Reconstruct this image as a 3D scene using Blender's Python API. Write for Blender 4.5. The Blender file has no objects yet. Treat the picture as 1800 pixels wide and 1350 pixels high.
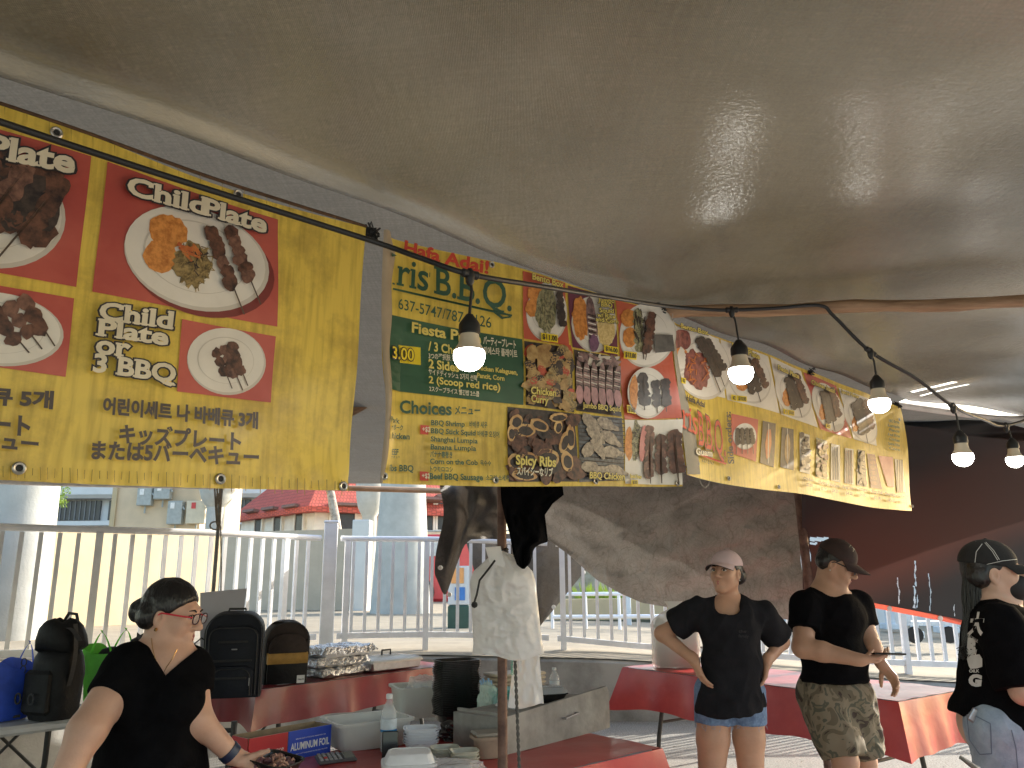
import bpy, math, random
import numpy as np
from mathutils import Vector, Matrix
R = math.radians
S = bpy.context.scene; COL = S.collection
rnd = random.Random(7)
# ---------------------------------------------------------------- camera, sky, sun, exposure
F = 1400.0; PITCH = R(13.5); ROLL = R(-0.4); EYE = Vector((0, 0, 1.5))
CM = Matrix.Rotation(R(90) + PITCH, 3, 'X') @ Matrix.Rotation(ROLL, 3, 'Z')
cam = bpy.data.objects.new('camera', bpy.data.cameras.new('camera')); COL.objects.link(cam)
cam.matrix_world = Matrix.Translation(EYE) @ CM.to_4x4()
cam.data.sensor_width = 36; cam.data.lens = 36 * F / 1800; cam.data.clip_start = .02; cam.data.clip_end = 2000
S.camera = cam
SUN_ELEV, SUN_AZ = R(21), R(56)          # azimuth from +Y towards +X
W = bpy.data.worlds.new('World'); S.world = W; W.use_nodes = True
sky = W.node_tree.nodes.new('ShaderNodeTexSky'); sky.sky_type = 'NISHITA'; sky.sun_disc = False
sky.sun_elevation = SUN_ELEV; sky.sun_rotation = SUN_AZ; sky.air_density = 1.2; sky.dust_density = 2.0
W.node_tree.links.new(sky.outputs[0], W.node_tree.nodes['Background'].inputs[0])
W.node_tree.nodes['Background'].inputs[1].default_value = .15
sun = bpy.data.objects.new('sun', bpy.data.lights.new('sun', 'SUN')); COL.objects.link(sun)
sun.data.energy = 2.8; sun.data.angle = R(.53); sun.data.color = (1, .94, .84)
sd = Vector((math.sin(SUN_AZ) * math.cos(SUN_ELEV), math.cos(SUN_AZ) * math.cos(SUN_ELEV), math.sin(SUN_ELEV)))
sun.rotation_euler = sd.to_track_quat('Z', 'Y').to_euler(); sun.location = (20, 12, 30)
S.view_settings.view_transform = 'Standard'; S.view_settings.look = 'None'
S.view_settings.gamma = 1; S.view_settings.use_curve_mapping = False
S.view_settings.exposure = 1.68
# ---------------------------------------------------------------- helpers
def ray(px, py): return CM @ Vector(((px - 900) / F, (675 - py) / F, -1))
def P(px, py, Y): d = ray(px, py); return EYE + d * (Y / d.y)
def G(px, py, z): d = ray(px, py); return EYE + d * ((z - EYE.z) / d.z)
WL = {}
def wl(o): return WL.get(o.name, Vector((0, 0, 0)))
def tag(o, label=None, cat=None, group=None, kind=None):
    for k, v in (('label', label), ('category', cat), ('group', group), ('kind', kind)):
        if v: o[k] = v
    return o
def thing(name, label, cat, loc=(0, 0, 0), group=None):
    o = bpy.data.objects.new(name, None); COL.objects.link(o); o.location = loc
    o.empty_display_size = .1; WL[o.name] = Vector(loc)
    return tag(o, label, cat, group)
def vhash(i, j, k, seed):
    h = (i * 374761393 + j * 668265263 + k * 1274126177 + seed * 974711) & 0x7fffffff
    h = ((h ^ (h >> 13)) * 1103515245) & 0x7fffffff
    return ((h ^ (h >> 16)) & 0xffff) / 65535.0
def vnoise(p, sc=1.0, seed=0):
    p = np.asarray(p, float) * sc; i = np.floor(p).astype(np.int64); f = p - i; f = f * f * (3 - 2 * f); o = 0
    for a in (0, 1):
        for b in (0, 1):
            for c in (0, 1):
                w = (f[:, 0] if a else 1 - f[:, 0]) * (f[:, 1] if b else 1 - f[:, 1]) * (f[:, 2] if c else 1 - f[:, 2])
                o = o + w * vhash(i[:, 0] + a, i[:, 1] + b, i[:, 2] + c, seed)
    return o * 2 - 1
# ---- materials
MATS = {}
def nd(nt, t, **kw):
    n = nt.nodes.new(t)
    for k, v in kw.items(): setattr(n, k, v)
    return n
def M(name, col, rough=.6, var=.18, scale=6, bump=0, bscale=40, metal=0, spec=.5, trans=0, col2=None, stretch=None,
      alpha=1, coat=0, emit=0, sss=0, tr=0, contrast=(.35, .65), sheen=0, ior=None, tcol=None, voro=0):
    """Principled surface whose base colour wanders by procedural noise."""
    if name in MATS: return MATS[name]
    m = bpy.data.materials.new(name); m.use_nodes = True; nt = m.node_tree; L = nt.links.new
    b = nt.nodes['Principled BSDF']; out = nt.nodes['Material Output']
    tc = nd(nt, 'ShaderNodeTexCoord'); mp = nd(nt, 'ShaderNodeMapping'); L(tc.outputs['Object'], mp.inputs[0])
    if stretch: mp.inputs['Scale'].default_value = stretch
    if voro:
        n = nd(nt, 'ShaderNodeTexVoronoi'); n.inputs['Scale'].default_value = scale
        fac = n.outputs['Distance']
    else:
        n = nd(nt, 'ShaderNodeTexNoise'); n.inputs['Scale'].default_value = scale; n.inputs['Detail'].default_value = 6
        n.inputs['Roughness'].default_value = .62; fac = n.outputs['Fac']
    L(mp.outputs[0], n.inputs['Vector'])
    rp = nd(nt, 'ShaderNodeValToRGB'); L(fac, rp.inputs[0])
    c2 = col2 or tuple(c * (1 - var) for c in col); c1 = col if col2 else tuple(min(1, c * (1 + var * .6)) for c in col)
    rp.color_ramp.elements[0].position, rp.color_ramp.elements[1].position = contrast
    rp.color_ramp.elements[0].color = (*c2, 1); rp.color_ramp.elements[1].color = (*c1, 1)
    L(rp.outputs[0], b.inputs['Base Color'])
    b.inputs['Roughness'].default_value = rough; b.inputs['Metallic'].default_value = metal
    b.inputs['Specular IOR Level'].default_value = spec; b.inputs['Coat Weight'].default_value = coat
    b.inputs['Coat Roughness'].default_value = .15
    if ior: b.inputs['IOR'].default_value = ior
    if tr: b.inputs['Transmission Weight'].default_value = tr
    if alpha < 1: b.inputs['Alpha'].default_value = alpha
    if sheen: b.inputs['Sheen Weight'].default_value = sheen
    if sss:
        b.inputs['Subsurface Weight'].default_value = sss; b.inputs['Subsurface Radius'].default_value = (1, .35, .2)
        b.inputs['Subsurface Scale'].default_value = .012
    if emit:
        b.inputs['Emission Color'].default_value = (*col, 1); b.inputs['Emission Strength'].default_value = emit
    if bump:
        n2 = nd(nt, 'ShaderNodeTexNoise'); n2.inputs['Scale'].default_value = bscale; n2.inputs['Detail'].default_value = 5
        L(mp.outputs[0], n2.inputs['Vector'])
        bp = nd(nt, 'ShaderNodeBump'); bp.inputs['Strength'].default_value = bump; bp.inputs['Distance'].default_value = .01
        L(n2.outputs['Fac'], bp.inputs['Height']); L(bp.outputs[0], b.inputs['Normal'])
    if trans:
        t = nd(nt, 'ShaderNodeBsdfTranslucent'); mx = nd(nt, 'ShaderNodeMixShader'); mx.inputs[0].default_value = trans
        if tcol: t.inputs[0].default_value = (*tcol, 1)
        else: L(rp.outputs[0], t.inputs[0])
        L(b.outputs[0], mx.inputs[1]); L(t.outputs[0], mx.inputs[2]); L(mx.outputs[0], out.inputs[0])
    MATS[name] = m
    return m
def clear(name, col=(.95, .97, 1), amt=.75, rough=.12, spec_col=(1, 1, 1)):
    """Thin clear film: part see-through, part glossy, a little milky."""
    if name in MATS: return MATS[name]
    m = bpy.data.materials.new(name); m.use_nodes = True; nt = m.node_tree; L = nt.links.new
    b = nt.nodes['Principled BSDF']; out = nt.nodes['Material Output']
    b.inputs['Base Color'].default_value = (*col, 1); b.inputs['Roughness'].default_value = rough
    n = nd(nt, 'ShaderNodeTexNoise'); n.inputs['Scale'].default_value = 30
    tc = nd(nt, 'ShaderNodeTexCoord'); L(tc.outputs['Object'], n.inputs['Vector'])
    bp = nd(nt, 'ShaderNodeBump'); bp.inputs['Strength'].default_value = .35; bp.inputs['Distance'].default_value = .01
    L(n.outputs['Fac'], bp.inputs['Height']); L(bp.outputs[0], b.inputs['Normal'])
    t = nd(nt, 'ShaderNodeBsdfTransparent'); mx = nd(nt, 'ShaderNodeMixShader'); mx.inputs[0].default_value = amt
    t.inputs[0].default_value = (*[.5 + .5 * c for c in col], 1)
    L(b.outputs[0], mx.inputs[1]); L(t.outputs[0], mx.inputs[2]); L(mx.outputs[0], out.inputs[0])
    MATS[name] = m
    return m
# ---- mesh builder
def rotm(rx=0, ry=0, rz=0): return (Matrix.Rotation(rz, 3, 'Z') @ Matrix.Rotation(ry, 3, 'Y') @ Matrix.Rotation(rx, 3, 'X'))
class MB:
    def __init__(s): s.v = []; s.f = []; s.m = []
    def add(s, vs, fs, mi=0):
        o = len(s.v); s.v += [tuple(v) for v in vs]; s.f += [tuple(i + o for i in f) for f in fs]; s.m += [mi] * len(fs); return s
    def box(s, c, d, rot=None, mi=0, bev=0, taper=1.0):
        rot = rot or Matrix.Identity(3); c = Vector(c); x, y, z = d[0] / 2, d[1] / 2, d[2] / 2
        if not bev:
            vs = [c + rot @ Vector((sx * x * (taper if sz < 0 else 1), sy * y * (taper if sz < 0 else 1), sz * z)) for sx in (-1, 1) for sy in (-1, 1) for sz in (-1, 1)]
            return s.add(vs, [(0, 1, 3, 2), (4, 6, 7, 5), (0, 4, 5, 1), (2, 3, 7, 6), (0, 2, 6, 4), (1, 5, 7, 3)], mi)
        vs, fs, bev = [], [], min(bev, x * .9, y * .9, z * .9)
        rings = [(z, bev), (z - bev, 0), (-z + bev, 0), (-z, bev)]
        ring = []
        for zz, b in rings:
            t = taper + (1 - taper) * (zz + z) / (2 * z); r = []
            for sx, sy in ((1, 1), (-1, 1), (-1, -1), (1, -1)):
                bb = bev
                for k in range(3):
                    a = math.atan2(sy, sx) - math.pi / 4 + k * math.pi / 4
                    q = Vector((sx * (x * t - bb) + math.cos(a) * (bb - b), sy * (y * t - bb) + math.sin(a) * (bb - b), zz))
                    r.append(len(vs)); vs.append(c + rot @ q)
            ring.append(r)
        n = 12
        for a, b in zip(ring, ring[1:]):
            fs += [(a[i], b[i], b[(i + 1) % n], a[(i + 1) % n]) for i in range(n)]
        fs += [tuple(ring[0]), tuple(reversed(ring[-1]))]
        return s.add(vs, fs, mi)
    def tube(s, pts, r, n=8, mi=0, cap=True):
        pts = [Vector(p) for p in pts]; rs = r if isinstance(r, (list, tuple)) else [r] * len(pts)
        vs, fs = [], []; up = None
        for i, p in enumerate(pts):
            t = (pts[min(i + 1, len(pts) - 1)] - pts[max(i - 1, 0)]).normalized()
            if up is None: up = Vector((0, 0, 1)) if abs(t.z) < .9 else Vector((1, 0, 0))
            a = t.cross(up).normalized(); up2 = a.cross(t).normalized(); up = up2
            for k in range(n):
                an = 2 * math.pi * k / n; vs.append(p + (a * math.cos(an) + up2 * math.sin(an)) * rs[i])
        for i in range(len(pts) - 1):
            fs += [(i * n + k, i * n + (k + 1) % n, (i + 1) * n + (k + 1) % n, (i + 1) * n + k) for k in range(n)]
        if cap: fs += [tuple(reversed(range(n))), tuple(range((len(pts) - 1) * n, len(pts) * n))]
        return s.add(vs, fs, mi)
    def lathe(s, prof, c=(0, 0, 0), n=24, rot=None, mi=0, sx=1, sy=1, caps=True):
        rot = rot or Matrix.Identity(3); c = Vector(c); vs, fs = [], []
        for r, z in prof:
            for k in range(n):
                a = 2 * math.pi * k / n; vs.append(c + rot @ Vector((r * sx * math.cos(a), r * sy * math.sin(a), z)))
        for i in range(len(prof) - 1):
            fs += [(i * n + k, i * n + (k + 1) % n, (i + 1) * n + (k + 1) % n, (i + 1) * n + k) for k in range(n)]
        if caps: fs += [tuple(reversed(range(n))), tuple(range((len(prof) - 1) * n, len(prof) * n))]
        return s.add(vs, fs, mi)
    def grid(s, fn, nu, nv, mi=0):
        vs = [fn(i / nu, j / nv) for j in range(nv + 1) for i in range(nu + 1)]; w = nu + 1
        return s.add(vs, [(j * w + i, j * w + i + 1, (j + 1) * w + i + 1, (j + 1) * w + i) for j in range(nv) for i in range(nu)], mi)
    def prism(s, poly, z0, z1, mi=0):
        n = len(poly); vs = [(p[0], p[1], z0) for p in poly] + [(p[0], p[1], z1) for p in poly]
        return s.add(vs, [tuple(reversed(range(n))), tuple(range(n, 2 * n))] + [(i, (i + 1) % n, n + (i + 1) % n, n + i) for i in range(n)], mi)
    def loft(s, rings, mi=0, cap=True, closed=True):
        n = len(rings[0]); vs = [p for r in rings for p in r]; fs = []
        for i in range(len(rings) - 1):
            fs += [(i * n + k, i * n + (k + 1) % n, (i + 1) * n + (k + 1) % n, (i + 1) * n + k) for k in range(n if closed else n - 1)]
        if cap and closed: fs += [tuple(reversed(range(n))), tuple(range((len(rings) - 1) * n, len(rings) * n))]
        return s.add(vs, fs, mi)
    def build(s, name, mats, parent=None, smooth=False, ang=38, thick=0):
        mats = mats if isinstance(mats, (list, tuple)) else [mats]
        v = np.array([tuple(p) for p in s.v], float).reshape(-1, 3)
        off = wl(parent) if parent else Vector(((v[:, 0].min() + v[:, 0].max()) / 2, (v[:, 1].min() + v[:, 1].max()) / 2, v[:, 2].min()))
        me = bpy.data.meshes.new(name); me.from_pydata((v - np.array(off)).tolist(), [], s.f); me.update()
        for m in mats: me.materials.append(m)
        if len(mats) > 1: me.polygons.foreach_set('material_index', s.m)
        if smooth:
            me.polygons.foreach_set('use_smooth', [True] * len(me.polygons)); me.set_sharp_from_angle(angle=R(ang))
        o = bpy.data.objects.new(name, me); COL.objects.link(o)
        if parent: o.parent = parent; WL[o.name] = off
        else: o.location = off; WL[o.name] = off
        if thick:
            md = o.modifiers.new('thickness', 'SOLIDIFY'); md.thickness = thick; md.offset = 0
        return o
def npbuild(name, v, f, mats, parent=None, smooth=True, mi=None, ang=None):
    mb = MB(); mb.v = [tuple(p) for p in v]; mb.f = [tuple(q) for q in f]; mb.m = list(mi) if mi is not None else [0] * len(mb.f)
    o = mb.build(name, mats, parent, smooth, ang or 179); return o
# ---- text
TX = {}
def text_geo(s, off=0.0):
    k = (s, off)
    if k in TX: return TX[k]
    c = bpy.data.curves.new('txt', 'FONT'); c.body = s; c.size = 1; c.offset = off; c.resolution_u = 3
    o = bpy.data.objects.new('txt', c); COL.objects.link(o); dg = bpy.context.evaluated_depsgraph_get()
    me = bpy.data.meshes.new_from_object(o.evaluated_get(dg))
    v = np.array([x.co[:2] for x in me.vertices]); f = [tuple(p.vertices) for p in me.polygons]
    bpy.data.objects.remove(o); bpy.data.curves.remove(c); bpy.data.meshes.remove(me)
    TX[k] = (v, f); return TX[k]
def lerp(a, b, t): return a + (b - a) * t
# ================================================================= SETTING
RZ = 2.42
m_conc = M('ground_concrete', (.42, .40, .36), .9, col2=(.19, .18, .16), scale=70, bump=.7, bscale=120, contrast=(.36, .62))
m_plaza = M('plaza_paving', (.31, .265, .195), .9, .16, 3, .3, 90)
m_wallc = M('kerb_concrete', (.42, .41, .385), .9, col2=(.20, .195, .18), scale=2.6, bump=.3, bscale=60, contrast=(.3, .62))
g = MB(); g.grid(lambda u, v: (-60 + 120 * u, -30 + 39.4 * v, 0), 40, 14)
tag(g.build('ground', m_conc), kind='structure')
# kerb wall: face plan (x, y, top z)
KF = [(-7.5, 1.0, .85), (-5.2, 4.4, .82), (-4.45, 5.5, .8), (-3.95, 6.14, .79), (-3.53, 6.77, .77), (-2.75, 7.8, .71), (-1.5, 8.95, .67), (0, 9.05, .63),
      (1.2, 8.95, .6), (3.2, 9.0, .44), (5.07, 9.1, .32), (7.15, 9.1, .28), (20, 9.3, .25)]
def smooth_path(pts, n=6):
    out = []
    for i in range(len(pts) - 1):
        p0, p1, p2, p3 = [np.array(pts[max(0, min(len(pts) - 1, i + k))], float) for k in (-1, 0, 1, 2)]
        for j in range(n):
            t = j / n; out.append(.5 * ((2 * p1) + (-p0 + p2) * t + (2 * p0 - 5 * p1 + 4 * p2 - p3) * t * t + (-p0 + 3 * p1 - 3 * p2 + p3) * t ** 3))
    out.append(np.array(pts[-1], float)); return out
KP = smooth_path(KF, 5)
kn = []
for i, p in enumerate(KP):
    t = KP[min(i + 1, len(KP) - 1)] - KP[max(i - 1, 0)]; q = np.array([-t[1], t[0]]); kn.append(q / np.linalg.norm(q[:2]))
mb = MB(); mb.loft([[(p[0], p[1], -.05), (p[0], p[1], p[2] - .03), (p[0] + n[0] * .03, p[1] + n[1] * .03, p[2]), (p[0] + n[0] * .3, p[1] + n[1] * .3, p[2] + .005), (p[0] + n[0] * .3, p[1] + n[1] * .3, -.05)] for p, n in zip(KP, kn)], closed=True)
tag(mb.build('retaining_wall', m_wallc, smooth=True, ang=25), 'low stained grey concrete retaining wall below the white fence', 'wall')
# raised plaza behind the wall
mb = MB(); rows = [.02, .35, .7, 1.6, 4, 10, 25, 60, 160]
def pl(u, v):
    i = min(int(round(u * (len(KP) - 1))), len(KP) - 1); p, n = KP[i], kn[i]; r = rows[int(round(v * (len(rows) - 1)))]
    n2 = n if r < 2 else np.array([n[0] * .3 * 2 + (p[0]) * .06, 1.0])
    z = p[2] + .012 + min(r, .7) * .06 + (0 if r < 2 else (.6 - p[2]) * min(1, r / 25))
    if r < 2: return (p[0] + n[0] * r, p[1] + n[1] * r, z)
    return (p[0] * (1 + r * .09) + n[0] * .7, 9.7 + r * (1.0) if p[1] > 8 else p[1] + n[1] * 1.6 + r * .9, z)
mb.grid(pl, len(KP) - 1, len(rows) - 1)
tag(mb.build('plaza', m_plaza, smooth=True), kind='structure')
# ---------------------------------------------------------------- white fence
m_white = M('fence_white', (.84, .86, .90), .42, .1, 5, .06, 60)
FP = [(-8.2, 2.2, .9), (-6.3, 4.6, .89), (-5.2, 6.1, .885), (-4.5, 7.0, .88), (-3.62, 7.5, .87), (-2.9, 8.15, .87), (-2.06, 9.15, .86), (-.8, 9.45, .85), (.4, 9.55, .8), (1.42, 9.5, .71),
      (3.4, 9.5, .56), (5.36, 9.5, .47), (7.3, 9.5, .43), (11, 9.6, .4)]
fp = smooth_path(FP, 24)
seg = [0.0]
for a, b in zip(fp, fp[1:]): seg.append(seg[-1] + np.linalg.norm((b - a)[:2]))
def fat(s): return Vector([np.interp(s, seg, [q[k] for q in fp]) for k in range(3)])
def s_of(x): return float(np.interp(x, [q[0] for q in fp], seg))
bar_me = None
def fence(s0, s1, label, posts):
    o0 = fat((s0 + s1) / 2); t = thing('metal_fence', label, 'fence', (o0.x, o0.y, .6), 'white railings round the plaza edge')
    n = max(3, int((s1 - s0) / .25)); ss = [s0 + (s1 - s0) * i / n for i in range(n + 1)]
    MB().tube([fat(s) + Vector((0, 0, 1.06)) for s in ss], .032, 10).build('top_rail', m_white, t, True)
    b = MB(); b.loft([[q + Vector((0, 0, dz)) + Vector((0, dy, 0)) for dy, dz in ((-.02, -.03), (.02, -.03), (.02, .03), (-.02, .03))] for q in map(fat, ss)])
    b.build('bottom_rail', m_white, t)
    k = int((s1 - s0) / .148); bars = []
    for i in range(1, k):
        s = s0 + (s1 - s0) * i / k; q = fat(s)
        if any(abs(s - ps) < .06 for ps in posts): continue
        d = fat(s + .05) - fat(s - .05)
        bm = MB(); bm.box(q + Vector((0, 0, .53)), (.036, .03, .99), rotm(0, 0, math.atan2(d.y, d.x))); bars.append(bm)
        bm.build('baluster', m_white, t)
    for ps in posts:
        q = fat(ps); d = fat(ps + .05) - fat(ps - .05)
        bm = MB(); bm.box((q.x, q.y, q.z + .395), (.062, .062, 1.27), rotm(0, 0, math.atan2(d.y, d.x))); bm.build('post', m_white, t)
sP = s_of(-2.06); sQ = s_of(.45); sR = s_of(3.5)
fence(s_of(-7.8), sP - .12, 'leftmost white railing section, in front of the cream wall', [s_of(-5.1), s_of(-3.78), s_of(-2.45)])
fence(sP + .12, sQ - .05, 'white railing section between the thick square post and the grey tarp', [sP + .2, s_of(-1.0), s_of(-.15)])
fence(sQ + .05, sR - .05, 'white railing section running behind the grey tarp', [sQ + .12, s_of(1.9)])
fence(sR + .05, s_of(9.5), 'rightmost white railing section, below the dark striped tarp', [sR + .1, s_of(4.45), s_of(6.0)])
q = fat(sP); mb = MB(); mb.box((q.x, q.y, 1.36), (.15, .15, 1.46), rotm(0, 0, .25), bev=.012); mb.box((q.x, q.y, 2.1), (.165, .165, .03), rotm(0, 0, .25), bev=.01)
tag(mb.build('fence_post', m_white), 'thick square white post between two railing sections', 'post')
# ---------------------------------------------------------------- background buildings
m_cream = M('cream_paint', (.50, .405, .25), .8, .08, 2, .1, 50)
m_beige = M('beige_paint', (.60, .48, .33), .8, .08, 2, .1, 50)
m_offw = M('office_white', (.62, .64, .64), .7, .08, 1.5)
m_dark = M('window_dark', (.03, .035, .045), .25, .3, 3)
m_pil = M('pillar_concrete', (.42, .43, .41), .85, .12, 3, .25, 40)
m_shade = M('brown_wall_paint', (.52, .44, .34), .85, .1, 2, .1, 30)
def wallbox(name, a, b, z0, z1, th, mat, label, cat, z1b=None):
    a, b = Vector(a), Vector(b); d = (b - a).normalized(); n = Vector((-d.y, d.x)) * th; mb = MB(); zb = z1b or z1
    vs = [(a.x, a.y, z0), (b.x, b.y, z0), (b.x + n.x, b.y + n.y, z0), (a.x + n.x, a.y + n.y, z0), (a.x, a.y, z1), (b.x, b.y, zb), (b.x + n.x, b.y + n.y, zb), (a.x + n.x, a.y + n.y, z1)]
    mb.add(vs, [(3, 2, 1, 0), (4, 5, 6, 7), (0, 1, 5, 4), (1, 2, 6, 5), (2, 3, 7, 6), (3, 0, 4, 7)])
    return tag(mb.build(name, mat), label, cat)
wallbox('boundary_wall', (-7.6, 10.2), (-5.25, 14.6), .3, 2.2, .2, m_cream, 'sunlit cream boundary wall behind the left railing', 'wall', 2.34)
wallbox('boundary_wall', (-7.5, 20.2), (-3.95, 20.2), .3, 2.58, .25, m_shade, 'shaded brown boundary wall left of the big tapered pillar', 'wall', 2.66)
mb = MB(); mb.box((-3.72, 20.0, 1.6), (.42, .5, 2.5), bev=.02); tag(mb.build('wall_pier', m_offw), 'short white pier ending the shaded brown wall', 'pier')
def pillar(px0, px1, pyb, Y, r0, r1, label, ztop):
    c = P((px0 + px1) / 2, pyb, Y); mb = MB(); mb.lathe([(r0, .3), (r0 * .97, .62), (r0 * .93, 1.0), (r1, 3.4), (r1 * .97, ztop)], (c.x, c.y, 0), 32)
    return tag(mb.build('concrete_pillar', m_pil, smooth=True), label, 'pillar')
pillar(655, 752, 1080, 18.5, .70, .52, 'big pale tapered concrete pillar behind the middle railing', 7.5)
pillar(-52, 66, 1130, 9.6, .43, .36, 'pale speckled concrete pillar at the far left edge', 5.5)
def mushroom(px, Y, s, zb, label):
    c = P(px, 950, Y); mb = MB(); mb.lathe([(.46 * s, .2), (.46 * s, zb - .05), (.55 * s, zb + .02), (.76 * s, zb + .2), (.89 * s, zb + .5), (.95 * s, zb + .9), (.95 * s, zb + 2.4)], (c.x, c.y, 0), 28)
    tag(mb.build('bell_column', m_pil, smooth=True), label, 'column')
mushroom(375, 26, .62, 3.75, 'grey bell shaped column beside the meter boxes')
mushroom(648, 23, .44, 3.2, 'grey bell shaped column just left of the big pillar')
# office
of = thing('office_building', 'long white office building with dark strip windows far behind the railing', 'building', (-24, 46, .6))
a = P(-160, 900, 46); b = P(700, 900, 46)
mb = MB(); mb.box(((a.x + b.x) / 2, 50.5, 6), (b.x - a.x, 8, 12)); mb.build('wall', m_offw, of)
m_led = M('office_ledge', (.66, .68, .68), .6, .06, 2)
mb = MB(); mb.box(((a.x + b.x) / 2, 46.05, 6.5), (b.x - a.x, .9, 1.1), bev=.2); mb.box(((a.x + b.x) / 2, 46.2, 4.55), (b.x - a.x, .6, .25)); mb.build('ledge', m_led, of)
m_mull = M('mullion_grey', (.2, .21, .22), .5)
for x0, x1 in ((84, 171), (186, 260), (395, 436), (445, 520)):
    p0, p1 = P(x0, 890, 46), P(x1, 890, 46)
    mb = MB(); mb.box(((p0.x + p1.x) / 2, 46.45, 5.3), (p1.x - p0.x, .2, 1.12)); w = mb.build('window', m_dark, of)
    mb = MB(); k = int((p1.x - p0.x) / .28)
    for i in range(1, k): mb.box((p0.x + (p1.x - p0.x) * i / k, 46.33, 5.3), (.05, .06, 1.1))
    mb.build('mullion', m_mull, w)
mb = MB(); mb.box(((a.x + b.x) / 2, 46.4, 3.1), (b.x - a.x, .25, .7)); mb.build('dark_band', m_dark, of)
# beige utility building with meter boxes
p0, p1 = P(197, 900, 27), P(352, 900, 27)
ub = thing('utility_building', 'tan utility building carrying the grey meter boxes', 'building', ((p0.x + p1.x) / 2, 29, .6))
mb = MB(); mb.box(((p0.x + p1.x) / 2, 29, 3.6), (p1.x - p0.x, 4, 6.4)); mb.build('wall', m_beige, ub)
mb = MB(); mb.box((p0.x + .06, 26.97, 3.6), (.16, .1, 6.3)); mb.build('corner_trim', m_cream, ub)
m_mbox = M('meter_grey', (.36, .39, .38), .5, .15, 8); m_mtan = M('meter_tan', (.62, .56, .43), .6, .1, 5)
m_red = M('red_print', (.6, .06, .06), .5); m_paper = M('paper_white', (.8, .8, .78), .6)
for (x0, y0, x1, y1, mt, lb) in ((246, 857, 268, 889, m_mbox, 'grey meter box, upper left of the four on the tan wall'), (275, 850, 301, 878, m_mbox, 'square grey meter box at the top beside the banner edge'),
                             (299, 881, 321, 922, m_mbox, 'tall grey meter box with a red strip along its top'), (332, 881, 362, 921, m_mtan, 'tan equipment box with a red label and crossed front')):
    c0, c1 = P(x0, y0, 26.9), P(x1, y1, 26.9)
    t = thing('meter_box', lb, 'meter box', ((c0.x + c1.x) / 2, 26.9, c1.z), 'meter boxes on the tan wall')
    mb = MB(); mb.box(((c0.x + c1.x) / 2, 26.86, (c0.z + c1.z) / 2), (c1.x - c0.x, .24, c0.z - c1.z), bev=.02); mb.build('case', mt, t)
    mb = MB(); mb.box(((c0.x + c1.x) / 2 - .08, 26.73, c0.z - .16), (.14, .01, .2)); mb.build('sticker', m_red if mt is m_mtan else m_paper, t)
    mb = MB(); mb.tube([((c0.x + c1.x) / 2, 26.9, c1.z - .001), ((c0.x + c1.x) / 2, 26.9, c1.z - .25)], .03); mb.tube([(c1.x, 26.8, c0.z - .2), (c1.x + .09, 26.75, c0.z - .3)], .025); mb.build('handle', m_mbox, t)
# house with red tiled roof
m_tile = bpy.data.materials.new('roof_tile'); m_tile.use_nodes = True
nt = m_tile.node_tree; L = nt.links.new; tc = nd(nt, 'ShaderNodeTexCoord'); bk = nd(nt, 'ShaderNodeTexBrick'); bk.inputs['Scale'].default_value = 4.2
bk.inputs['Color1'].default_value = (.62, .13, .09, 1); bk.inputs['Color2'].default_value = (.50, .10, .075, 1); bk.inputs['Mortar'].default_value = (.30, .07, .05, 1)
bk.inputs['Mortar Size'].default_value = .06; bk.inputs['Row Height'].default_value = .9; bk.inputs['Brick Width'].default_value = .6
L(tc.outputs['UV'], bk.inputs[0]); b_ = nt.nodes['Principled BSDF']; L(bk.outputs[0], b_.inputs['Base Color']); b_.inputs['Roughness'].default_value = .8
bp = nd(nt, 'ShaderNodeBump'); bp.inputs['Distance'].default_value = .05; L(bk.outputs['Fac'], bp.inputs['Height']); L(bp.outputs[0], b_.inputs['Normal'])
m_house = M('house_cream', (.74, .72, .64), .85, .12, 2); m_awn = M('awning_brown', (.20, .12, .10), .7)
hs = thing('tiled_house', 'cream house with a red tiled hip roof behind the fence post', 'house', (-9, 36, .6))
hA, hB, hC = P(425, 915, 39), P(553, 915, 33.5), P(830, 900, 37)
hA, hB, hC = [Vector((h.x, h.y)) for h in (hA, hB, hC)]
hD = hA + (hC - hB)
def wallpoly(pts, z0, z1):
    mb = MB(); n = len(pts); vs = [(p.x, p.y, z0) for p in pts] + [(p.x, p.y, z1) for p in pts]
    mb.add(vs, [(i, (i + 1) % n, n + (i + 1) % n, n + i) for i in range(n)] + [tuple(range(n, 2 * n))]); return mb
wallpoly([hA, hB, hC, hD], .3, 4.4).build('wall', m_house, hs)
def hroof():
    cc = (hA + hB + hC + hD) / 4; ov = [p + (p - cc).normalized() * .65 for p in (hA, hB, hC, hD)]; ze, zr = 4.32, 8.0
    r1, r2 = (ov[0] + ov[1]) / 2 * .62 + (ov[2] + ov[3]) / 2 * .38, (ov[0] + ov[1]) / 2 * .38 + (ov[2] + ov[3]) / 2 * .62
    mb = MB(); e = [(p.x, p.y, ze) for p in ov]; k = [(p.x, p.y, zr) for p in (r1, r2)]; lo = [(p.x, p.y, ze - .22) for p in ov]
    mb.add(e + k + lo, [(0, 1, 4), (1, 2, 5, 4), (2, 3, 5), (3, 0, 4, 5), (0, 6, 7, 1), (1, 7, 8, 2), (2, 8, 9, 3), (3, 9, 6, 0), (9, 8, 7, 6)])
    o = mb.build('roof', m_tile, hs); me = o.data; uv = me.uv_layers.new(name='UVMap')
    for p in me.polygons:
        u = (me.vertices[p.vertices[1]].co - me.vertices[p.vertices[0]].co).normalized(); w = p.normal.cross(u)
        for li in p.loop_indices:
            co = me.vertices[me.loops[li].vertex_index].co; uv.data[li].uv = (co.dot(u), co.dot(w))
    return o
rf = hroof()
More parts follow.
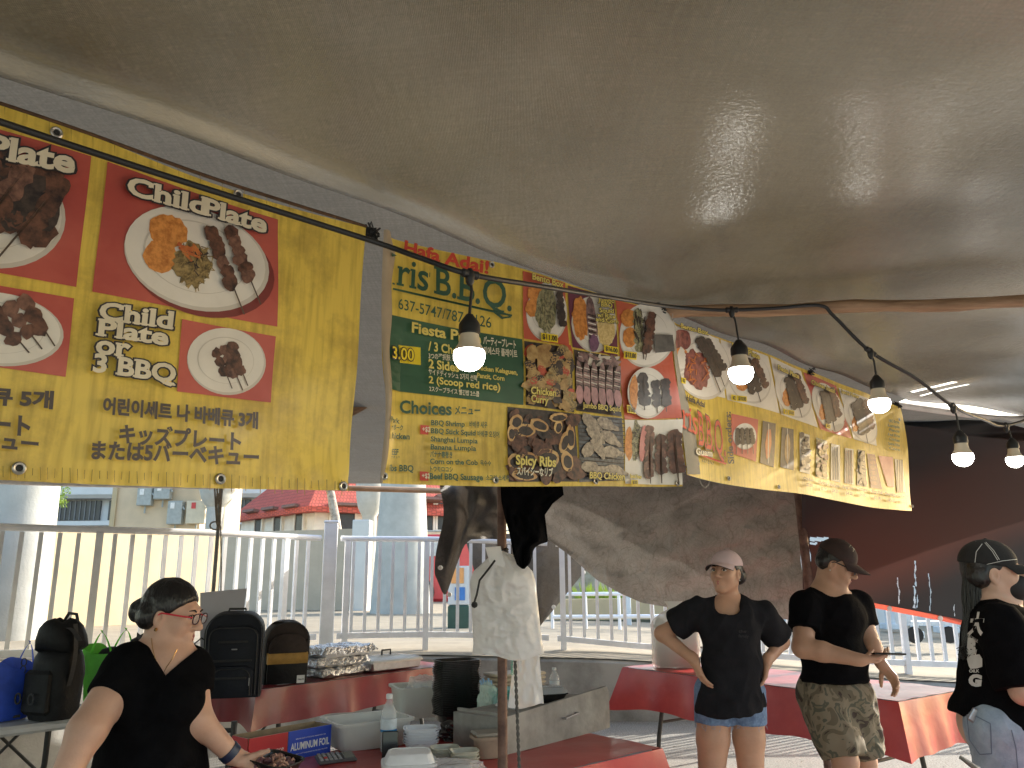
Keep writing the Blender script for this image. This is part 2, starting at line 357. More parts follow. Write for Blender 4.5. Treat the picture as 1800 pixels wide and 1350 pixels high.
def hwin(px, py, w, h, a, b):
    d = ray(px, py); n = Vector((-(b - a).y, (b - a).x)); t = (Vector((a.x, a.y)) - Vector((0, 0))).dot(n) / Vector((d.x, d.y)).dot(n); c = EYE + d * t
    dd = (b - a).normalized(); an = math.atan2(dd.y, dd.x); nn = Vector((dd.y, -dd.x, 0))
    mb = MB(); mb.box(c + nn * .02, (w, .12, h), rotm(0, 0, an)); wi = mb.build('window', m_dark, hs)
    mb = MB()
    for s in (-1, 1): mb.box(c + nn * .05 + Vector((dd.x, dd.y, 0)) * s * (w / 2 + .05), (.1, .16, h + .2), rotm(0, 0, an))
    mb.box(c + nn * .05 + Vector((0, 0, -h / 2 - .05)), (w + .2, .18, .1), rotm(0, 0, an)); mb.build('frame', m_house, wi)
    mb = MB(); mb.box(c + nn * .3 + Vector((0, 0, h / 2 + .2)), (w + .5, .7, .12), rotm(R(-12), 0, an)); mb.build('awning', m_awn, wi)
for px, py, w, h in ((457, 926, .72, .9), (491, 923, .72, .9), (529, 920, .72, .9)): hwin(px, py, w, h, hA, hB)
for px, py, w, h in ((602, 918, 1.0, .9), (745, 910, .8, 1.1), (782, 908, .8, 1.2)): hwin(px, py, w, h, hB, hC)
# palm trunk
m_bark = M('palm_bark', (.50, .46, .42), .9, col2=(.22, .19, .17), scale=9, bump=.4, bscale=30)
m_leaf = M('leaf_green', (.12, .22, .03), .5, col2=(.05, .10, .015), scale=1.5, trans=.35, tcol=(.35, .5, .06))
def leafcloud(mb, c, rad, n, size, seed):
    r_ = random.Random(seed)
    for _ in range(n):
        u = Vector((r_.gauss(0, 1), r_.gauss(0, 1), r_.gauss(0, 1))); u.normalize(); q = Vector(c) + Vector((u.x * rad[0], u.y * rad[1], u.z * rad[2])) * r_.uniform(.25, 1) ** .6
        m3 = Matrix.Rotation(r_.uniform(0, 6.28), 3, u) @ rotm(r_.uniform(-1, 1), r_.uniform(-1, 1), r_.uniform(0, 6.28)); s_ = size * r_.uniform(.6, 1.3)
        mb.add([q + m3 @ Vector(k) for k in ((-s_, 0, 0), (0, -s_ * .35, 0), (s_, 0, s_ * .2), (0, s_ * .35, 0))], [(0, 1, 2, 3)])
a, b = P(594, 948, 28), P(560, 780, 28)
pt = thing('palm_tree', 'leaning grey palm trunk in front of the tiled house', 'tree', (a.x, a.y, .6))
mid = P(582, 870, 28); mb = MB(); mb.tube([(a.x + .15, a.y, .4), a, P(590, 915, 28), mid, b], [.2, .18, .16, .14, .13], 10); mb.build('trunk', m_bark, pt, True)
mb = MB()
for k in range(11):
    an = k * .571; L_ = 2.2
    for j in range(10):
        f0 = j / 10; q = b + Vector((math.cos(an) * L_ * f0, math.sin(an) * L_ * f0, .5 * math.sin(f0 * 3) - f0 * f0 * 1.4)); s_ = .45 * math.sin(.3 + f0 * 2.6)
        side = Vector((-math.sin(an), math.cos(an), -.4)) * s_; side2 = Vector((math.sin(an), -math.cos(an), -.4)) * s_; fw = Vector((math.cos(an), math.sin(an), -.3)) * .2
        mb.add([q, q + side, q + side + fw, q + fw, q + side2, q + side2 + fw], [(0, 1, 2, 3), (0, 3, 5, 4)])
mb.build('crown', m_leaf, pt)
# trees
def tree(px, py, Y, rad, n, size, label, seed):
    c = P(px, py, Y); t = thing('leafy_tree', label, 'tree', (c.x, c.y, .6), 'trees beyond the railing'); r_ = random.Random(seed)
    mb = MB(); mb.tube([(c.x, c.y, .4), (c.x + .05, c.y, c.z * .6), (c.x, c.y, c.z)], [.09, .07, .03], 8)
    tips = []
    for k in range(9):
        an = r_.uniform(0, 6.28); e = c + Vector((math.cos(an) * rad[0] * .8, math.sin(an) * rad[1] * .8, r_.uniform(-.8, .7) * rad[2])); mb.tube([(c.x, c.y, c.z - rad[2] * .5), c * .5 + e * .5, e], [.035, .02, .01], 6); tips.append(e)
    mb.build('trunk', m_bark, t, True)
    mb = MB()
    for k, e in enumerate(tips): leafcloud(mb, e, [q * .38 for q in rad], n // 9, size, seed + k)
    mb.build('crown', m_leaf, t)
tree(72, 880, 13.5, (.38, .38, .34), 900, .035, 'bright green tree beside the far left pillar', 3)
tree(470, 858, 48, (2.6, 2, 1.4), 900, .22, 'green tree crown rising behind the red roof', 5)
# red vehicle behind the big pillar
rv = P(752, 935, 27); v_ = thing('red_truck', 'red truck cab with a pale window behind the big pillar', 'truck', (rv.x + .3, rv.y, .6))
m_rv = M('red_vehicle', (.62, .05, .06), .3, .08, 3, coat=.5); m_pw = M('pale_window', (.55, .58, .6), .2, .2, 4); m_tyre = M('tyre_black', (.02, .02, .02), .8)
mb = MB(); mb.box((rv.x + .5, rv.y + 1, 1.75), (2.2, 2, 2.2), bev=.12); mb.box((rv.x + 2.6, rv.y + 1, 1.6), (2.4, 2, 1.4), bev=.1); mb.build('body', m_rv, v_)
mb = MB(); mb.box((rv.x + .1, rv.y - .01, 2.38), (1.15, .06, .5), bev=.02); w = mb.build('window', m_pw, v_)
mb = MB(); mb.box((rv.x + .1, rv.y - .05, 2.38), (.06, .03, .5)); mb.box((rv.x + .1, rv.y - .05, 2.64), (1.25, .03, .05)); mb.build('frame', m_paper, w)
mb = MB(); mb.tube([(rv.x - .5, rv.y, 2.95), (rv.x + 3.5, rv.y, 2.95)], .03); mb.tube([(rv.x - .5, rv.y, 2.8), (rv.x - .5, rv.y, 3.1)], .03); mb.build('roof_rack', m_mbox, v_)
for dx in (-.2, 2.9):
    mb = MB(); mb.lathe([(.2, -.1), (.42, -.1), (.45, -.05), (.45, .05), (.42, .1), (.2, .1)], (rv.x + dx, rv.y + .02, .98), 20, rotm(R(90))); mb.build('wheel', m_tyre, v_, True)
# bin / signboard with blue and orange posters
c = P(806, 1060, 13); t = thing('poster_bin', 'dark green bin with blue and orange posters behind the tarp corner', 'bin', (c.x, c.y, .6))
m_dg = M('bin_green', (.03, .08, .06), .5); mb = MB(); mb.box((c.x, c.y + .15, .82), (.34, .3, .45), bev=.02); mb.build('body', m_dg, t)
mb = MB(); mb.box((c.x, c.y + .15, 1.35), (.34, .26, .6), bev=.01); mb.build('poster_case', m_offw, t)
mb = MB(); mb.box((c.x + .02, c.y + .012, 1.22), (.16, .01, .2)); mb.build('poster', M('poster_blue', (.05, .2, .55), .5), t)
mb = MB(); mb.box((c.x - .02, c.y + .012, 1.5), (.2, .01, .24)); mb.build('poster', M('poster_orange', (.75, .35, .12), .5), t)
# far pale wall, grass strip, posts and trolley at the right
wallbox('low_wall', (.7, 15.6), (4.6, 15.9), .2, 1.05, .25, m_cream, 'low cream wall with a mossy foot seen between the middle bars', 'wall')
m_moss = M('moss_dark', (.05, .055, .03), .95, .4, 12); mb = MB(); mb.grid(lambda u, v: (.6 + 4 * u, 15.28 + .2 * v + .05 * math.sin(u * 19), .60 + .08 * v), 30, 3); tag(mb.build('moss', m_moss), kind='stuff')
wallbox('concrete_wall', (.4, 19.4), (7, 19.6), .2, 2.4, .3, M('mossy_wall', (.50, .47, .40), .9, col2=(.2, .2, .13), scale=3, contrast=(.4, .7)), 'tall blotchy grey wall far behind the middle railing', 'wall')
m_bp = M('post_blue_white', (.56, .63, .68), .6, .1, 5)
for px, Y, wd, h, lb in ((1101, 14.5, .26, 1.75, 'pale blue steel post left of the woman in the pink cap'), (1600, 13, .2, 1.5, 'pale steel post seen through the right railing'), (1655, 14, .3, 1.7, 'pale blue steel column at the right end of the right railing'), (1560, 15, .3, 1.6, 'pale steel post right of the man in the brown cap')):
    c = P(px, 1040, Y); t = thing('steel_post', lb, 'post', (c.x, c.y, .5), 'pale steel posts beyond the railing')
    mb = MB(); mb.box((c.x, c.y, .5 + h / 2), (wd * .5, wd * .5, h), bev=.02); mb.build('shaft', m_bp, t)
    mb = MB(); mb.box((c.x, c.y, .56), (wd, wd, .1), bev=.01); mb.build('base_plate', m_bp, t)
a, b = P(970, 1030, 13.2), P(1160, 1035, 13.2)
t = thing('pipe_railing', 'thin pale pipe railing in front of the low cream wall', 'railing', ((a.x + b.x) / 2, a.y, .6))
mb = MB(); mb.tube([(a.x, a.y, 1.2), (b.x + .5, b.y, 1.2)], .03); mb.tube([(a.x, a.y, .85), (b.x + .5, b.y, .85)], .03); mb.build('rail', m_white, t, True)
for i in range(5): x = a.x + (b.x + .4 - a.x) * i / 4; MB().tube([(x, a.y, .58), (x, a.y, 1.2)], .025).build('upright', m_white, t, True)
wallbox('far_wall', (4.8, 17), (14, 16.2), .2, 2.6, .3, m_offw, 'long pale wall far behind the right railing', 'wall')
mb = MB()
for k in range(240):
    x = rnd.uniform(1.2, 4.6); y = rnd.uniform(15.95, 16.3); z = 1.05; h = rnd.uniform(.1, .35); mb.add([(x, y, z), (x + .05, y, z), (x + rnd.uniform(-.1, .1), y, z + h)], [(0, 1, 2)])
mb2 = tag(mb.build('grass', m_leaf), kind='stuff')
for px, Y, wd, lb in ((1630, 12.2, .5, 'dark machine wheels behind the right railing'),):
    c = P(px, 1120, Y); t = thing('hand_trolley', 'pale hand trolley with dark wheels behind the right railing', 'trolley', (c.x, c.y, .45))
    mb = MB(); mb.box((c.x, c.y, .78), (.7, .4, .05)); mb.box((c.x - .33, c.y, 1.1), (.05, .4, .6)); mb.build('frame', m_bp, t)
    for dx in (-.25, .25): MB().lathe([(.05, -.04), (.11, -.04), (.12, 0), (.11, .04), (.05, .04)], (c.x + dx, c.y - .15, .62), 16, rotm(R(90))).build('wheel', m_tyre, t, True)
# ---------------------------------------------------------------- tent: roof, poles, back tarps
def weave(name, col, trans, tcol, rough=.42, wsc=260, wb=.12, big=.5, spec=.5, crinkle=0, fibre=0):
    m = M(name, col, rough, .16, 2.2, trans=trans, tcol=tcol, spec=spec); nt = m.node_tree; L = nt.links.new; b = nt.nodes['Principled BSDF']
    tc = nd(nt, 'ShaderNodeTexCoord'); w1 = nd(nt, 'ShaderNodeTexWave', bands_direction='X'); w2 = nd(nt, 'ShaderNodeTexWave', bands_direction='Y')
    n1 = nd(nt, 'ShaderNodeTexNoise'); n1.inputs['Scale'].default_value = 5; n1.inputs['Detail'].default_value = 7
    mpn = nd(nt, 'ShaderNodeMapping'); mpn.inputs['Scale'].default_value = (1, 7, 1); L(tc.outputs['Object'], mpn.inputs[0])
    n3 = nd(nt, 'ShaderNodeTexNoise'); n3.inputs['Scale'].default_value = 30; n3.inputs['Detail'].default_value = 4; L(mpn.outputs[0], n3.inputs['Vector'])
    for w in (w1, w2): w.inputs['Scale'].default_value = wsc / 2.6; w.inputs['Distortion'].default_value = 1.2; L(tc.outputs['Object'], w.inputs['Vector'])
    L(tc.outputs['Object'], n1.inputs['Vector'])
    ad = nd(nt, 'ShaderNodeMath', operation='ADD'); L(w1.outputs['Fac'], ad.inputs[0]); L(w2.outputs['Fac'], ad.inputs[1])
    ad2 = nd(nt, 'ShaderNodeMath', operation='ADD'); L(ad.outputs[0], ad2.inputs[0]); L(n3.outputs['Fac'], ad2.inputs[1])
    b1 = nd(nt, 'ShaderNodeBump'); b1.inputs['Strength'].default_value = wb; b1.inputs['Distance'].default_value = .004; L(ad2.outputs[0], b1.inputs['Height'])
    b2 = nd(nt, 'ShaderNodeBump'); b2.inputs['Strength'].default_value = big; b2.inputs['Distance'].default_value = .03; L(n1.outputs['Fac'], b2.inputs['Height']); L(b1.outputs[0], b2.inputs['Normal'])
    nm = b2
    if fibre:
        src = b.inputs['Base Color'].links[0].from_socket; acc = None
        for k_, (sx_, sy_, sc_) in enumerate(((1, .07, 130), (.07, 1, 130), (.5, .5, 300), (1, 1, 9))):
            mpf = nd(nt, 'ShaderNodeMapping'); mpf.inputs['Scale'].default_value = (sx_, sy_, 1); mpf.inputs['Rotation'].default_value = (0, 0, .78); L(tc.outputs['Object'], mpf.inputs[0]); nf = nd(nt, 'ShaderNodeTexNoise'); nf.inputs['Scale'].default_value = sc_; nf.inputs['Detail'].default_value = 3; L(mpf.outputs[0], nf.inputs['Vector'])
            rf_ = nd(nt, 'ShaderNodeValToRGB'); rf_.color_ramp.elements[0].position = .3; rf_.color_ramp.elements[0].color = (.62, .61, .6, 1); rf_.color_ramp.elements[1].position = .7; rf_.color_ramp.elements[1].color = (1, 1, 1, 1); L(nf.outputs['Fac'], rf_.inputs[0])
            mf = nd(nt, 'ShaderNodeMix', data_type='RGBA', blend_type='MULTIPLY'); mf.inputs[0].default_value = .8 if k_ < 3 else .5; L(src, mf.inputs[6]); L(rf_.outputs[0], mf.inputs[7]); src = mf.outputs[2]
        L(src, b.inputs['Base Color'])
    if crinkle:  # dark crease lines: shade of the folds put into base and translucent colour
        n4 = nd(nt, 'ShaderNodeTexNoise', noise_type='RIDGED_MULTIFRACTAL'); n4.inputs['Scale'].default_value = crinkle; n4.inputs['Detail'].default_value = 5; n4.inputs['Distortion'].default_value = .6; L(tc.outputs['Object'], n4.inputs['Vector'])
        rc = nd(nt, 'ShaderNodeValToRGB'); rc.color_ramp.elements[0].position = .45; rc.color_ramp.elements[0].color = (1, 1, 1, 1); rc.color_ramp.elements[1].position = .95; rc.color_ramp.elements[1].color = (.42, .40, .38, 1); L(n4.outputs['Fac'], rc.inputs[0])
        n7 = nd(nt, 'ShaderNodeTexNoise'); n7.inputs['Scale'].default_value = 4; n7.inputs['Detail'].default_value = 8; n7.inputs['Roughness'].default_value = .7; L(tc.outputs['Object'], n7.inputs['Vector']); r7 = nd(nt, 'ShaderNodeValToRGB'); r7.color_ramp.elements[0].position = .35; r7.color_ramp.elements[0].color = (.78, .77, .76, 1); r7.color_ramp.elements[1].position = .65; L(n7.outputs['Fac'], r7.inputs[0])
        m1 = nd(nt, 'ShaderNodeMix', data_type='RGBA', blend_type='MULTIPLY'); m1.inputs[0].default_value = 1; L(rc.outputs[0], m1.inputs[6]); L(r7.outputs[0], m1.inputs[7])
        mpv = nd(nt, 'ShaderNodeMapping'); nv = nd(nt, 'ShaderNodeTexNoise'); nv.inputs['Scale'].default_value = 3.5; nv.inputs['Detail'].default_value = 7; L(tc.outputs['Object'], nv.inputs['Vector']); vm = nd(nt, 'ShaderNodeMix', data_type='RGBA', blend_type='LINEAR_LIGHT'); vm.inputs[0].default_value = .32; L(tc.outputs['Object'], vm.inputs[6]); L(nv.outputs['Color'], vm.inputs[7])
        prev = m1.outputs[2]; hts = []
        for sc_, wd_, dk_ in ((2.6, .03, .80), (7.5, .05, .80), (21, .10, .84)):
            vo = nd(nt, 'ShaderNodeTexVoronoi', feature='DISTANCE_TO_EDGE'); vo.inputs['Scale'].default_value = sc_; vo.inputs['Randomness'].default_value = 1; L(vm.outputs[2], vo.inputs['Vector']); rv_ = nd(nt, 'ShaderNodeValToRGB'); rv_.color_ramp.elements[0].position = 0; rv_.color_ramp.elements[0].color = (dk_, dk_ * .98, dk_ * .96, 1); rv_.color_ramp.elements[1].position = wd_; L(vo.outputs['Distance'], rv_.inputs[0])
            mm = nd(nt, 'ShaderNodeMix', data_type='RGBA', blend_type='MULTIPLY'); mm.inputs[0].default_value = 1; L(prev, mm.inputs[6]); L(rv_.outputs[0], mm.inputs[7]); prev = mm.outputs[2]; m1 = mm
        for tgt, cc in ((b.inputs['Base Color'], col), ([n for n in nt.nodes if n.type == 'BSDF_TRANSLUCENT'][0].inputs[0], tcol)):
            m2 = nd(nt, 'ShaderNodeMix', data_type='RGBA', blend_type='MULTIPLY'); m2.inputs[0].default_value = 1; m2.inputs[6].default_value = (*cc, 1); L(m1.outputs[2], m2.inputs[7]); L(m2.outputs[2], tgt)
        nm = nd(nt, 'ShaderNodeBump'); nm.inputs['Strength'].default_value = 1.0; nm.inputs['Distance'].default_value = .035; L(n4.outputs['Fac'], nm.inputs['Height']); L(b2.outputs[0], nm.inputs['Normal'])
    n5 = nd(nt, 'ShaderNodeTexNoise'); n5.inputs['Scale'].default_value = 420; n5.inputs['Detail'].default_value = 2; mp5 = nd(nt, 'ShaderNodeMapping'); mp5.inputs['Scale'].default_value = (1, .35, 1); mp5.inputs['Rotation'].default_value = (0, 0, .75); L(tc.outputs['Object'], mp5.inputs[0]); L(mp5.outputs[0], n5.inputs['Vector'])
    b5 = nd(nt, 'ShaderNodeBump'); b5.inputs['Strength'].default_value = .35; b5.inputs['Distance'].default_value = .003; L(n5.outputs['Fac'], b5.inputs['Height']); L(nm.outputs[0], b5.inputs['Normal'])
    L(b5.outputs[0], b.inputs['Normal']); return m
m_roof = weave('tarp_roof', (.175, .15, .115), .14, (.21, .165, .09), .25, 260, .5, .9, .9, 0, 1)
m_roof2 = weave('tarp_roof_grey', (.34, .32, .285), .15, (.27, .245, .20), .5, 260, .3, .4, .5, 0, 1)
pb = m_roof.node_tree.nodes['Principled BSDF']; pb.inputs['Coat Weight'].default_value = .72; pb.inputs['Coat Roughness'].default_value = .165; pb.inputs['Coat IOR'].default_value = 1.6
nb_ = nd(m_roof.node_tree, 'ShaderNodeBump'); nb_.inputs['Strength'].default_value = .42; nb_.inputs['Distance'].default_value = .003; nn_ = nd(m_roof.node_tree, 'ShaderNodeTexNoise'); nn_.inputs['Scale'].default_value = 95; nn_.inputs['Detail'].default_value = 3; tcn = nd(m_roof.node_tree, 'ShaderNodeTexCoord'); m_roof.node_tree.links.new(tcn.outputs['Object'], nn_.inputs['Vector']); m_roof.node_tree.links.new(nn_.outputs['Fac'], nb_.inputs['Height']); m_roof.node_tree.links.new(nb_.outputs[0], pb.inputs['Coat Normal'])
nt = m_roof.node_tree; L = nt.links.new; tb = [n for n in nt.nodes if n.type == 'BSDF_TRANSLUCENT'][0]; tc = nd(nt, 'ShaderNodeTexCoord'); n6 = nd(nt, 'ShaderNodeTexNoise'); n6.inputs['Scale'].default_value = .75; n6.inputs['Detail'].default_value = 3; L(tc.outputs['Object'], n6.inputs['Vector'])  # broad bright and dark zones of the roof put into its translucent colour
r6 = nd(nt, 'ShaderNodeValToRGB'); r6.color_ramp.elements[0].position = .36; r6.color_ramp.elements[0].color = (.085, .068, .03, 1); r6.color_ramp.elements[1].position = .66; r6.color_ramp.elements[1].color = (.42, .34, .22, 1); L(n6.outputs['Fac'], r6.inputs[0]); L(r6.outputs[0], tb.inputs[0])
A1, A2 = G(0, 125, RZ), G(1060, 510, RZ); LD = Vector((A2.x - A1.x, A2.y - A1.y)).normalized(); LN = Vector((-LD.y, LD.x))
wpA, wpB = G(1580, 712, RZ - .02), G(1830, 741, RZ - .02)
def sq(p): return (p.x - A1.x) * LD.x + (p.y - A1.y) * LD.y, (p.x - A1.x) * LN.x + (p.y - A1.y) * LN.y
sA, qA = sq(wpA); sB, qB = sq(wpB)
def ripple(x, y): return .016 * math.sin(x * 2.1 + y * .7) * math.sin(y * 1.7) + .006 * math.sin(x * 7 + 3 * math.sin(y * 2)) + .004 * math.sin(y * 11 + x * 3)
def roofz(x, y, q, s):
    z = RZ + ripple(x, y)
    if q <= 0: z += (-.03 * math.exp(-((q + .16) / .11) ** 2) + .035 * math.exp(-((q + .8) / .4) ** 2)) * max(0, min(1, (3.0 - s) / 1.6))
    return z
def rfront(u, v):
    s = lerp(-7, 9.5, u); qm = 0 if s < sA else qA + (qB - qA) * (s - sA) / (sB - sA) - .02; qm = min(.02, qm); q = qm - 3.0 * (1 - v) ** 1.5
    x, y = A1.x + LD.x * s + LN.x * q, A1.y + LD.y * s + LN.y * q; x = min(x, 4.8); return (x, y, roofz(x, y, q, s))
SLITS = []  # slits added to the roof to throw sun streaks onto the right banner
_dd = Vector((G(1582, 717, 2.34) - G(1161, 559, 2.34))); _dd.z = 0; _dd.normalize(); _nn = Vector((_dd.y, -_dd.x, 0)); _A3 = G(1161, 559, 2.34)
for (ax, ay, bx, by, wd) in ((1552, 716, 1335, 846, .020), (1562, 729, 1356, 864, .009)):
    q = []
    for px, py in ((ax, ay), (bx, by)):
        d = ray(px, py); pt = EYE + d * ((_A3 - EYE).dot(_nn) / d.dot(_nn)); q.append(pt + sd * ((RZ + .004 - pt.z) / sd.z))
    SLITS.append((q[0].x, q[0].y, q[1].x, q[1].y, wd))
def in_slit(x, y):
    for a, b, c, d, w_ in SLITS:
        L_ = math.hypot(c - a, d - b); t = ((x - a) * (c - a) + (y - b) * (d - b)) / L_ / L_; e = abs((x - a) * (d - b) - (y - b) * (c - a)) / L_
        if -.12 < t < 1.0 and e < w_: return True
    return False
NUf, NVf, SUB = 260, 120, 16
bx0, bx1 = min(min(q[0], q[2]) for q in SLITS) - .06, max(max(q[0], q[2]) for q in SLITS) + .06; by0, by1 = min(min(q[1], q[3]) for q in SLITS) - .06, max(max(q[1], q[3]) for q in SLITS) + .06
gv = [Vector(rfront(i / NUf, j / NVf)) for j in range(NVf + 1) for i in range(NUf + 1)]; mb = MB(); mb.v = [tuple(q) for q in gv]
for j in range(NVf):
    for i in range(NUf):
        q = (j * (NUf + 1) + i, j * (NUf + 1) + i + 1, (j + 1) * (NUf + 1) + i + 1, (j + 1) * (NUf + 1) + i); c4 = [gv[k] for k in q]
        if max(p.x for p in c4) < bx0 or min(p.x for p in c4) > bx1 or max(p.y for p in c4) < by0 or min(p.y for p in c4) > by1: mb.f.append(q); mb.m.append(0); continue
        bil = lambda u, v: c4[0] * (1 - u) * (1 - v) + c4[1] * u * (1 - v) + c4[2] * u * v + c4[3] * (1 - u) * v
        o = len(mb.v); mb.v += [tuple(bil(a / SUB, b / SUB)) for b in range(SUB + 1) for a in range(SUB + 1)]
        for b in range(SUB):
            for a in range(SUB):
                cc = bil((a + .5) / SUB, (b + .5) / SUB)
                if not in_slit(cc.x, cc.y): k = o + b * (SUB + 1) + a; mb.f.append((k, k + 1, k + SUB + 2, k + SUB + 1)); mb.m.append(0)
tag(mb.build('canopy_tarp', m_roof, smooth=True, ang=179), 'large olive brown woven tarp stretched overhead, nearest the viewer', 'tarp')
def rback(u, v):
    x = lerp(-8, wpA.x + .10, u); y0 = A1.y + (x - A1.x) * LD.y / LD.x - .05; y1 = float(np.interp(x, [-8, -5, -2.4, 2.2, 3], [7.0, 7.6, 8.4, 8.8, 8.8])); y = lerp(y0, y1, v)
    return (x, y, RZ + .035 + ripple(x, y) * .6)
mb = MB(); mb.grid(rback, 110, 110)
mb.grid(lambda u, v: (lerp(wpA.x + .02, 4.8, u), lerp(wpA.y + (lerp(wpA.x, 4.05, u) - wpA.x) * (wpB.y - wpA.y) / (wpB.x - wpA.x) + .05, 8.9, v), RZ - .02 + .01 * math.sin(u * 20)), 30, 20)  # unseen roof extension, added to block sun behind the striped tarp
tag(mb.build('canopy_tarp', m_roof2, smooth=True, ang=179), 'paler grey woven tarp forming the far part of the roof, above the banners', 'tarp')
m_wood = M('wood_pole', (.42, .26, .15), .6, col2=(.24, .135, .07), scale=5, stretch=(1, 12, 12), bump=.3, bscale=30)
m_rust = M('rust_pole', (.20, .115, .085), .6, col2=(.09, .045, .035), scale=18, bump=.25, bscale=60, metal=.2)
m_gsteel = M('steel_grey', (.20, .20, .20), .45, .25, 12, metal=.6)
m_wpole = M('pole_white', (.72, .66, .62), .5, .15, 9)
m_black = M('black_plastic', (.014, .014, .015), .5, .3, 20)
a, b = G(1158, 550, RZ - .05), G(1860, 529, RZ - .05)
mb = MB(); mb.tube([a + (b - a) * (i / 12) + Vector((0, 0, .004 * math.sin(i * 1.3))) for i in range(-1, 13)], [.021 + .002 * math.sin(i * 2.1) for i in range(14)], 14)
tag(mb.build('roof_pole', m_wood, smooth=True), 'brown wooden pole under the roof carrying the light string', 'pole')
a, b = wpA, wpB; mb = MB(); mb.tube([a + (a - b) * .02, a * .5 + b * .5 - Vector((0, 0, .01)), b + (b - a) * .3], .019, 12)
tag(mb.build('roof_pole', m_wpole, smooth=True), 'thin white pole along the roof edge above the dark striped tarp', 'pole')
a, b = G(-160, 841, RZ - .04), G(384, 856, RZ - .04); mb = MB(); mb.tube([a, a * .5 + b * .5 + Vector((0, 0, -.012)), b], .024, 12)
tag(mb.build('roof_pole', m_wpole, smooth=True), 'pale pole along the roof edge under the left banner', 'pole')
a, b = P(604, 858, 8.5), P(786, 863, 8.75); c = P(1010, 870, 9.0); mb = MB(); mb.tube([a + (a - b) * 2.2, a, b, c], .03, 12)
tag(mb.build('roof_pole', M('bamboo_orange', (.62, .36, .20), .55, .2, 6), smooth=True), 'orange brown pole along the roof edge between two banners', 'pole')
for (x0, y0, Y0, x1, y1, Y1, lb) in ((600, 462, 3.4, 700, 492, 4.2, 'brown beam glimpsed in the gap between two banners, near the top'), (610, 727, 4.6, 690, 683, 4.6, 'brown slanting strut glimpsed in the gap between two banners, lower down')):
    a, b = P(x0, y0, Y0), P(x1, y1, Y1); tag(MB().tube([a, b], .03, 10).build('roof_beam', m_wood, smooth=True), lb, 'beam')
def upright(name, px, py, Y, z1, r, mat, label, lean=0):
    p = P(px, py, Y); mb = MB(); mb.tube([(p.x + lean * (p.z), p.y, 0), (p.x, p.y, p.z), (p.x - lean * (z1 - p.z), p.y, z1)], r, 12); return tag(mb.build(name, mat, smooth=True), label, 'pole')
upright('support_pole', 883, 1200, 3.12, RZ - .02, .018, m_rust, 'rusty brown pole in the middle, hung with white bags')
upright('support_pole', 1416, 980, 6.6, 2.6, .036, m_rust, 'rust red pole behind the man in the brown cap', .02)
upright('support_pole', 381, 960, 6.0, 2.3, .014, m_gsteel, 'thin grey pole with tied ropes left of centre')
m_rope = M('rope_tan', (.30, .25, .19), .9, .3, 60)
mb = MB(); c = P(386, 900, 5.95)
for k in range(5): mb.tube([P(381 + k * 3 - 4, 852, 5.95), P(379 + (k * 7) % 13, 890, 5.94), P(381 + (k * 5) % 9, 920, 5.95), P(384, 928, 5.95)], .006, 6)
mb.tube([P(378 + 9 * math.cos(a), 924 + 7 * math.sin(a), 5.94) for a in np.linspace(0, 6.3, 14)], .006, 6); mb.tube([P(388, 925, 5.95), P(389, 1000, 5.95), P(388, 1050, 5.96)], .005, 6)
tag(mb.build('tie_rope', m_rope, smooth=True), 'knotted tan ropes tied to the thin grey pole', 'rope')
# grey crinkled back tarp
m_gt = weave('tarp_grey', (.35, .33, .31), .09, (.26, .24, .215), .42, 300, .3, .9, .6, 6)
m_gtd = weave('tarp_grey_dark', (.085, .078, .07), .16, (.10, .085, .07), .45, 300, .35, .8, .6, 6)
BOT = [(960, 946), (1000, 975), (1050, 1020), (1090, 1043), (1130, 1060), (1200, 1072), (1300, 1080), (1395, 1090), (1412, 1090)]
def tp(u, v):
    x = lerp(955, 1412, u); yb = np.interp(x, [b[0] for b in BOT], [b[1] for b in BOT]); yt = 830
    y = lerp(yt, yb, v); Yd = lerp(8.6, 6.9, u); p = P(x, y, Yd)
    n = .03 * math.sin(u * 9 + v * 5) + .02 * math.sin(u * 23 - v * 11) + .012 * math.sin(v * 31 + u * 17) + .05 * math.sin(v * 3 + u * 4)
    return p + Vector((0, -1, 0)) * n
tarp = thing('back_tarp', 'crinkled grey tarp hung at the back of the stall', 'tarp', (2, 7.5, 1.0))
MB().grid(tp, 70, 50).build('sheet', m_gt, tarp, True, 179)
tag(bpy.data.objects['sheet'], 'grey crinkled sheet with a curved lower edge')
def tp2(u, v):
    x = lerp(772, 885, u) + 8 * math.sin(v * 5); yb = np.interp(u, [0, .12, .18, .45, .55, 1], [1010, 1046, 1044, 960, 948, 948]); y = lerp(850, yb, v)
    p = P(x, y, 8.5 + .12 * math.sin(u * 9)); return p + Vector((0, -1, 0)) * (.05 * math.sin(u * 14 + v * 3) + .03 * math.sin(v * 12 - u * 5))
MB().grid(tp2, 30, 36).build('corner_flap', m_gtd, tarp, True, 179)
def tp3(u, v):
    xl, xr = lerp(812, 948, v), lerp(985, 952, v); xr = np.interp(v, [0, .38, 1], [1000, 1032, 950]); xl = np.interp(v, [0, .5, 1], [815, 838, 945])
    y = lerp(938, 1100, v); p = P(lerp(xl, xr, u), y, 9.75 + .05 * math.sin(u * 12)); return p
MB().grid(tp3, 24, 24).build('inner_flap', m_gtd, tarp, True, 179)
for px, py in ((1026, 1006), (973, 1067), (790, 1045), (774, 998)):
    c = P(px, py, 9.6 if px > 900 else 8.25); MB().lathe([(.012, -.004), (.022, -.004), (.024, 0), (.022, .004), (.012, .004)], c, 12, rotm(R(90))).build('grommet', m_paper, tarp, True)
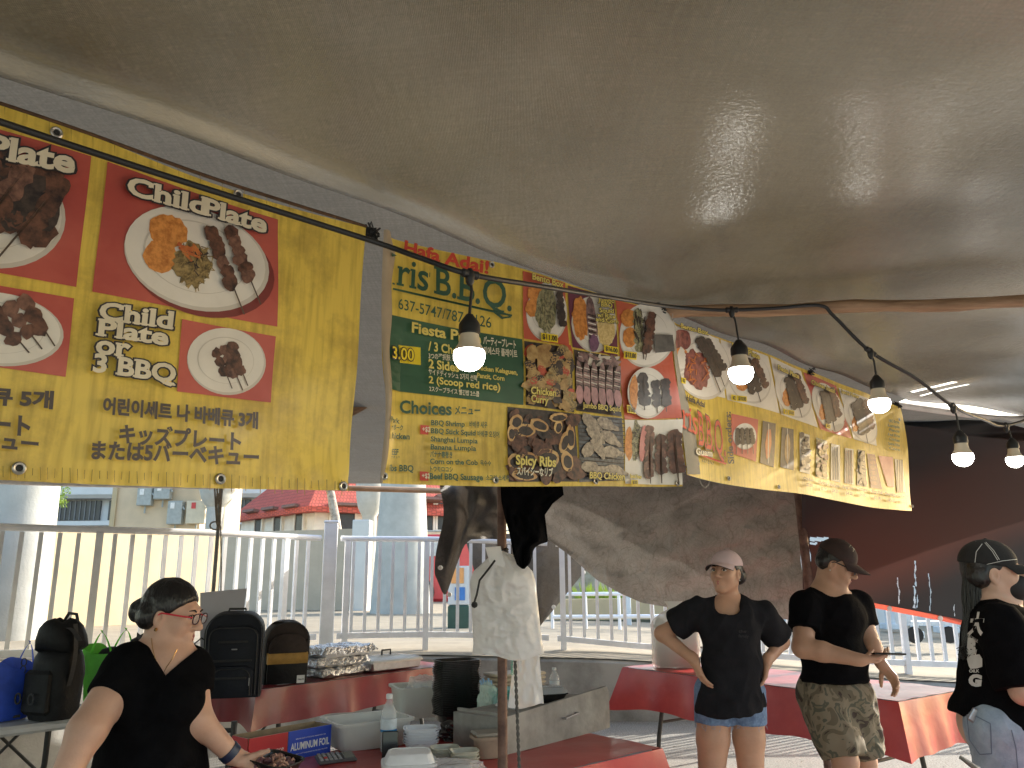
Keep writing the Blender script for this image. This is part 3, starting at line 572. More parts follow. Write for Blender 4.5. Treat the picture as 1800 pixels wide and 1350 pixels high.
# dark striped tarp on the right, with slits torn in it
m_st = bpy.data.materials.new('tarp_striped'); m_st.use_nodes = True; nt = m_st.node_tree; L = nt.links.new
tc = nd(nt, 'ShaderNodeTexCoord'); mp = nd(nt, 'ShaderNodeMapping'); mp.inputs['Rotation'].default_value = (0, R(-58), 0); L(tc.outputs['Object'], mp.inputs[0])
wv = nd(nt, 'ShaderNodeTexWave', bands_direction='X'); wv.inputs['Scale'].default_value = .22; wv.inputs['Distortion'].default_value = 2.2; wv.inputs['Detail'].default_value = 1; wv.inputs['Detail Scale'].default_value = .5; L(mp.outputs[0], wv.inputs['Vector'])
rp = nd(nt, 'ShaderNodeValToRGB'); e = rp.color_ramp.elements; e[0].position = .25; e[0].color = (.022, .023, .026, 1); e[1].position = .8; e[1].color = (.066, .034, .030, 1); L(wv.outputs['Fac'], rp.inputs[0])
b_ = nt.nodes['Principled BSDF']; L(rp.outputs[0], b_.inputs['Base Color']); b_.inputs['Roughness'].default_value = .55
t_ = nd(nt, 'ShaderNodeBsdfTranslucent'); L(rp.outputs[0], t_.inputs[0]); mx = nd(nt, 'ShaderNodeMixShader'); mx.inputs[0].default_value = .25; L(b_.outputs[0], mx.inputs[1]); L(t_.outputs[0], mx.inputs[2]); L(mx.outputs[0], nt.nodes['Material Output'].inputs[0])
m_hem = M('hem_red', (.50, .10, .07), .6, .2, 9, trans=.3, tcol=(.7, .15, .1))
sa, sb = P(1420, 900, 6.7), P(1830, 900, 6.25)
def sxy(px, py):
    d = ray(px, py); dx, dy = sb.x - sa.x, sb.y - sa.y; t = (sa.x * dy - sa.y * dx) / (d.x * dy - d.y * dx); return EYE + d * t
def sty(x): return np.interp(x, [1420, 1560, 1700, 1800, 1830], [716, 722, 738, 752, 756])
def sby(x): return np.interp(x, [1420, 1523, 1688, 1800, 1830], [1036, 1057, 1090, 1114, 1121])
st = thing('striped_tarp', 'dark maroon and black striped tarp with torn slits and a red hem', 'tarp', ((sa.x + sb.x) / 2, 6.5, 1.1))
def wav(p, x, y):
    v = max(0, min(1, (sby(x) - y) / 330)); p = EYE + (p - EYE) * (1 - .262 * v * v); return p + Vector((0, -1, 0)) * (.03 * math.sin(x * .03) * math.sin(y * .01) + .05 * math.sin(x * .011 + y * .008) + .035 * math.sin(y * .16 + x * .012) * math.exp(-((y - 765) / 45) ** 2))
xsA = np.linspace(1413, 1830, 534); mb = MB()
SL = [(1427, 1461, 944, 951), (1427, 1440, 953, 957), (1575, 1577.5, 1015, 1062), (1603, 1606, 986, 1030), (1599, 1603, 1030, 1068), (1604, 1606.5, 1046, 1068), (1626, 1628, 1008, 1073), (1671, 1672.5, 1060, 1082), (1425, 1428, 965, 1000)]
NJ = 170
def sp(i, j):
    x = xsA[i]; y = lerp(sty(x), sby(x), j / NJ); return x, y
ids = {}; vs = []; fs = []
for i in range(len(xsA) - 1):
    for j in range(NJ):
        x, y = sp(i, j); x2, y2 = sp(i + 1, j + 1); cx, cy = (x + x2) / 2, (y + y2) / 2; jit = .7 * math.sin(cy * .31) + 1.2 * math.sin(cy * .11); wd = .35 * abs(math.sin(cy * .23 + 1)) + .1
        if any(((a + b) / 2 + jit * .8 - wd * (b - a) < cx < (a + b) / 2 + jit * .8 + wd * (b - a)) if (d - c) > 15 else (a < cx < b) for a, b, c, d in SL if c < cy < d): continue
        q = []
        for ii, jj in ((i, j), (i, j + 1), (i + 1, j + 1), (i + 1, j)):
            if (ii, jj) not in ids: ids[(ii, jj)] = len(vs); xx, yy = sp(ii, jj); vs.append(wav(sxy(xx, yy), xx, yy))
            q.append(ids[(ii, jj)])
        fs.append(tuple(q))
mb.add(vs, fs); mb.build('sheet', m_st, st, True, 179)
mb = MB(); mb.grid(lambda u, v: wav(sxy(lerp(1480, 1830, u), sby(lerp(1480, 1830, u)) + lerp(0, 9, v)), lerp(1480, 1830, u), 1060) + Vector((0, -.004, 0)), 40, 1); mb.build('hem', m_hem, st, True, 179)
for px in (1561, 1643, 1722): c = wav(sxy(px, sby(px) + 5), px, 1060) + Vector((0, -.012, 0)); MB().lathe([(.008, -.004), (.019, -.004), (.021, 0), (.019, .004), (.008, .004)], c, 12, rotm(R(90))).build('grommet', m_paper, st, True)
mb = MB(); mb.grid(lambda u, v: P(lerp(1694, 1716, u), lerp(958, 985, v) + (1 - u) * 6, 6.1), 3, 3); tag(mb.build('red_tag', m_hem), 'small red cloth tab behind the ponytail', 'tab')
# ================================================================= BANNERS
def prt(name, c1, c2, sc, rough=.4, contrast=(.35, .65), voro=0): return M(name, c1, rough, col2=c2, scale=sc, contrast=contrast, voro=voro, trans=.12)
m_yel = bpy.data.materials.new('banner_yellow'); m_yel.use_nodes = True; nt = m_yel.node_tree; L = nt.links.new; b_ = nt.nodes['Principled BSDF']
tc = nd(nt, 'ShaderNodeTexCoord'); n1 = nd(nt, 'ShaderNodeTexNoise'); n1.inputs['Scale'].default_value = 5; n1.inputs['Detail'].default_value = 9; n1.inputs['Roughness'].default_value = .7; L(tc.outputs['Object'], n1.inputs['Vector'])
mp = nd(nt, 'ShaderNodeMapping'); mp.inputs['Scale'].default_value = (40, 40, 3); L(tc.outputs['Object'], mp.inputs[0]); n2 = nd(nt, 'ShaderNodeTexNoise'); n2.inputs['Scale'].default_value = 2; n2.inputs['Detail'].default_value = 6; L(mp.outputs[0], n2.inputs['Vector'])
r1 = nd(nt, 'ShaderNodeValToRGB'); e = r1.color_ramp.elements; e[0].position = .36; e[0].color = (.66, .46, .09, 1); e[1].position = .52; e[1].color = (.92, .67, .12, 1); L(n1.outputs['Fac'], r1.inputs[0])
mxc = nd(nt, 'ShaderNodeMix', data_type='RGBA', blend_type='MULTIPLY'); mxc.inputs[0].default_value = .5; r2 = nd(nt, 'ShaderNodeValToRGB'); r2.color_ramp.elements[0].position = .3; r2.color_ramp.elements[0].color = (.55, .5, .4, 1); r2.color_ramp.elements[1].position = .55; L(n2.outputs['Fac'], r2.inputs[0])
L(r1.outputs[0], mxc.inputs[6]); L(r2.outputs[0], mxc.inputs[7]); L(mxc.outputs[2], b_.inputs['Base Color']); b_.inputs['Roughness'].default_value = .3
bp = nd(nt, 'ShaderNodeBump'); bp.inputs['Strength'].default_value = .18; bp.inputs['Distance'].default_value = .01; n3 = nd(nt, 'ShaderNodeTexNoise'); n3.inputs['Scale'].default_value = 16; L(tc.outputs['Object'], n3.inputs['Vector']); L(n3.outputs['Fac'], bp.inputs['Height']); L(bp.outputs[0], b_.inputs['Normal'])
t_ = nd(nt, 'ShaderNodeBsdfTranslucent'); L(mxc.outputs[2], t_.inputs[0]); mx = nd(nt, 'ShaderNodeMixShader'); mx.inputs[0].default_value = .4; L(b_.outputs[0], mx.inputs[1]); L(t_.outputs[0], mx.inputs[2]); L(mx.outputs[0], nt.nodes['Material Output'].inputs[0])
p_red = prt('print_red', (.58, .14, .10), (.42, .07, .055), 2.5); p_org = prt('print_orange', (.62, .15, .07), (.48, .09, .05), 3)
p_pur = prt('print_purple', (.16, .03, .06), (.10, .015, .04), 4); p_grn = prt('print_green', (.035, .11, .055), (.025, .08, .04), 7); p_dkg = prt('letter_green', (.03, .10, .06), (.02, .07, .04), 9)
p_wht = prt('print_plate', (.80, .75, .66), (.68, .63, .55), 6); p_rim = prt('print_plate_rim', (.62, .57, .49), (.54, .49, .41), 6)
p_cream = prt('letter_cream', (.78, .70, .52), (.66, .58, .42), 12); p_blk = prt('letter_black', (.035, .028, .03), (.02, .016, .018), 9); p_brn = prt('letter_brown', (.07, .05, .045), (.05, .035, .03), 9)
p_lem = prt('letter_lemon', (.75, .62, .16), (.65, .5, .1), 9); p_tag = prt('tag_yellow', (.85, .65, .02), (.75, .55, .02), 9); p_lred = prt('letter_red', (.62, .07, .04), (.5, .05, .03), 9)
f_meat = prt('food_meat', (.20, .085, .05), (.018, .008, .007), 48, .4, (.32, .68)); f_meat2 = prt('food_meat_pale', (.30, .15, .10), (.05, .02, .016), 60, .4, (.3, .7)); f_rice = prt('food_rice', (.72, .30, .07), (.40, .12, .02), 80, .4, (.3, .6), 0)
f_nood = prt('food_noodle', (.42, .30, .12), (.10, .07, .03), 90, .4, (.35, .6)); f_car = prt('food_carrot', (.62, .22, .05), (.45, .1, .03), 30); f_stick = prt('food_stick', (.12, .08, .05), (.06, .04, .03), 20)
f_squid = prt('food_squid', (.36, .22, .20), (.06, .03, .035), 50, .4, (.35, .65)); f_gnood = prt('food_green_noodle', (.40, .36, .20), (.10, .10, .05), 110, .4, (.35, .6)); f_dark = prt('food_dark', (.07, .045, .035), (.015, .01, .01), 60)
f_curry = prt('food_curry', (.50, .33, .13), (.28, .15, .05), 40); f_corn = prt('food_corn', (.75, .58, .26), (.5, .33, .1), 130, .4, (.3, .6)); f_rib = prt('food_rib', (.72, .48, .20), (.42, .2, .07), 30); f_chk = prt('food_chicken', (.55, .45, .32), (.13, .10, .08), 80, .4, (.3, .7))
f_grill = prt('food_grill', (.13, .14, .15), (.03, .03, .035), 60); f_pink = prt('food_pink', (.66, .28, .24), (.5, .15, .14), 15); f_red = prt('food_tomato', (.55, .10, .05), (.4, .05, .03), 30); f_vivid = prt('food_red_meat', (.40, .13, .10), (.08, .02, .02), 50, .4, (.3, .7))
p_fold = M('banner_back', (.40, .32, .22), .6, .2, 4, trans=.2); m_grom = M('grommet_metal', (.5, .48, .44), .35, .25, 30, metal=.9); m_hole = M('grommet_hole', (.02, .02, .02), .8)
class Ban:
    def __init__(s, name, label, A, B, corners, wave, nu=60, nv=40, edge=None):
        s.A = A; s.d = Vector((B.x - A.x, B.y - A.y, 0)).normalized(); s.n = Vector((s.d.y, -s.d.x, 0)); s.wave = wave; s.k = 0
        mid = P(*corners[4]) if len(corners) > 4 else s.raw((corners[0][0] + corners[1][0]) / 2, corners[3][1])
        s.o = thing(name, label, 'banner', tuple(mid), 'yellow menu banners'); TL, TR, BR, BL = corners[:4]
        def fn(u, v):
            x = lerp(lerp(TL[0], TR[0], u), lerp(BL[0], BR[0], u), v); y = lerp(lerp(TL[1], TR[1], u), lerp(BL[1], BR[1], u), v)
            if edge: x, y = edge(u, v, x, y)
            return s.at(x, y, 0)
        MB().grid(fn, nu, nv).build('cloth', m_yel, s.o, True, 179)
    def raw(s, px, py): d = ray(px, py); return EYE + d * ((s.A - EYE).dot(s.n) / d.dot(s.n))
    def at(s, px, py, l): p = s.raw(px, py); return p + s.n * (s.wave((p - s.A).dot(s.d), p.z, px, py) + (.0025 + l * .0006 if l else 0))
class Print:
    """One printed picture: flat coloured shapes lying on the banner."""
    def __init__(s, ban, name='photo_panel'): s.b = ban; s.mb = MB(); s.mats = []; s.l = 1; s.name = name
    def mi(s, m):
        if m not in s.mats: s.mats.append(m)
        return s.mats.index(m)
    def quad(s, c, m, n=10, n2=8):
        l = s.l; s.mb.grid(lambda u, v: s.b.at(lerp(lerp(c[0][0], c[1][0], u), lerp(c[3][0], c[2][0], u), v), lerp(lerp(c[0][1], c[1][1], u), lerp(c[3][1], c[2][1], u), v), l), n, n2, s.mi(m)); s.l += 1; return s
    def poly(s, pts, m):
        cx, cy = sum(p[0] for p in pts) / len(pts), sum(p[1] for p in pts) / len(pts); n = len(pts)
        ring = lambda f: [s.b.at(cx + (p[0] - cx) * f, cy + (p[1] - cy) * f, s.l) for p in pts]
        vs = ring(1) + ring(.5) + [s.b.at(cx, cy, s.l)]
        s.mb.add(vs, [(i, n + i, n + (i + 1) % n, (i + 1) % n) for i in range(n)] + [(n + i, 2 * n, n + (i + 1) % n) for i in range(n)], s.mi(m)); s.l += .25; return s
    def ell(s, cx, cy, rx, ry, m, rot=0, n=36, rough=0, seed=0):
        r_ = random.Random(seed * 7 + int(cx * 13 + cy)); c, w = math.cos(R(rot)), math.sin(R(rot)); pts = []
        for i in range(n):
            a = 2 * math.pi * i / n; f = 1 + r_.uniform(-rough, rough); x, y = math.cos(a) * rx * f, math.sin(a) * ry * f; pts.append((cx + x * c - y * w, cy + x * w + y * c))
        return s.poly(pts, m)
    def plate(s, cx, cy, rx, ry, rot=0):
        s.ell(cx + rx * .02, cy + ry * .04, rx, ry, p_rim, rot); s.l += .5; s.ell(cx, cy, rx * .97, ry * .96, p_wht, rot); s.l += .5
        s.ell(cx, cy, rx * .72, ry * .70, p_rim, rot); s.l += .4; s.ell(cx + rx * .005, cy + ry * .01, rx * .70, ry * .68, p_wht, rot); s.l += .4; return s
    def skewer(s, a, b, w, stick=None, m=None, seed=1):
        r_ = random.Random(seed); n = max(3, int(math.hypot(b[0] - a[0], b[1] - a[1]) / (w * .62))); ang = math.degrees(math.atan2(b[1] - a[1], b[0] - a[0]))
        if stick: s.line(a, stick, max(1.2, w * .09), f_stick)
        for i in range(n):
            t = (i + .5) / n; s.ell(lerp(a[0], b[0], t) + r_.uniform(-.06, .06) * w, lerp(a[1], b[1], t), w * .52 * r_.uniform(.8, 1.2), w * .5 * r_.uniform(.85, 1.12), m or (f_meat if r_.random() < .7 else f_meat2), ang + r_.uniform(-25, 25), 14, .16, seed + i)
        return s
    def line(s, a, b, w, m):
        dx, dy = b[0] - a[0], b[1] - a[1]; L_ = math.hypot(dx, dy) or 1; nx, ny = -dy / L_ * w / 2, dx / L_ * w / 2
        return s.poly([(a[0] + nx, a[1] + ny), (b[0] + nx, b[1] + ny), (b[0] - nx, b[1] - ny), (a[0] - nx, a[1] - ny)], m)
    def pile(s, quad, mats, n, r0, r1, seed, asp=1.5, rough=.18):
        r_ = random.Random(seed)
        for _ in range(n):
            u, v = r_.random(), r_.random(); x = lerp(lerp(quad[0][0], quad[1][0], u), lerp(quad[3][0], quad[2][0], u), v); y = lerp(lerp(quad[0][1], quad[1][1], u), lerp(quad[3][1], quad[2][1], u), v)
            r = r_.uniform(r0, r1); s.ell(x, y, r * asp, r, r_.choice(mats), r_.uniform(0, 180), 11, rough, _)
            s.l = min(s.l, 14)
        s.l += .4; return s
    def strands(s, cx, cy, rx, ry, m, n, L_, w, seed, ang=None):
        r_ = random.Random(seed)
        for _ in range(n):
            a, q = r_.uniform(0, 6.28), r_.random() ** .5; x, y = cx + math.cos(a) * q * rx, cy + math.sin(a) * q * ry; t = ang + r_.uniform(-.35, .35) if ang is not None else r_.uniform(0, 3.14)
            s.line((x - math.cos(t) * L_ / 2, y - math.sin(t) * L_ / 2), (x + math.cos(t) * L_ / 2, y + math.sin(t) * L_ / 2), w, m); s.l = min(s.l, 15)
        return s
    def build(s): return s.mb.build(s.name, s.mats, s.b.o)
SERIF = {'C': [(.6, .48, .08, .2)], 'h': [(.10, 0, .26, .07), (.39, 0, .24, .07), (.05, .64, .16, .07)], 'i': [(.11, 0, .27, .07), (.07, .42, .14, .07)], 'l': [(.11, 0, .27, .07), (.07, .64, .16, .07)],
         'd': [(.43, 0, .16, .07), (.37, .64, .14, .07)], 'P': [(.12, 0, .30, .08), (.06, .64, .12, .08)], 'r': [(.12, 0, .28, .07), (.07, .42, .14, .07)], 'B': [(.05, 0, .14, .08), (.05, .64, .14, .08)], 'a': [(.44, 0, .14, .06)],
         '1': [(.25, 0, .3, .04)], '7': [(.07, .62, .04, .16)], 'Q': [(.75, -.12, .16, .06)], 's': [(.38, .36, .03, .14), (.04, .05, .03, .14)], '6': [], '3': [], '5': [], '4': [(.36, 0, .2, .04)], '2': [(.43, .05, .04, .12)]}
def text(ban, s, p0, p1, h, m, off=.02, out=None, outm=None, layer=18, slab=False, shear=0, up=(0, -1), name='lettering', thin=1, wob=None):
    base = text_geo(s, 0.0)[0]; x0, x1 = base[:, 0].min(), base[:, 0].max(); mb = MB()
    def put(px_, py_, l):
        t = (px_ - x0) / (x1 - x0) + shear * py_ * .682 / (x1 - x0); k = py_ / .682 * h
        return ban.at(lerp(p0[0], p1[0], t) + up[0] * k, lerp(p0[1], p1[1], t) + up[1] * k, l)
    def lay(o, l, mi, gs):
        v, f = text_geo(s, o); mb.add([put(a, b, l) for a, b in v], f, mi)
        if slab:
            adv = 0
            for ci, ch in enumerate(s):
                pre = s[:ci] + ch; w_ = text_geo(pre, 0.0)[0][:, 0].max(); cw = text_geo(ch, 0.0)[0]; ox = w_ - cw[:, 0].max() if ch != ' ' else 0
                for sx, sy, sw, sh in SERIF.get(ch, []):
                    a, b = ox + sx - sw * thin / 2 - gs, ox + sx + sw * thin / 2 + gs; q0, q1 = sy - gs - .012, sy + sh * thin + gs - .012
                    mb.add([put(a, q0, l + .1), put(b, q0, l + .1), put(b, q1, l + .1), put(a, q1, l + .1)], [(0, 1, 2, 3)], mi)
    mats = [m]
    if out: lay(out, layer, 1, out - off if slab else 0); mats.append(outm)
    lay(off, layer + 1.2, 0, .0)
    o = mb.build(name, mats, ban.o); return o
def grommet(ban, px, py, r=.0115):
    c = ban.at(px, py, 6); mb = MB(); rt = ban.n.to_track_quat('Z', 'Y').to_matrix(); mb.lathe([(r * .5, 0), (r * .55, .002), (r * .8, .003), (r, .001), (r, -.002)], c, 18, rt, 0, caps=False); mb.lathe([(.0001, .0003), (r * .52, .0003)], c, 14, rt, 1, caps=False)
    mb.build('grommet', [m_grom, m_hole], ban.o, True)
# ---- left banner
def w1(s, z, px, py): return .006 * math.sin(s * 9 + z * 3) + .003 * math.sin(z * 17 + s * 6) + .004 * math.exp(-((py - 850) / 14) ** 2) * math.sin(px * .11) + .003 * math.exp(-((px - 560) / 60) ** 2) * math.sin(py * .03)
b1 = Ban('menu_banner', 'large yellow banner at left with big food plates and the words Child Plate', G(0, 187, 2.34), G(640, 402, 2.36), [(-260, 101), (640, 402), (612, 862), (-260, 826), (190, 850, 1.6)], w1, 70, 44,
         lambda u, v, x, y: (x, y + (8 * math.sin(u * 3.14) * v) - 6 * math.sin(u * 6.28) * (1 - v)))
p = Print(b1); p.quad([(-190, 176), (157, 278), (132, 506), (-200, 443)], p_red); p.plate(-28, 366, 140, 100, 15)
p.pile([(-60, 280), (90, 300), (80, 420), (-70, 390)], [f_meat, f_meat2, f_meat, f_dark], 46, 17, 27, 4, 1.25)
p.skewer((100, 330), (40, 425), 42, (-8, 458), seed=2); p.skewer((40, 300), (-30, 400), 44, (-60, 440), seed=5); p.build()
p = Print(b1); p.quad([(-190, 470), (128, 526), (112, 664), (-190, 617)], p_red); p.plate(-8, 577, 115, 64, 8)
for i, (a, b_2, c) in enumerate((((-70, 545), (-40, 620), (-30, 640)), ((-20, 540), (25, 605), (48, 622)), ((10, 535), (52, 595), (70, 616)), ((38, 525), (72, 588), (92, 611)))): p.skewer(a, b_2, 30, c, seed=i + 11)
p.build()
p = Print(b1); p.quad([(186, 287), (490, 385), (488, 574), (160, 514)], p_red); p.l += 1; p.ell(352, 468, 133, 86, M('print_shadow', (.20, .03, .025), .4, trans=.1), 17); p.l += .5; p.plate(341, 452, 132, 88, 17)
p.ell(293, 408, 36, 28, f_rice, 20, 30, .07); p.ell(278, 452, 30, 29, f_rice, 0, 30, .07); p.l += .3
p.ell(336, 466, 34, 38, f_nood, 10, 40, .16); p.strands(338, 468, 34, 38, f_nood, 60, 18, 1.6, 3); p.strands(338, 462, 24, 28, f_dark, 14, 12, 2, 4); p.strands(328, 444, 18, 10, f_car, 10, 24, 4, 5, .6)
p.skewer((367, 404), (404, 506), 27, (427, 554), seed=21); p.skewer((401, 404), (434, 495), 25, (455, 537), seed=27); p.build()
p = Print(b1); p.quad([(320, 561), (486, 591), (478, 707), (308, 689)], p_red); p.plate(397, 633, 71, 59, 6)
for i, (a, b_2, c) in enumerate((((380, 612), (396, 660), (408, 683)), ((394, 608), (412, 664), (427, 686)), ((406, 604), (424, 658), (436, 678)))): p.skewer(a, b_2, 21, c, seed=i + 31)
p.build()
for s_, a, b_2, h in (('Plate', (-28, 280), (120, 311), 40), ('Child', (218, 346), (357, 380), 32), ('Plate', (356, 379), (463, 410), 31), ('Child', (169, 564), (296, 580), 31), ('Plate', (167, 593), (287, 609), 30), ('or', (162, 624), (218, 631), 34), ('3 BBQ', (157, 656), (299, 675), 32)):
    text(b1, s_, a, b_2, h * .93, p_cream, .036, .092, p_blk, slab=True, up=(.12, -1))
for s_, a, b_2, h, o_ in (('바베큐 5개', (-95, 703), (86, 718), 22, .045), ('プレート', (-85, 753), (47, 766), 27, .045), ('ベキュー', (-70, 781), (62, 794), 22, .045), ('어린이세트 나 바베큐 3개', (174, 727), (448, 752), 21, .045), ('キッズプレート', (203, 778), (416, 791), 24, .04), ('または5バーベキュー', (156, 806), (448, 818), 24, .04)):
    text(b1, s_, a, b_2, h, p_brn, o_, up=(.06, -1))
for x, y in ((95, 238), (420, 341), (33, 823), (386, 842), (601, 855)): grommet(b1, x, y)
mb = MB()
for k in range(60):
    x = -150 + k * 12.9; y0 = 812 + (x + 150) * .045; l = 14 + 14 * rnd.random(); mb.add([b1.at(x, y0 + 6 - l * .3, 3), b1.at(x + 1.2, y0 + 6 - l * .3, 3), b1.at(x + 1.0, y0 + l, 3), b1.at(x - .2, y0 + l, 3)], [(0, 1, 2, 3)])
    if k % 3 == 0: y1 = 222 + (x - 95) * .33; mb.add([b1.at(x, y1, 3), b1.at(x + 1, y1, 3), b1.at(x + .5, y1 + l, 3)], [(0, 1, 2)])
w = mb.build('hem_creases', M('crease_brown', (.30, .20, .04), .6, .3, 30), b1.o); w['kind'] = 'stuff'  # thin dark brown slivers drawn along both hems
mb = MB(); mb.tube([b1.at(lerp(-260, 640, k / 30), np.interp(lerp(-260, 640, k / 30), [-260, 0, 95, 420, 640], [101, 187, 219, 327, 402]) - 2, 0) for k in range(31)], .004, 6); mb.build('edge_rope', M('edge_brown', (.10, .05, .02), .8, .4, 60), b1.o, True)
# ---- middle banner
def w2(s, z, px, py): return .005 * math.sin(s * 11 + z * 4) + .003 * math.sin(z * 21 - s * 9) + .03 * math.exp(-((px - 668) / 14) ** 2) * (.6 + .4 * math.sin(py * .02)) + .02 * max(0, (px - 1140) / 50) ** 2
b2 = Ban('menu_banner', 'middle yellow menu banner headed B.B.Q. in green with many food photos', G(680, 415, 2.36), G(1165, 545, 2.36), [(668, 412), (1165, 548), (1191, 858), (668, 850), (930, 850, 2.1)], w2, 64, 44,
         lambda u, v, x, y: (x + 3 * math.sin(v * 9) * (1 - u) ** 8, y + (2 - 8 * math.sin(u * 3.14)) * (1 - v) + 2 * math.sin(u * 5) * v))
mb = MB(); mb.grid(lambda u, v: b2.at(lerp(664, np.interp(v, [0, .08, .2, .35, .6, 1], [680, 692, 686, 682, 680, 670]) + 2 * math.sin(v * 23), u), lerp(412, 850, v), 8 + 10 * u * (1 - u)), 5, 40); mb.build('folded_edge', p_fold, b2.o, True, 179)
p = Print(b2, 'green_panel'); p.quad([(684, 555), (916, 597), (919, 712), (676, 687)], p_grn); p.quad([(686, 606), (739, 611), (739, 642), (681, 636)], p_tag, 3, 2); p.build()
p = Print(b2, 'lettering'); p.l = 18; p.line((684, 511.5), (895, 557), 3.6, p_dkg); p.poly([(683, 448), (694, 451.5), (687, 454), (683, 455)], p_dkg); p.line((683, 502), (688, 503), 3, p_dkg); p.line((862, 548), (880, 562), 4, p_dkg); p.line((878, 561), (893, 559), 3, p_dkg); p.build()
text(b2, 'Hafa Adai!', (708, 446), (851, 484), 21, p_lred, .035, up=(.1, -1))
text(b2, 'ris', (695, 504), (747, 514), 50, p_dkg, .012, slab=True, shear=.16, thin=.8)
text(b2, 'B.B.Q.', (763, 518), (893, 549), 47, p_dkg, .014, slab=True, shear=.06, thin=.9)
text(b2, '637-5747/787-7126', (694, 546), (860, 578), 18, p_dkg, .004, slab=True, thin=.7)
ML = p_cream
for s_, a, b_2, h, m_, o_ in (('Fiesta Plate', (720, 586), (842, 605), 17, p_lem, .03), ('パーティープレート', (847, 605), (901, 614), 11, ML, .03), ('피에스타 플래이트', (847, 622), (903, 630), 10, ML, .02), ('/ 3 Choices', (750, 617), (828, 628), 15, p_lem, .026), ('3つの選択肢 3가지', (750, 631), (807, 636), 8, ML, .02),
        ('2 Sides', (750, 648), (803, 655), 15, p_lem, .03), ('Chicken Kelaguen,', (832, 651), (903, 661), 8, p_lem, .03), ('Pancit, Corn', (835, 665), (881, 671), 8, p_lem, .03), ('サイドディッシュ 2가지 선택', (749, 659), (834, 671), 8, ML, .02), ('2 (Scoop red rice)', (749, 675), (874, 688), 12, p_lem, .026), ('2スクープライス 빨긴밥 2스쿱', (749, 689), (838, 698), 7, ML, .02),
        ('Choices', (696, 728), (788, 731), 21, p_dkg, .03), ('メニュー', (795, 729), (840, 729), 12, p_dkg, .026), ('Pork', (672, 746), (694, 747), 9, p_dkg, .032), ('ーポーク', (675, 758), (701, 758), 7, p_dkg, .03), ('hicken', (679, 773), (713, 774), 9.5, p_dkg, .032), ('EEF', (681, 801), (694, 801), 9.5, p_dkg, .032), ('ベキュー', (680, 807), (697, 807), 4, p_dkg, .02), ('ibs BBQ', (678, 829), (721, 830), 10.5, p_dkg, .032),
        ('BBQ Shrimp', (752, 749), (813, 751), 8.5, p_dkg, .03), ('바베큐 새우', (822, 751), (854, 752), 8, p_dkg, .02), ('BBQ Stick Squid', (752, 763), (833, 766), 8.5, p_dkg, .03), ('바베큐 오징어', (837, 767), (875, 769), 8, p_dkg, .02), ('Shanghai Lumpia', (752, 777), (837, 780), 8.5, p_dkg, .026), ('Banana Lumpia', (752, 791), (834, 793), 8.5, p_dkg, .03), ('バナナ春巻き', (751, 804), (791, 805), 8, p_dkg, .03),
        ('Corn on the Cob', (751, 816), (836, 818), 8.5, p_dkg, .03), ('옥수수', (841, 818), (860, 819), 7, p_dkg, .02), ('トウモロコシ', (751, 829), (791, 830), 7, p_dkg, .03), ('Beef BBQ Sausage', (750, 843), (844, 845), 10, p_dkg, .032), ('소고기 소세지', (850, 844), (890, 845), 7, p_dkg, .02)):
    text(b2, s_, a, b_2, h, m_, o_)
text(b2, '3.00', (684, 632), (723, 636), 20, p_tag, .02, .075, p_blk)
for y in (748, 829):
    p = Print(b2, 'price_patch'); p.l = 6; p.quad([(735, y), (751, y + 1), (750, y + 17), (735, y + 16)], p_lred, 3, 2); p.build(); text(b2, '+$2', (736, y + 12), (750, y + 13), 8, p_cream, .02)
def tagp(ban, x0, y0, x1, y1, s_, tilt=2):
    p = Print(ban, 'price_tag'); p.l = 17; p.quad([(x0, y0), (x1, y0 + tilt), (x1, y1 + tilt), (x0, y1)], p_tag, 3, 2); p.build(); text(ban, s_, (x0 + 2, y1 - (y1 - y0) * .2), (x1 - 2, y1 - (y1 - y0) * .2 + tilt), (y1 - y0) * .6, p_blk, .03, layer=19)
p = Print(b2); p.quad([(915, 478), (993, 498), (998, 609), (919, 596)], p_org); p.plate(959, 548, 37, 52); p.ell(937, 516, 14, 15, f_rice, 0, 20, .08); p.ell(934, 542, 13, 16, f_rice, 0, 20, .08); p.l += .3; p.ell(957, 545, 19, 42, f_gnood, 0, 30, .1); p.strands(957, 545, 17, 38, f_gnood, 60, 9, 1.2, 6, 1.5); p.strands(957, 545, 15, 36, f_dark, 26, 6, .8, 8, 1.5); p.skewer((980, 515), (984, 575), 15, seed=3, m=f_dark); p.build()
text(b2, 'Bento Box', (927, 495), (984, 509), 11, p_lem, .03, .06, p_blk, layer=24); tagp(b2, 945, 587, 974, 601, '$11.00', 4)
p = Print(b2); p.quad([(998, 502), (1080, 522), (1086, 626), (1004, 611)], p_pur); p.plate(1043, 568, 40, 50); p.ell(1020, 560, 15, 38, f_rice, 0, 30, .12); p.ell(1064, 580, 15, 30, f_corn, 0, 30, .1); p.l += .3; p.ell(1040, 568, 9, 48, f_squid, -4, 24, .05)
for k in range(8): p.line((1033, 552 + k * 5), (1047, 556 + k * 5), 2.2, p_wht if k % 2 else f_dark)
p.ell(1042, 604, 9, 15, M('food_purple', (.16, .07, .13), .4, .4, 60), 0, 20, .1); p.build()
for k, s_ in enumerate(('Jumbo', 'BBQ', 'Squid', 'w/ Rice', 'and Corn')): text(b2, s_, ((1048, 1053, 1050, 1046, 1043)[k], (532, 540, 550, 558.5, 566)[k]), ((1076, 1072, 1074, 1076, 1081)[k], (534.5, 542.5, 552.5, 562, 571)[k]), 7.5, p_lem, .03, .09, p_blk, layer=24)
tagp(b2, 1058, 608, 1083, 620, '$16.00', 4)
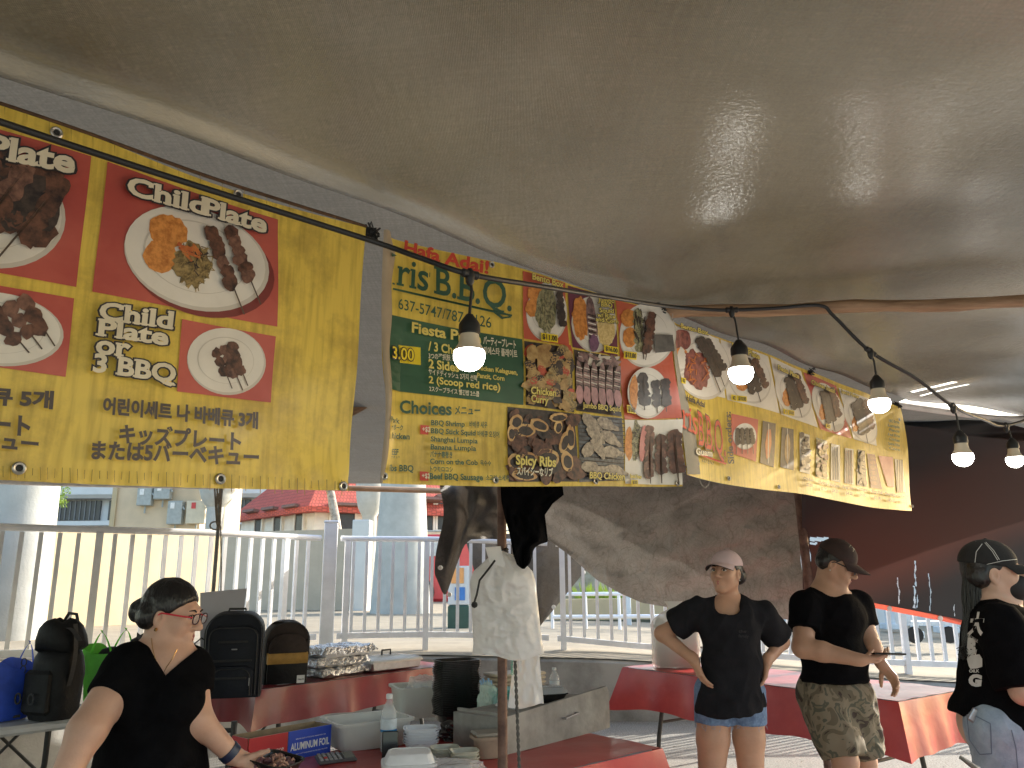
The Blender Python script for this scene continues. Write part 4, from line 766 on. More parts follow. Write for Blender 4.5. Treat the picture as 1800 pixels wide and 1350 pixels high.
p = Print(b2); p.quad([(1083, 527), (1168, 552), (1188, 737), (1098, 737)], p_org); p.plate(1133, 588, 46, 56); p.ell(1103, 560, 13, 16, f_rice, 0, 20, .06); p.ell(1105, 594, 12, 18, f_rice, 0, 20, .06); p.skewer((1118, 548), (1122, 618), 17, (1130, 632), f_gnood, 8); p.strands(1120, 570, 10, 34, f_dark, 30, 12, 1.4, 12, 1.5); p.skewer((1140, 552), (1132, 620), 17, (1131, 634), f_meat, 9); p.quad([(1142, 590), (1172, 592), (1176, 620), (1146, 622)], M('food_slab', (.10, .09, .08), .5, .3, 40), 3, 3)
p.plate(1133, 690, 33, 45); p.ell(1111, 690, 7, 30, f_rice, 0, 20, .1); p.skewer((1126, 660), (1128, 712), 20, (1128, 722), f_dark, 3); p.skewer((1146, 672), (1148, 716), 15, (1149, 728), f_dark, 5); p.skewer((1161, 670), (1162, 714), 14, (1162, 726), f_dark, 6); p.build()
tagp(b2, 1093, 618, 1115, 631, '$13.00', 3); tagp(b2, 1099, 712, 1114, 726, '$16.0', 3)
p = Print(b2); p.quad([(1098, 738), (1189, 739), (1190, 853), (1100, 850)], p_wht); p.ell(1106, 780, 8, 28, f_rice, 0, 20, .1); p.ell(1118, 775, 8, 34, f_gnood, 0, 26, .15); p.strands(1118, 775, 7, 30, f_dark, 26, 7, 1, 3); p.ell(1129, 780, 6, 32, f_pink, 2, 22, .04); p.skewer((1139, 750), (1141, 838), 17, (1143, 850), seed=41); p.skewer((1158, 766), (1160, 832), 18, (1160, 850), seed=43); p.skewer((1176, 760), (1181, 832), 22, (1183, 850), seed=47); p.build()
text(b2, 'Special Platter', (1103, 840), (1124, 842), 6, p_lem, .04, .09, p_blk, layer=24); tagp(b2, 1107, 844, 1119, 852, '$20', 0)
p = Print(b2); p.quad([(919, 600), (1001, 613), (1007, 725), (923, 712)], f_dark); p.pile([(923, 606), (998, 617), (1002, 718), (927, 706)], [f_curry, f_curry, f_curry, f_nood, f_dark, f_red], 110, 5, 9.5, 51, 1.5); p.build()
text(b2, 'Chicken', (926, 694), (969, 699), 12, p_lem, .03, .06, p_blk, layer=24); text(b2, 'Curry', (927, 708), (956, 712), 12, p_lem, .03, .06, p_blk, layer=24)
p = Print(b2); p.quad([(1006, 615), (1087, 628), (1093, 732), (1011, 722)], f_dark); p.pile([(1010, 622), (1082, 632), (1084, 645), (1010, 636)], [p_rim, f_squid], 26, 2, 4, 5, 3)
for k in range(6):
    x = 1015 + k * 13.5; p.ell(x, 668 + k * 1.6, 6.5, 34, f_squid, -6 + k * 2, 24, .06); p.ell(x + 1, 694 + k * 1.4, 6.8, 16, M('food_squid_pink', (.38, .19, .19), .4, .3, 30), -4, 20, .05)
    for j in range(6): p.line((x - 6, 646 + j * 6 + k * 1.6), (x + 5, 649 + j * 6 + k * 1.6), 1.6, f_dark if j % 2 else p_rim)
p.build(); text(b2, 'Jumbo BBQ Squid', (1018, 718), (1086, 725), 9, p_lem, .025, .07, p_blk, layer=24)
p = Print(b2); p.quad([(892, 715), (1007, 727), (1013, 847), (894, 847)], f_dark); p.pile([(896, 722), (1003, 733), (1008, 842), (898, 842)], [f_meat, f_dark, f_meat], 60, 6, 12, 8)
for x, y, rx, ry, rt in ((905, 742, 11, 13, 20), (920, 757, 17, 12, 10), (944, 748, 17, 10, 25), (977, 735, 16, 8, -5), (976, 752, 7, 12, 10), (897, 762, 7, 14, 0), (925, 806, 13, 11, 0), (957, 806, 20, 16, 10), (986, 778, 8, 20, 18), (902, 812, 12, 14, 0), (996, 770, 8, 22, 0), (918, 836, 22, 9, 8), (990, 812, 10, 18, -10)):
    p.ell(x, y, rx, ry, f_rib, rt, 22, .06); p.ell(x + 1, y + 1, rx * .72, ry * .66, f_dark, rt, 18, .08); p.l = min(p.l, 14)
p.build(); text(b2, 'Spicy Ribs', (902, 817), (968, 822), 16, p_lem, .035, .065, p_blk, layer=24); text(b2, 'スパイシーなリブ', (903, 835), (963, 838), 11, p_cream, .03, .06, p_blk, layer=24)
p = Print(b2); p.quad([(1012, 728), (1093, 735), (1099, 844), (1015, 848)], f_grill)
for k in range(16): p.line((1013, 732 + k * 7), (1097, 738 + k * 7), 1.6, f_dark)
for x, y, rt in ((1034, 741, 40), (1062, 745, 25), (1040, 762, 45), (1068, 770, 35), (1030, 790, -50), (1070, 795, 10), (1045, 785, 60), (1032, 822, 10), (1078, 828, 15), (1055, 830, 0)):
    p.ell(x, y, 17, 10, f_chk, rt, 22, .1, int(x)); c_, s_2 = math.cos(R(rt)), math.sin(R(rt)); p.ell(x + 18 * c_, y + 18 * s_2, 9, 4.5, f_chk, rt, 14, .1); p.l = min(p.l, 14)
p.build(); text(b2, 'BBQ Chicken', (1028, 842), (1093, 844), 11, p_lem, .025, .08, p_blk, layer=24)
for x, y in ((861, 467), (870, 844), (1044, 846), (671, 838), (1183, 850)): grommet(b2, x, y, .0095)
# ---- right banner
def crs(px, py, ax, ay, bx, by, w):
    dx, dy = bx - ax, by - ay; L_ = math.hypot(dx, dy); t = ((px - ax) * dx + (py - ay) * dy) / L_ / L_; d_ = ((px - ax) * -dy + (py - ay) * dx) / L_
    return math.exp(-(d_ / w) ** 2) * max(0, min(1, 1.15 - t)) * max(0, min(1, (t + .1) * 5))
def w3(s, z, px, py): return .005 * math.sin(s * 5 + z * 2) + .0025 * math.sin(s * 13 - z * 6) + .003 * crs(px, py, 1560, 712, 1330, 850, 7) + .05 * max(0, (1200 - px) / 40) ** 2
b3 = Ban('menu_banner', 'creased yellow banner at right with side orders and a row of plates', G(1161, 559, 2.34), G(1582, 717, 2.34), [(1161, 559), (1582, 717), (1606, 897), (1209, 834), (1400, 860, 3.2)], w3, 110, 60,
         lambda u, v, x, y: (x + 4 * math.sin(v * 5) * u ** 6, y + 3 * math.sin(u * 9) * v - 6 * math.sin(u * 3.14) * (1 - v) + 6 * math.sin(u * 3.14) * v))
mb = MB(); mb.grid(lambda u, v: b3.at(lerp(np.interp(v, [0, .4, 1], [1159, 1186, 1207]), np.interp(v, [0, .12, .35, .75, 1], [1164, 1180, 1193, 1222, 1231]), u), lerp(557, 834, v), 8 + 20 * u * (1 - u)), 6, 30); mb.build('folded_edge', M('banner_back_grey', (.33, .30, .24), .6, .2, 4, trans=.2), b3.o, True, 179)
def pan(c, m, fill):
    p = Print(b3); p.quad(c, m, 8, 8); cx, cy = sum(q[0] for q in c) / 4, sum(q[1] for q in c) / 4; fill(p, cx, cy); p.build()
def fa(p, x, y): p.plate(x + 8, y + 6, 48, 60, -20); p.ell(1196, 598, 17, 19, f_vivid, 0, 20, .06); p.ell(1195, 626, 13, 15, f_rice, 0, 20, .05); p.ell(1222, 650, 22, 36, f_vivid, -20, 30, .15); p.strands(1225, 645, 20, 30, f_car, 30, 10, 1.5, 2); p.skewer((1225, 595), (1260, 660), 18, (1264, 690), f_dark, 4); p.skewer((1238, 600), (1268, 650), 14, (1270, 680), f_dark, 6)
pan([(1166, 566), (1262, 596), (1275, 700), (1196, 680)], p_wht, fa)
def fb(rx, rot):
    def f(p, x, y): p.plate(x, y, rx * 1.15, 46, rot); p.ell(x - rx * .35, y + 8, rx * .4, 16, f_rice, 10, 20, .1); p.skewer((x - 4, y - 32), (x + rx * .5, y + 26), 13, (x + rx * .6, y + 44), f_dark, 3); p.skewer((x + 6, y - 30), (x + rx * .9, y + 18), 13, None, f_meat, 5); p.skewer((x - 12, y - 26), (x + rx * .1, y + 30), 12, None, f_dark, 7)
    return f
pan([(1265, 597), (1346, 627), (1368, 727), (1278, 703)], p_wht, fb(30, -20)); pan([(1350, 628), (1408, 652), (1437, 752), (1371, 729)], p_wht, fb(26, -25)); pan([(1412, 654), (1471, 678), (1497, 771), (1441, 754)], p_red, fb(22, -25)); pan([(1475, 681), (1530, 704), (1540, 784), (1500, 772)], p_wht, fb(20, -25))
for k, c in enumerate([[(1285, 727), (1329, 738), (1326, 812), (1285, 797)], [(1337, 740), (1361, 745), (1358, 822), (1333, 814)], [(1372, 751), (1393, 755), (1392, 827), (1369, 821)], [(1403, 760), (1421, 765), (1420, 834), (1402, 829)], [(1433, 769), (1454, 775), (1454, 843), (1431, 838)], [(1462, 779), (1478, 783), (1478, 848), (1461, 844)], [(1486, 787), (1500, 790), (1500, 852), (1485, 849)], [(1507, 790), (1519, 793), (1524, 856), (1506, 853)], [(1523, 797), (1537, 799), (1550, 860), (1531, 857)], [(1543, 801), (1566, 804), (1569, 857), (1558, 855)], [(1569, 807), (1583, 810), (1589, 866), (1573, 864)]]):
    bg = [p_red, f_dark, f_dark, p_rim, f_gnood, p_rim, p_rim, f_grill, p_pur, f_pink, p_rim][k]
    def fs_(p, x, y, k=k):
        w = (c[1][0] - c[0][0])
        if k == 0:
            p.plate(x, y - 2, 19, 23)
            for j in range(4): p.skewer((x - 12 + j * 7, y - 14), (x - 12 + j * 8, y + 12), 8, (x - 14 + j * 9, y + 30), f_dark, j)
        elif k in (1, 2): p.ell(x, y, w * .22, 27, (f_car, f_curry)[k - 1], 2, 18, .1); p.line((x, y - 35), (x, y + 35), 1.5, p_rim)
        elif k in (5, 6, 10):
            for j in range(3): p.line((x - 5 + j * 4, y - 28), (x - 4 + j * 4, y + 30), 2.6, (f_meat, f_dark, f_grill)[k % 3])
        elif k == 8:
            for j in range(6): p.ell(x + j * .6 - 2, y - 24 + j * 9, 6, 3.5, f_vivid, 10, 12, .1)
        elif k == 9: pass
        else: p.pile([(c[0][0] + 3, c[0][1] + 4), (c[1][0] - 3, c[1][1] + 4), (c[2][0] - 3, c[2][1] - 4), (c[3][0] + 3, c[3][1] - 4)], [(f_meat2, f_nood), (f_nood, f_dark), (f_gnood, f_nood), (f_chk, f_dark)][k % 4], 34, 2, 4, k, 1.6)
    pan(c, bg, fs_)
text(b3, 'Hafa Adai', (1202, 704), (1234, 717), 9, p_blk, .04, up=(.1, -1)); text(b3, 'ris', (1196, 752), (1222, 766), 46, p_lred, .0, slab=True, up=(-.1, -1), shear=.3)
text(b3, 'B.B.Q.', (1226, 782), (1272, 803), 58, p_lred, .0, .025, p_blk, slab=True, up=(-.05, -1), thin=.8); text(b3, 'Guam', (1220, 799), (1249, 803), 11, p_cream, .03, .1, p_blk)
p = Print(b3, 'lettering'); p.l = 18; p.line((1229, 800), (1273, 816), 3, p_lred); p.build(); text(b3, '637-5747', (1231, 812), (1252, 818), 5, p_blk, .0)
text(b3, 'Side orders:', (1285, 815), (1279, 725), 9, p_blk, .03, up=(-1, .05))
for s_, a, b_2, h in (('Bento Box', (1190, 578), (1236, 591), 8), ('Family Plate', (1279, 613), (1325, 634), 9), ('Fiesta Plate', (1358, 651), (1398, 667), 8), ('Chicken Inasal', (1420, 676), (1462, 692), 7.5), ('Special Platter', (1474, 691), (1503, 702), 6)): text(b3, s_, a, b_2, h, p_lem, .03, .09, p_blk, layer=26)
for a in ((1281, 694, 1289, 704, '#2'), (1290, 696, 1306, 706, '$10.00'), (1371, 719, 1378, 728, '#3'), (1379, 721, 1391, 730, '$10.00'), (1448, 745, 1457, 752, '$12'), (1193, 664, 1201, 674, '00')): tagp(b3, *a, tilt=2)
for x, y, s_ in ((1412, 842, 'Chicken'), (1440, 848, 'Shrimp'), (1462, 852, 'Banana Lumpia'), (1486, 856, 'Shanghai Lumpia'), (1510, 859, 'Oysters'), (1536, 864, 'Squid'), (1559, 868, 'Sausage'), (1578, 871, 'Corn')):
    text(b3, s_, (x - 8, y + 2), (x + 10, y + 5), 5, p_blk, .03); text(b3, '$%d.00' % (2 + int(x) % 4), (x - 3, y + 13), (x + 8, y + 15), 5, p_blk, .02)
for k in range(7): text(b3, ('BBQ Shrimp', 'Lumpia', 'Pancit', 'Red Rice', 'Chicken', 'Spare Ribs', 'Corn')[k], (1557 - k % 2 * 2, 742 + k * 8), (1574, 746 + k * 8), 4.5, p_dkg, .03)
for x, y in ((1280, 841), (1366, 856), (1601, 890), (1577, 738), (1227, 815)): grommet(b3, x, y, .008)
m_twine = M('twine', (.35, .32, .27), .9, .3, 40)
mb = MB(); mb.tube([b3.at(1231, 843 + 0, 2) , b3.at(1233, 852, 8), b3.at(1239, 858, 8), b3.at(1246, 852, 8), b3.at(1248, 845, 4)], .0012, 5); mb.build('loose_thread', m_twine, b3.o, True)
# cord knots that hold the banners
def knot(px, py, Y, s, label):
    mb = MB(); r_ = random.Random(int(px)); c = P(px, py, Y)
    for k in range(9): mb.tube([c + Vector([r_.uniform(-1, 1) * s for _ in range(3)]) for _ in range(4)], s * .13, 5)
    mb.lathe([(s * .1, -s * .5), (s * .5, -s * .3), (s * .55, 0), (s * .4, s * .4), (s * .1, s * .5)], c, 10)
    tag(mb.build('cord_knot', m_black, smooth=True), label, 'knot', 'knots holding the banners')
yb = b1.raw(640, 402).y
knot(652, 408, yb + .02, .022, 'frayed black knot between the left and middle banners'); knot(1160, 543, b2.raw(1160, 545).y, .02, 'black knot where the middle banner meets the wooden pole'); knot(1425, 654, b3.raw(1425, 654).y - .01, .017, 'black knot on the top edge of the right banner'); knot(1578, 712, b3.raw(1578, 712).y, .02, 'black knot at the far top corner of the right banner')
# ================================================================= LIGHT STRING
m_cord = M('cord_black', (.012, .012, .013), .45, .2, 30)
m_hous = M('bulb_housing', (.62, .53, .40), .4, .08, 6)
m_glow = bpy.data.materials.new('bulb_glow'); m_glow.use_nodes = True; b_ = m_glow.node_tree.nodes['Principled BSDF']; b_.inputs['Base Color'].default_value = (.9, .9, .85, 1)
b_.inputs['Emission Color'].default_value = (1, .97, .88, 1); b_.inputs['Emission Strength'].default_value = 9
CORD = [(-160, 158, 1.0), (0, 214, 1.12), (300, 312, 1.3), (640, 419, 1.52), (735, 452, 1.54), (826, 482, 1.56), (950, 503, 1.75), (1080, 524, 2.1), (1170, 538, 2.35), (1240, 544, 2.43), (1286, 545, 2.45), (1360, 542, 2.46), (1440, 537, 2.47), (1466, 556, 2.48), (1530, 618, 2.5), (1610, 665, 2.58), (1675, 714, 2.68), (1730, 738, 2.9), (1768, 748, 3.05), (1850, 722, 3.2)]
cp = [P(*q) for q in CORD]; cpp = [Vector(q) for q in smooth_path([tuple(q) for q in cp], 8)]
sl = thing('string_light_cord', 'thick black cord of the light string crossing in front of the banners', 'cord', tuple(cp[5]))
MB().tube(cpp, .0058, 10).build('cord', m_cord, sl, True)
for px, py, Y in ((826, 482, 1.56), (1286, 545, 2.45), (1530, 618, 2.5), (1675, 714, 2.68), (1768, 748, 3.05)):
    c = P(px, py, Y); i = min(range(len(cpp)), key=lambda k: (cpp[k] - c).length); t = (cpp[min(i + 1, len(cpp) - 1)] - cpp[max(i - 1, 0)]).normalized(); mb = MB()
    mb.tube([c - t * .022, c - t * .018, c - t * .008, c + t * .008, c + t * .018, c + t * .022], [.006, .0095, .0085, .0085, .0095, .006], 12); mb.tube([c + Vector((0, 0, .012)), c, c + Vector((0, 0, -.018)), c + Vector((0, 0, -.026))], [.005, .011, .009, .004], 12); mb.build('tap_joint', m_cord, sl, True)
for px, py, Y, bx, by, dia, lb in ((826, 482, 1.56, 825, 553, 57, 'largest lit bulb on the string, in front of the green menu panel'), (1286, 545, 2.45, 1298, 598, 44, 'lit bulb hanging from the wooden roof pole'), (1530, 618, 2.5, 1540, 660, 37, 'lit bulb by the far end of the right banner'), (1675, 714, 2.68, 1686, 757, 34, 'lit bulb against the striped tarp, second from the right edge'), (1768, 748, 3.05, 1778, 770, 28, 'lit bulb at the right edge of the photo')):
    c0 = P(px, py, Y); c1 = P(bx, by, Y); c1.x = c0.x * .6 + c1.x * .4 if dia > 50 else c1.x; d = dia / F * (Y * 1.02) / 2; t = thing('light_bulb', lb, 'light bulb', tuple(c1), 'lit bulbs on the string light')
    MB().tube([c0, c0 * .6 + c1 * .4 + Vector((.004, 0, 0)), c1 + Vector((0, 0, .002))], .0032, 8).build('drop_cord', m_cord, t, True)
    MB().lathe([(d * .22, .0), (d * .3, -d * .12), (d * .62, -d * .55), (d * .68, -d * .7), (d * .70, -d * 1.2), (d * .66, -d * 1.22), (d * .66, -d * 1.34)], c1, 24).build('socket', m_cord, t, True, 60)
    MB().lathe([(d * .60, -d * 1.30), (d * .64, -d * 1.6), (d * .70, -d * 1.95), (d * .86, -d * 2.2), (d * .95, -d * 2.42)], c1, 28, caps=False).build('housing', m_hous, t, True, 60)
    MB().lathe([(d * .95, -d * 2.42), (d, -d * 2.66), (d * .99, -d * 2.85), (d * .88, -d * 3.2), (d * .66, -d * 3.48), (d * .36, -d * 3.64), (d * .02, -d * 3.7)], c1, 28, caps=False).build('globe', m_glow, t, True, 120)
# ================================================================= TABLES
def cloth_mat(name, col, col2): return M(name, col, .28, col2=col2, scale=3, bump=.35, bscale=7, trans=.12, spec=.6)
m_clo = cloth_mat('red_vinyl', (.62, .075, .07), (.48, .045, .05)); m_clo2 = cloth_mat('dark_red_vinyl', (.33, .03, .04), (.22, .018, .026))
m_leg = M('leg_steel', (.06, .058, .055), .45, .2, 20, metal=.5); m_ttop = M('table_plastic', (.55, .56, .56), .5, .1, 8, .1, 60)
class Table:
    """Folding table: corner p (front left of the top), direction d along the front edge."""
    def __init__(s, label, p, ang, L_, w, z, cloth=None, drop=.26, group='folding tables', flare=.02, seed=0, clabel=None):
        s.d = Vector((math.cos(ang), math.sin(ang), 0)); s.b = Vector((-s.d.y, s.d.x, 0)); s.p = Vector((p[0], p[1], 0)); s.L, s.w, s.z, s.ang = L_, w, z, ang
        c = s.at(L_ / 2, w / 2, 0); t = s.o = thing('folding_table', label, 'table', (c.x, c.y, 0), group); r3 = rotm(0, 0, ang)
        MB().box(s.at(L_ / 2, w / 2, -.026), (L_ - .02, w - .02, .05), r3, bev=.015).build('tabletop', m_ttop, t)
        for e in (.28, L_ - .28):
            for q in (.08, w - .08):
                k = 1 if q < w / 2 else -1
                MB().tube([s.at(e, q + k * .05, -.052), s.at(e, q + k * .05, -.3), s.at(e, q, -.5), s.at(e, q - k * .03, -s.z)], .017, 10).build('leg', m_leg, t, True)
            m = MB(); m.tube([s.at(e, .10, -.40), s.at(e, w - .10, -.40)], .011, 8); m.build('crossbar', m_leg, t, True)
            m = MB(); sg = 1 if e < L_ / 2 else -1; m.tube([s.at(e, w / 2, -.40), s.at(e + sg * .34, w / 2, -.055)], .009, 8); m.build('brace', m_leg, t, True)
        if cloth:
            r_ = random.Random(seed); per = []
            def edge(x0, y0, x1, y1, n, nx, ny):
                for i in range(n): f = i / n; per.append((lerp(x0, x1, f), lerp(y0, y1, f), nx, ny, 0))
            n1, n2 = 46, 20; o = .012
            edge(-o, -o, L_ + o, -o, n1, 0, -1); edge(L_ + o, -o, L_ + o, w + o, n2, 1, 0); edge(L_ + o, w + o, -o, w + o, n1, 0, 1); edge(-o, w + o, -o, -o, n2, -1, 0)
            n = len(per); corners = [0, n1, n1 + n2, 2 * n1 + n2]; m = MB(); rings = []
            for j, f in enumerate((0, .06, .3, .6, .85, 1)):
                ring = []
                for i, (x, y, nx, ny, _) in enumerate(per):
                    dc = min(min(abs(i - c_), n - abs(i - c_)) for c_ in corners); k = math.exp(-(dc / 2.2) ** 2); cx, cy = (x - L_ / 2) / (L_ / 2), (y - w / 2) / (w / 2); sx, sy = (1 if cx > 0 else -1), (1 if cy > 0 else -1)
                    fl = flare * f + .012 * f * math.sin(i * .9 + seed) + .010 * f * math.sin(i * .37 + seed * 2); ex = k * .10 * f
                    dx = nx * fl * (1 - k) + k * sx * (ex * .7 + fl * .5) + (0 if k < .05 else 0); dy = ny * fl * (1 - k) + k * sy * (ex * .7 + fl * .5)
                    dd = drop * (1 + .03 * math.sin(i * .5 + seed) + .10 * k); ring.append(s.at(x + dx, y + dy, .004 - dd * f - (.004 if j == 0 else 0)))
                rings.append(ring)
            m.loft(rings, cap=False); NU, NVv = 40, 18
            m.grid(lambda u, v: s.at(lerp(-.008, L_ + .008, u), lerp(-.008, w + .008, v), .004 + .0022 * math.sin(u * 31 + v * 9 + seed) * math.sin(v * 17 - u * 8) + .0015 * math.sin(u * 57 - v * 23)), NU, NVv)
            co = m.build('tablecloth', cloth, None, True, 50); tag(co, clabel, 'tablecloth')
    def at(s, x, y, dz=0): q = s.p + s.d * x + s.b * y; return Vector((q.x, q.y, s.z + dz))
# front table
cr = Vector((.63, 3.76)); fa_ = math.atan2(.66, .75); fd = Vector((math.cos(fa_), math.sin(fa_))); p0 = cr - fd * 2.05
TF = Table('red covered table in the foreground loaded with trays and tubs', p0, fa_, 2.05, .92, .76, m_clo, .30, seed=1, clabel='red vinyl cloth on the foreground table with trays')
# back left table
a, b = G(452, 1213, .75), G(676, 1184, .75); ba = math.atan2(b.y - a.y, b.x - a.x)
TB = Table('dark red covered table holding backpacks and foil pans', (a.x, a.y), ba, 1.95, .80, .75, m_clo2, .235, seed=4, clabel='dark red vinyl cloth under the backpacks and foil pans')
# right table
a, b = G(1098, 1173, .75), G(1578, 1233, .75); ra = math.atan2(b.y - a.y, b.x - a.x); RL = (b - a).length
TR_ = Table('red covered table behind the standing man and woman', (a.x, a.y), ra, RL, .80, .75, m_clo, .30, seed=7, flare=.05, clabel='bright red vinyl cloth on the table behind the standing pair')
# far left white table
a, b = G(-160, 1300, .72), G(150, 1262, .72); la = math.atan2(b.y - a.y, b.x - a.x)
TL_ = Table('bare grey plastic folding table at far left under the bags', (a.x, a.y), la, (b - a).length + .25, .62, .72)
# ================================================================= BAGS
m_nyl = M('nylon_black', (.008, .008, .009), .6, .35, 14, .3, 50, spec=.3); m_navy = M('nylon_navy', (.008, .010, .018), .55, .3, 12, .25, 60, spec=.3); m_brownf = M('fabric_brown', (.040, .026, .021), .75, .25, 30, .3, 220)
m_must = M('leather_mustard', (.48, .27, .06), .6, .2, 16, .2, 60); m_strap = M('strap_webbing', (.03, .03, .032), .6, .3, 90); m_zip = M('zip_metal', (.4, .4, .42), .35, .1, 20, metal=.8)
def frame_at(px, py, z, ang): c = G(px, py, z); return c, rotm(0, 0, ang)
def rbag(c, r3, w, d, h, topf=.7, n=28, sag=.0, lean=0, pw=2.6, bulge=.04, seed=0):
    rings = []
    for j in range(13):
        f = j / 12; k = 1 - (1 - topf) * max(0, (f - .55) / .45) ** 2; k *= 1 + bulge * math.sin(f * 3.1)
        if j == 0: k *= .94
        if f > .93: k *= .82
        if f == 1: k *= .55
        ring = []
        for i in range(n):
            a = 2 * math.pi * i / n; ca, sa = math.cos(a), math.sin(a); x = math.copysign(abs(ca) ** (2 / pw), ca) * w / 2 * k; y = math.copysign(abs(sa) ** (2 / pw), sa) * d / 2 * (k if f < .9 else k * .8)
            q = .012 * math.sin(a * 3 + f * 7 + seed) * (f * (1 - f) * 4) + .006 * math.sin(a * 7 - f * 17 + seed); ring.append(c + r3 @ Vector((x * (1 + q * 2), y * (1 + q * 3) + lean * f, h * (f - (.02 * sag * math.sin(a * 2) if f > .5 else 0)))))
        rings.append(ring)
    m = MB(); m.loft(rings); return m
def loc(c, r3): return lambda x, y, z: c + r3 @ Vector((x, y, z))
# black hiking pack
c = G(92, 1262, .725); r3 = rotm(0, 0, R(-20)); L_ = loc(c, r3); t = thing('backpack', 'tall black hiking backpack with loops and buckles, between blue and green bags', 'backpack', tuple(c))
rbag(c, r3, .26, .22, .40, .88, bulge=.06, seed=1).build('body', m_nyl, t, True, 60)
m = MB(); m.loft([[L_(math.copysign(abs(math.cos(a)) ** .8, math.cos(a)) * .13 * k, math.copysign(abs(math.sin(a)) ** .8, math.sin(a)) * .12 * k + .01 - .03 * f, .37 + .17 * f + .012 * math.sin(a * 3)) for a in np.linspace(0, 6.283, 24, endpoint=False)] for f, k in ((0, .9), (.08, 1.03), (.4, 1.0), (.75, .86), (.93, .66), (1, .35))]); m.build('lid', m_nyl, t, True, 60)
m = MB(); m.box(L_(-.01, -.112, .15), (.19, .045, .24), r3, bev=.02); m.build('front_pocket', m_nyl, t, True)
for q, dz in ((-.10, .12), (.0, .12)): MB().tube([L_(q + .02 * math.cos(a), -.155, dz + .028 * math.sin(a)) for a in np.linspace(0, 6.28, 12)], .005, 6).build('ring', m_strap, t, True)
for dz in (.27, .31): MB().tube([L_(-.13 + .02 * math.cos(a), -.12, dz + .022 * math.sin(a)) for a in np.linspace(0, 6.28, 12)], .003, 6).build('cord_loop', m_strap, t, True)
m = MB(); m.grid(lambda u, v: L_(.13 + .015 * math.sin(u * 3) + .05 * u * (1 - u), -.05 + .03 * v, .52 - .34 * u), 12, 1); m.build('side_strap', m_strap, t, True)
m = MB(); m.grid(lambda u, v: L_(.12 + .10 * u, -.09 + .035 * v, .50 - .02 * u - .05 * u * u), 8, 1); m.build('top_strap', m_strap, t, True)
m = MB(); m.tube([L_(-.02, .02, .53), L_(.01, .02, .575), L_(.07, .02, .57), L_(.09, .02, .52)], .009, 8); m.build('haul_loop', m_strap, t, True)
m = MB(); m.tube([L_(-.13, -.1, .02), L_(-.20, -.16, .012), L_(-.24, -.13, .01)], .008, 6); m.build('waist_strap', m_strap, t, True)
# blue shopping bag
m_blue = M('bag_blue', (.035, .10, .60), .5, .25, 9, .2, 30, trans=.25, tcol=(.04, .12, .7)); m_green = M('bag_green', (.14, .62, .03), .5, .2, 8, .2, 40, trans=.3, tcol=(.15, .7, .03))
def openbag(c, r3, w, d, h, mat, t, seed, tilt=0):
    L_ = loc(c, r3); rings = []
    for f in (0, .02, .25, .5, .75, .92, 1):
        ring = []
        for i in range(36):
            a = 2 * math.pi * i / 36; ca, sa = math.cos(a), math.sin(a); x = math.copysign(abs(ca) ** .5, ca) * w / 2 * (.92 + .1 * f); y = math.copysign(abs(sa) ** .5, sa) * d / 2 * (.9 + .12 * f + .1 * math.sin(3 * f))
            ring.append(L_(x + tilt * f + .012 * math.sin(a * 4 + seed + f * 5) * f, y + .02 * math.sin(a * 2 + seed) * f, h * f + .03 * f * math.sin(a * 2 + seed * 2)))
        rings.append(ring)
    inner = [[p + (c + Vector((0, 0, p.z - c.z)) - p) * .03 for p in r] for r in rings[::-1][:-1]]
    m = MB(); m.loft(rings + inner); m.build('body', mat, t, True, 50)
    for s in (-1, 1):
        m = MB(); m.grid(lambda u, v: L_(-.09 + .18 * u + tilt, s * d * .5 * 1.02 + s * .015 * math.sin(u * 3.14), h * .95 + .14 * math.sin(u * 3.14) - .09 * math.sin(u * 3.14) * (s > 0) * .0 + .02 * v * (1 - 2 * abs(u - .5)) - .02) + r3 @ Vector((.018 * v if u < .5 else -.018 * v, 0, 0)), 16, 1); m.build('handle', mat, t, True)
c = G(-8, 1262, .725); r3 = rotm(0, 0, R(-25)); t = thing('shopping_bag', 'blue reusable shopping bag with white lettering at the far left edge', 'shopping bag', tuple(c))
openbag(c, r3, .36, .24, .29, m_blue, t, 2, .02)
def flat_text(s, o, ux, uy, w, m, parent, name='lettering', off=.02, depth=None, slab=False):
    v, f = text_geo(s, off); x0, x1 = v[:, 0].min(), v[:, 0].max(); k = w / (x1 - x0); mb = MB(); n = ux.cross(uy).normalized()
    mb.add([o + ux * ((a - x0) * k) + uy * (b * k) + n * (depth(o + ux * ((a - x0) * k)) if depth else 0) for a, b in v], f); return mb.build(name, m, parent)
ux = (r3 @ Vector((1, 0, 0))).normalized()
flat_text('Smart', loc(c, r3)(-.08, -.150, .085), ux, Vector((0, -.02, 1)), .22, m_paper, t, off=.05); flat_text('Choices', loc(c, r3)(-.01, -.148, .052), ux, Vector((0, 0, 1)), .12, m_paper, t, off=.02)
m = MB(); m.box(loc(c, r3)(-.10, -.150, .16), (.10, .004, .10), r3); m.build('white_patch', m_paper, t)
c = G(172, 1238, .72) + Vector((0, .12, 0)); r3 = rotm(0, 0, R(-12)); t = thing('shopping_bag', 'bright green open shopping bag behind the black hiking backpack', 'shopping bag', tuple(c)); openbag(c, r3, .30, .2, .33, m_green, t, 4)
m = MB(); m.loft([[loc(c, r3)(.10 * k * math.cos(a), .06 * k * math.sin(a), .29 + dz) for a in np.linspace(0, 6.28, 14, endpoint=False)] for k, dz in ((1, -.06), (1, .0), (.7, .035), (.2, .05))]); tag(m.build('cloth_bundle', m_nyl, None, True), 'dark bundle stuffed in the green shopping bag', 'cloth')
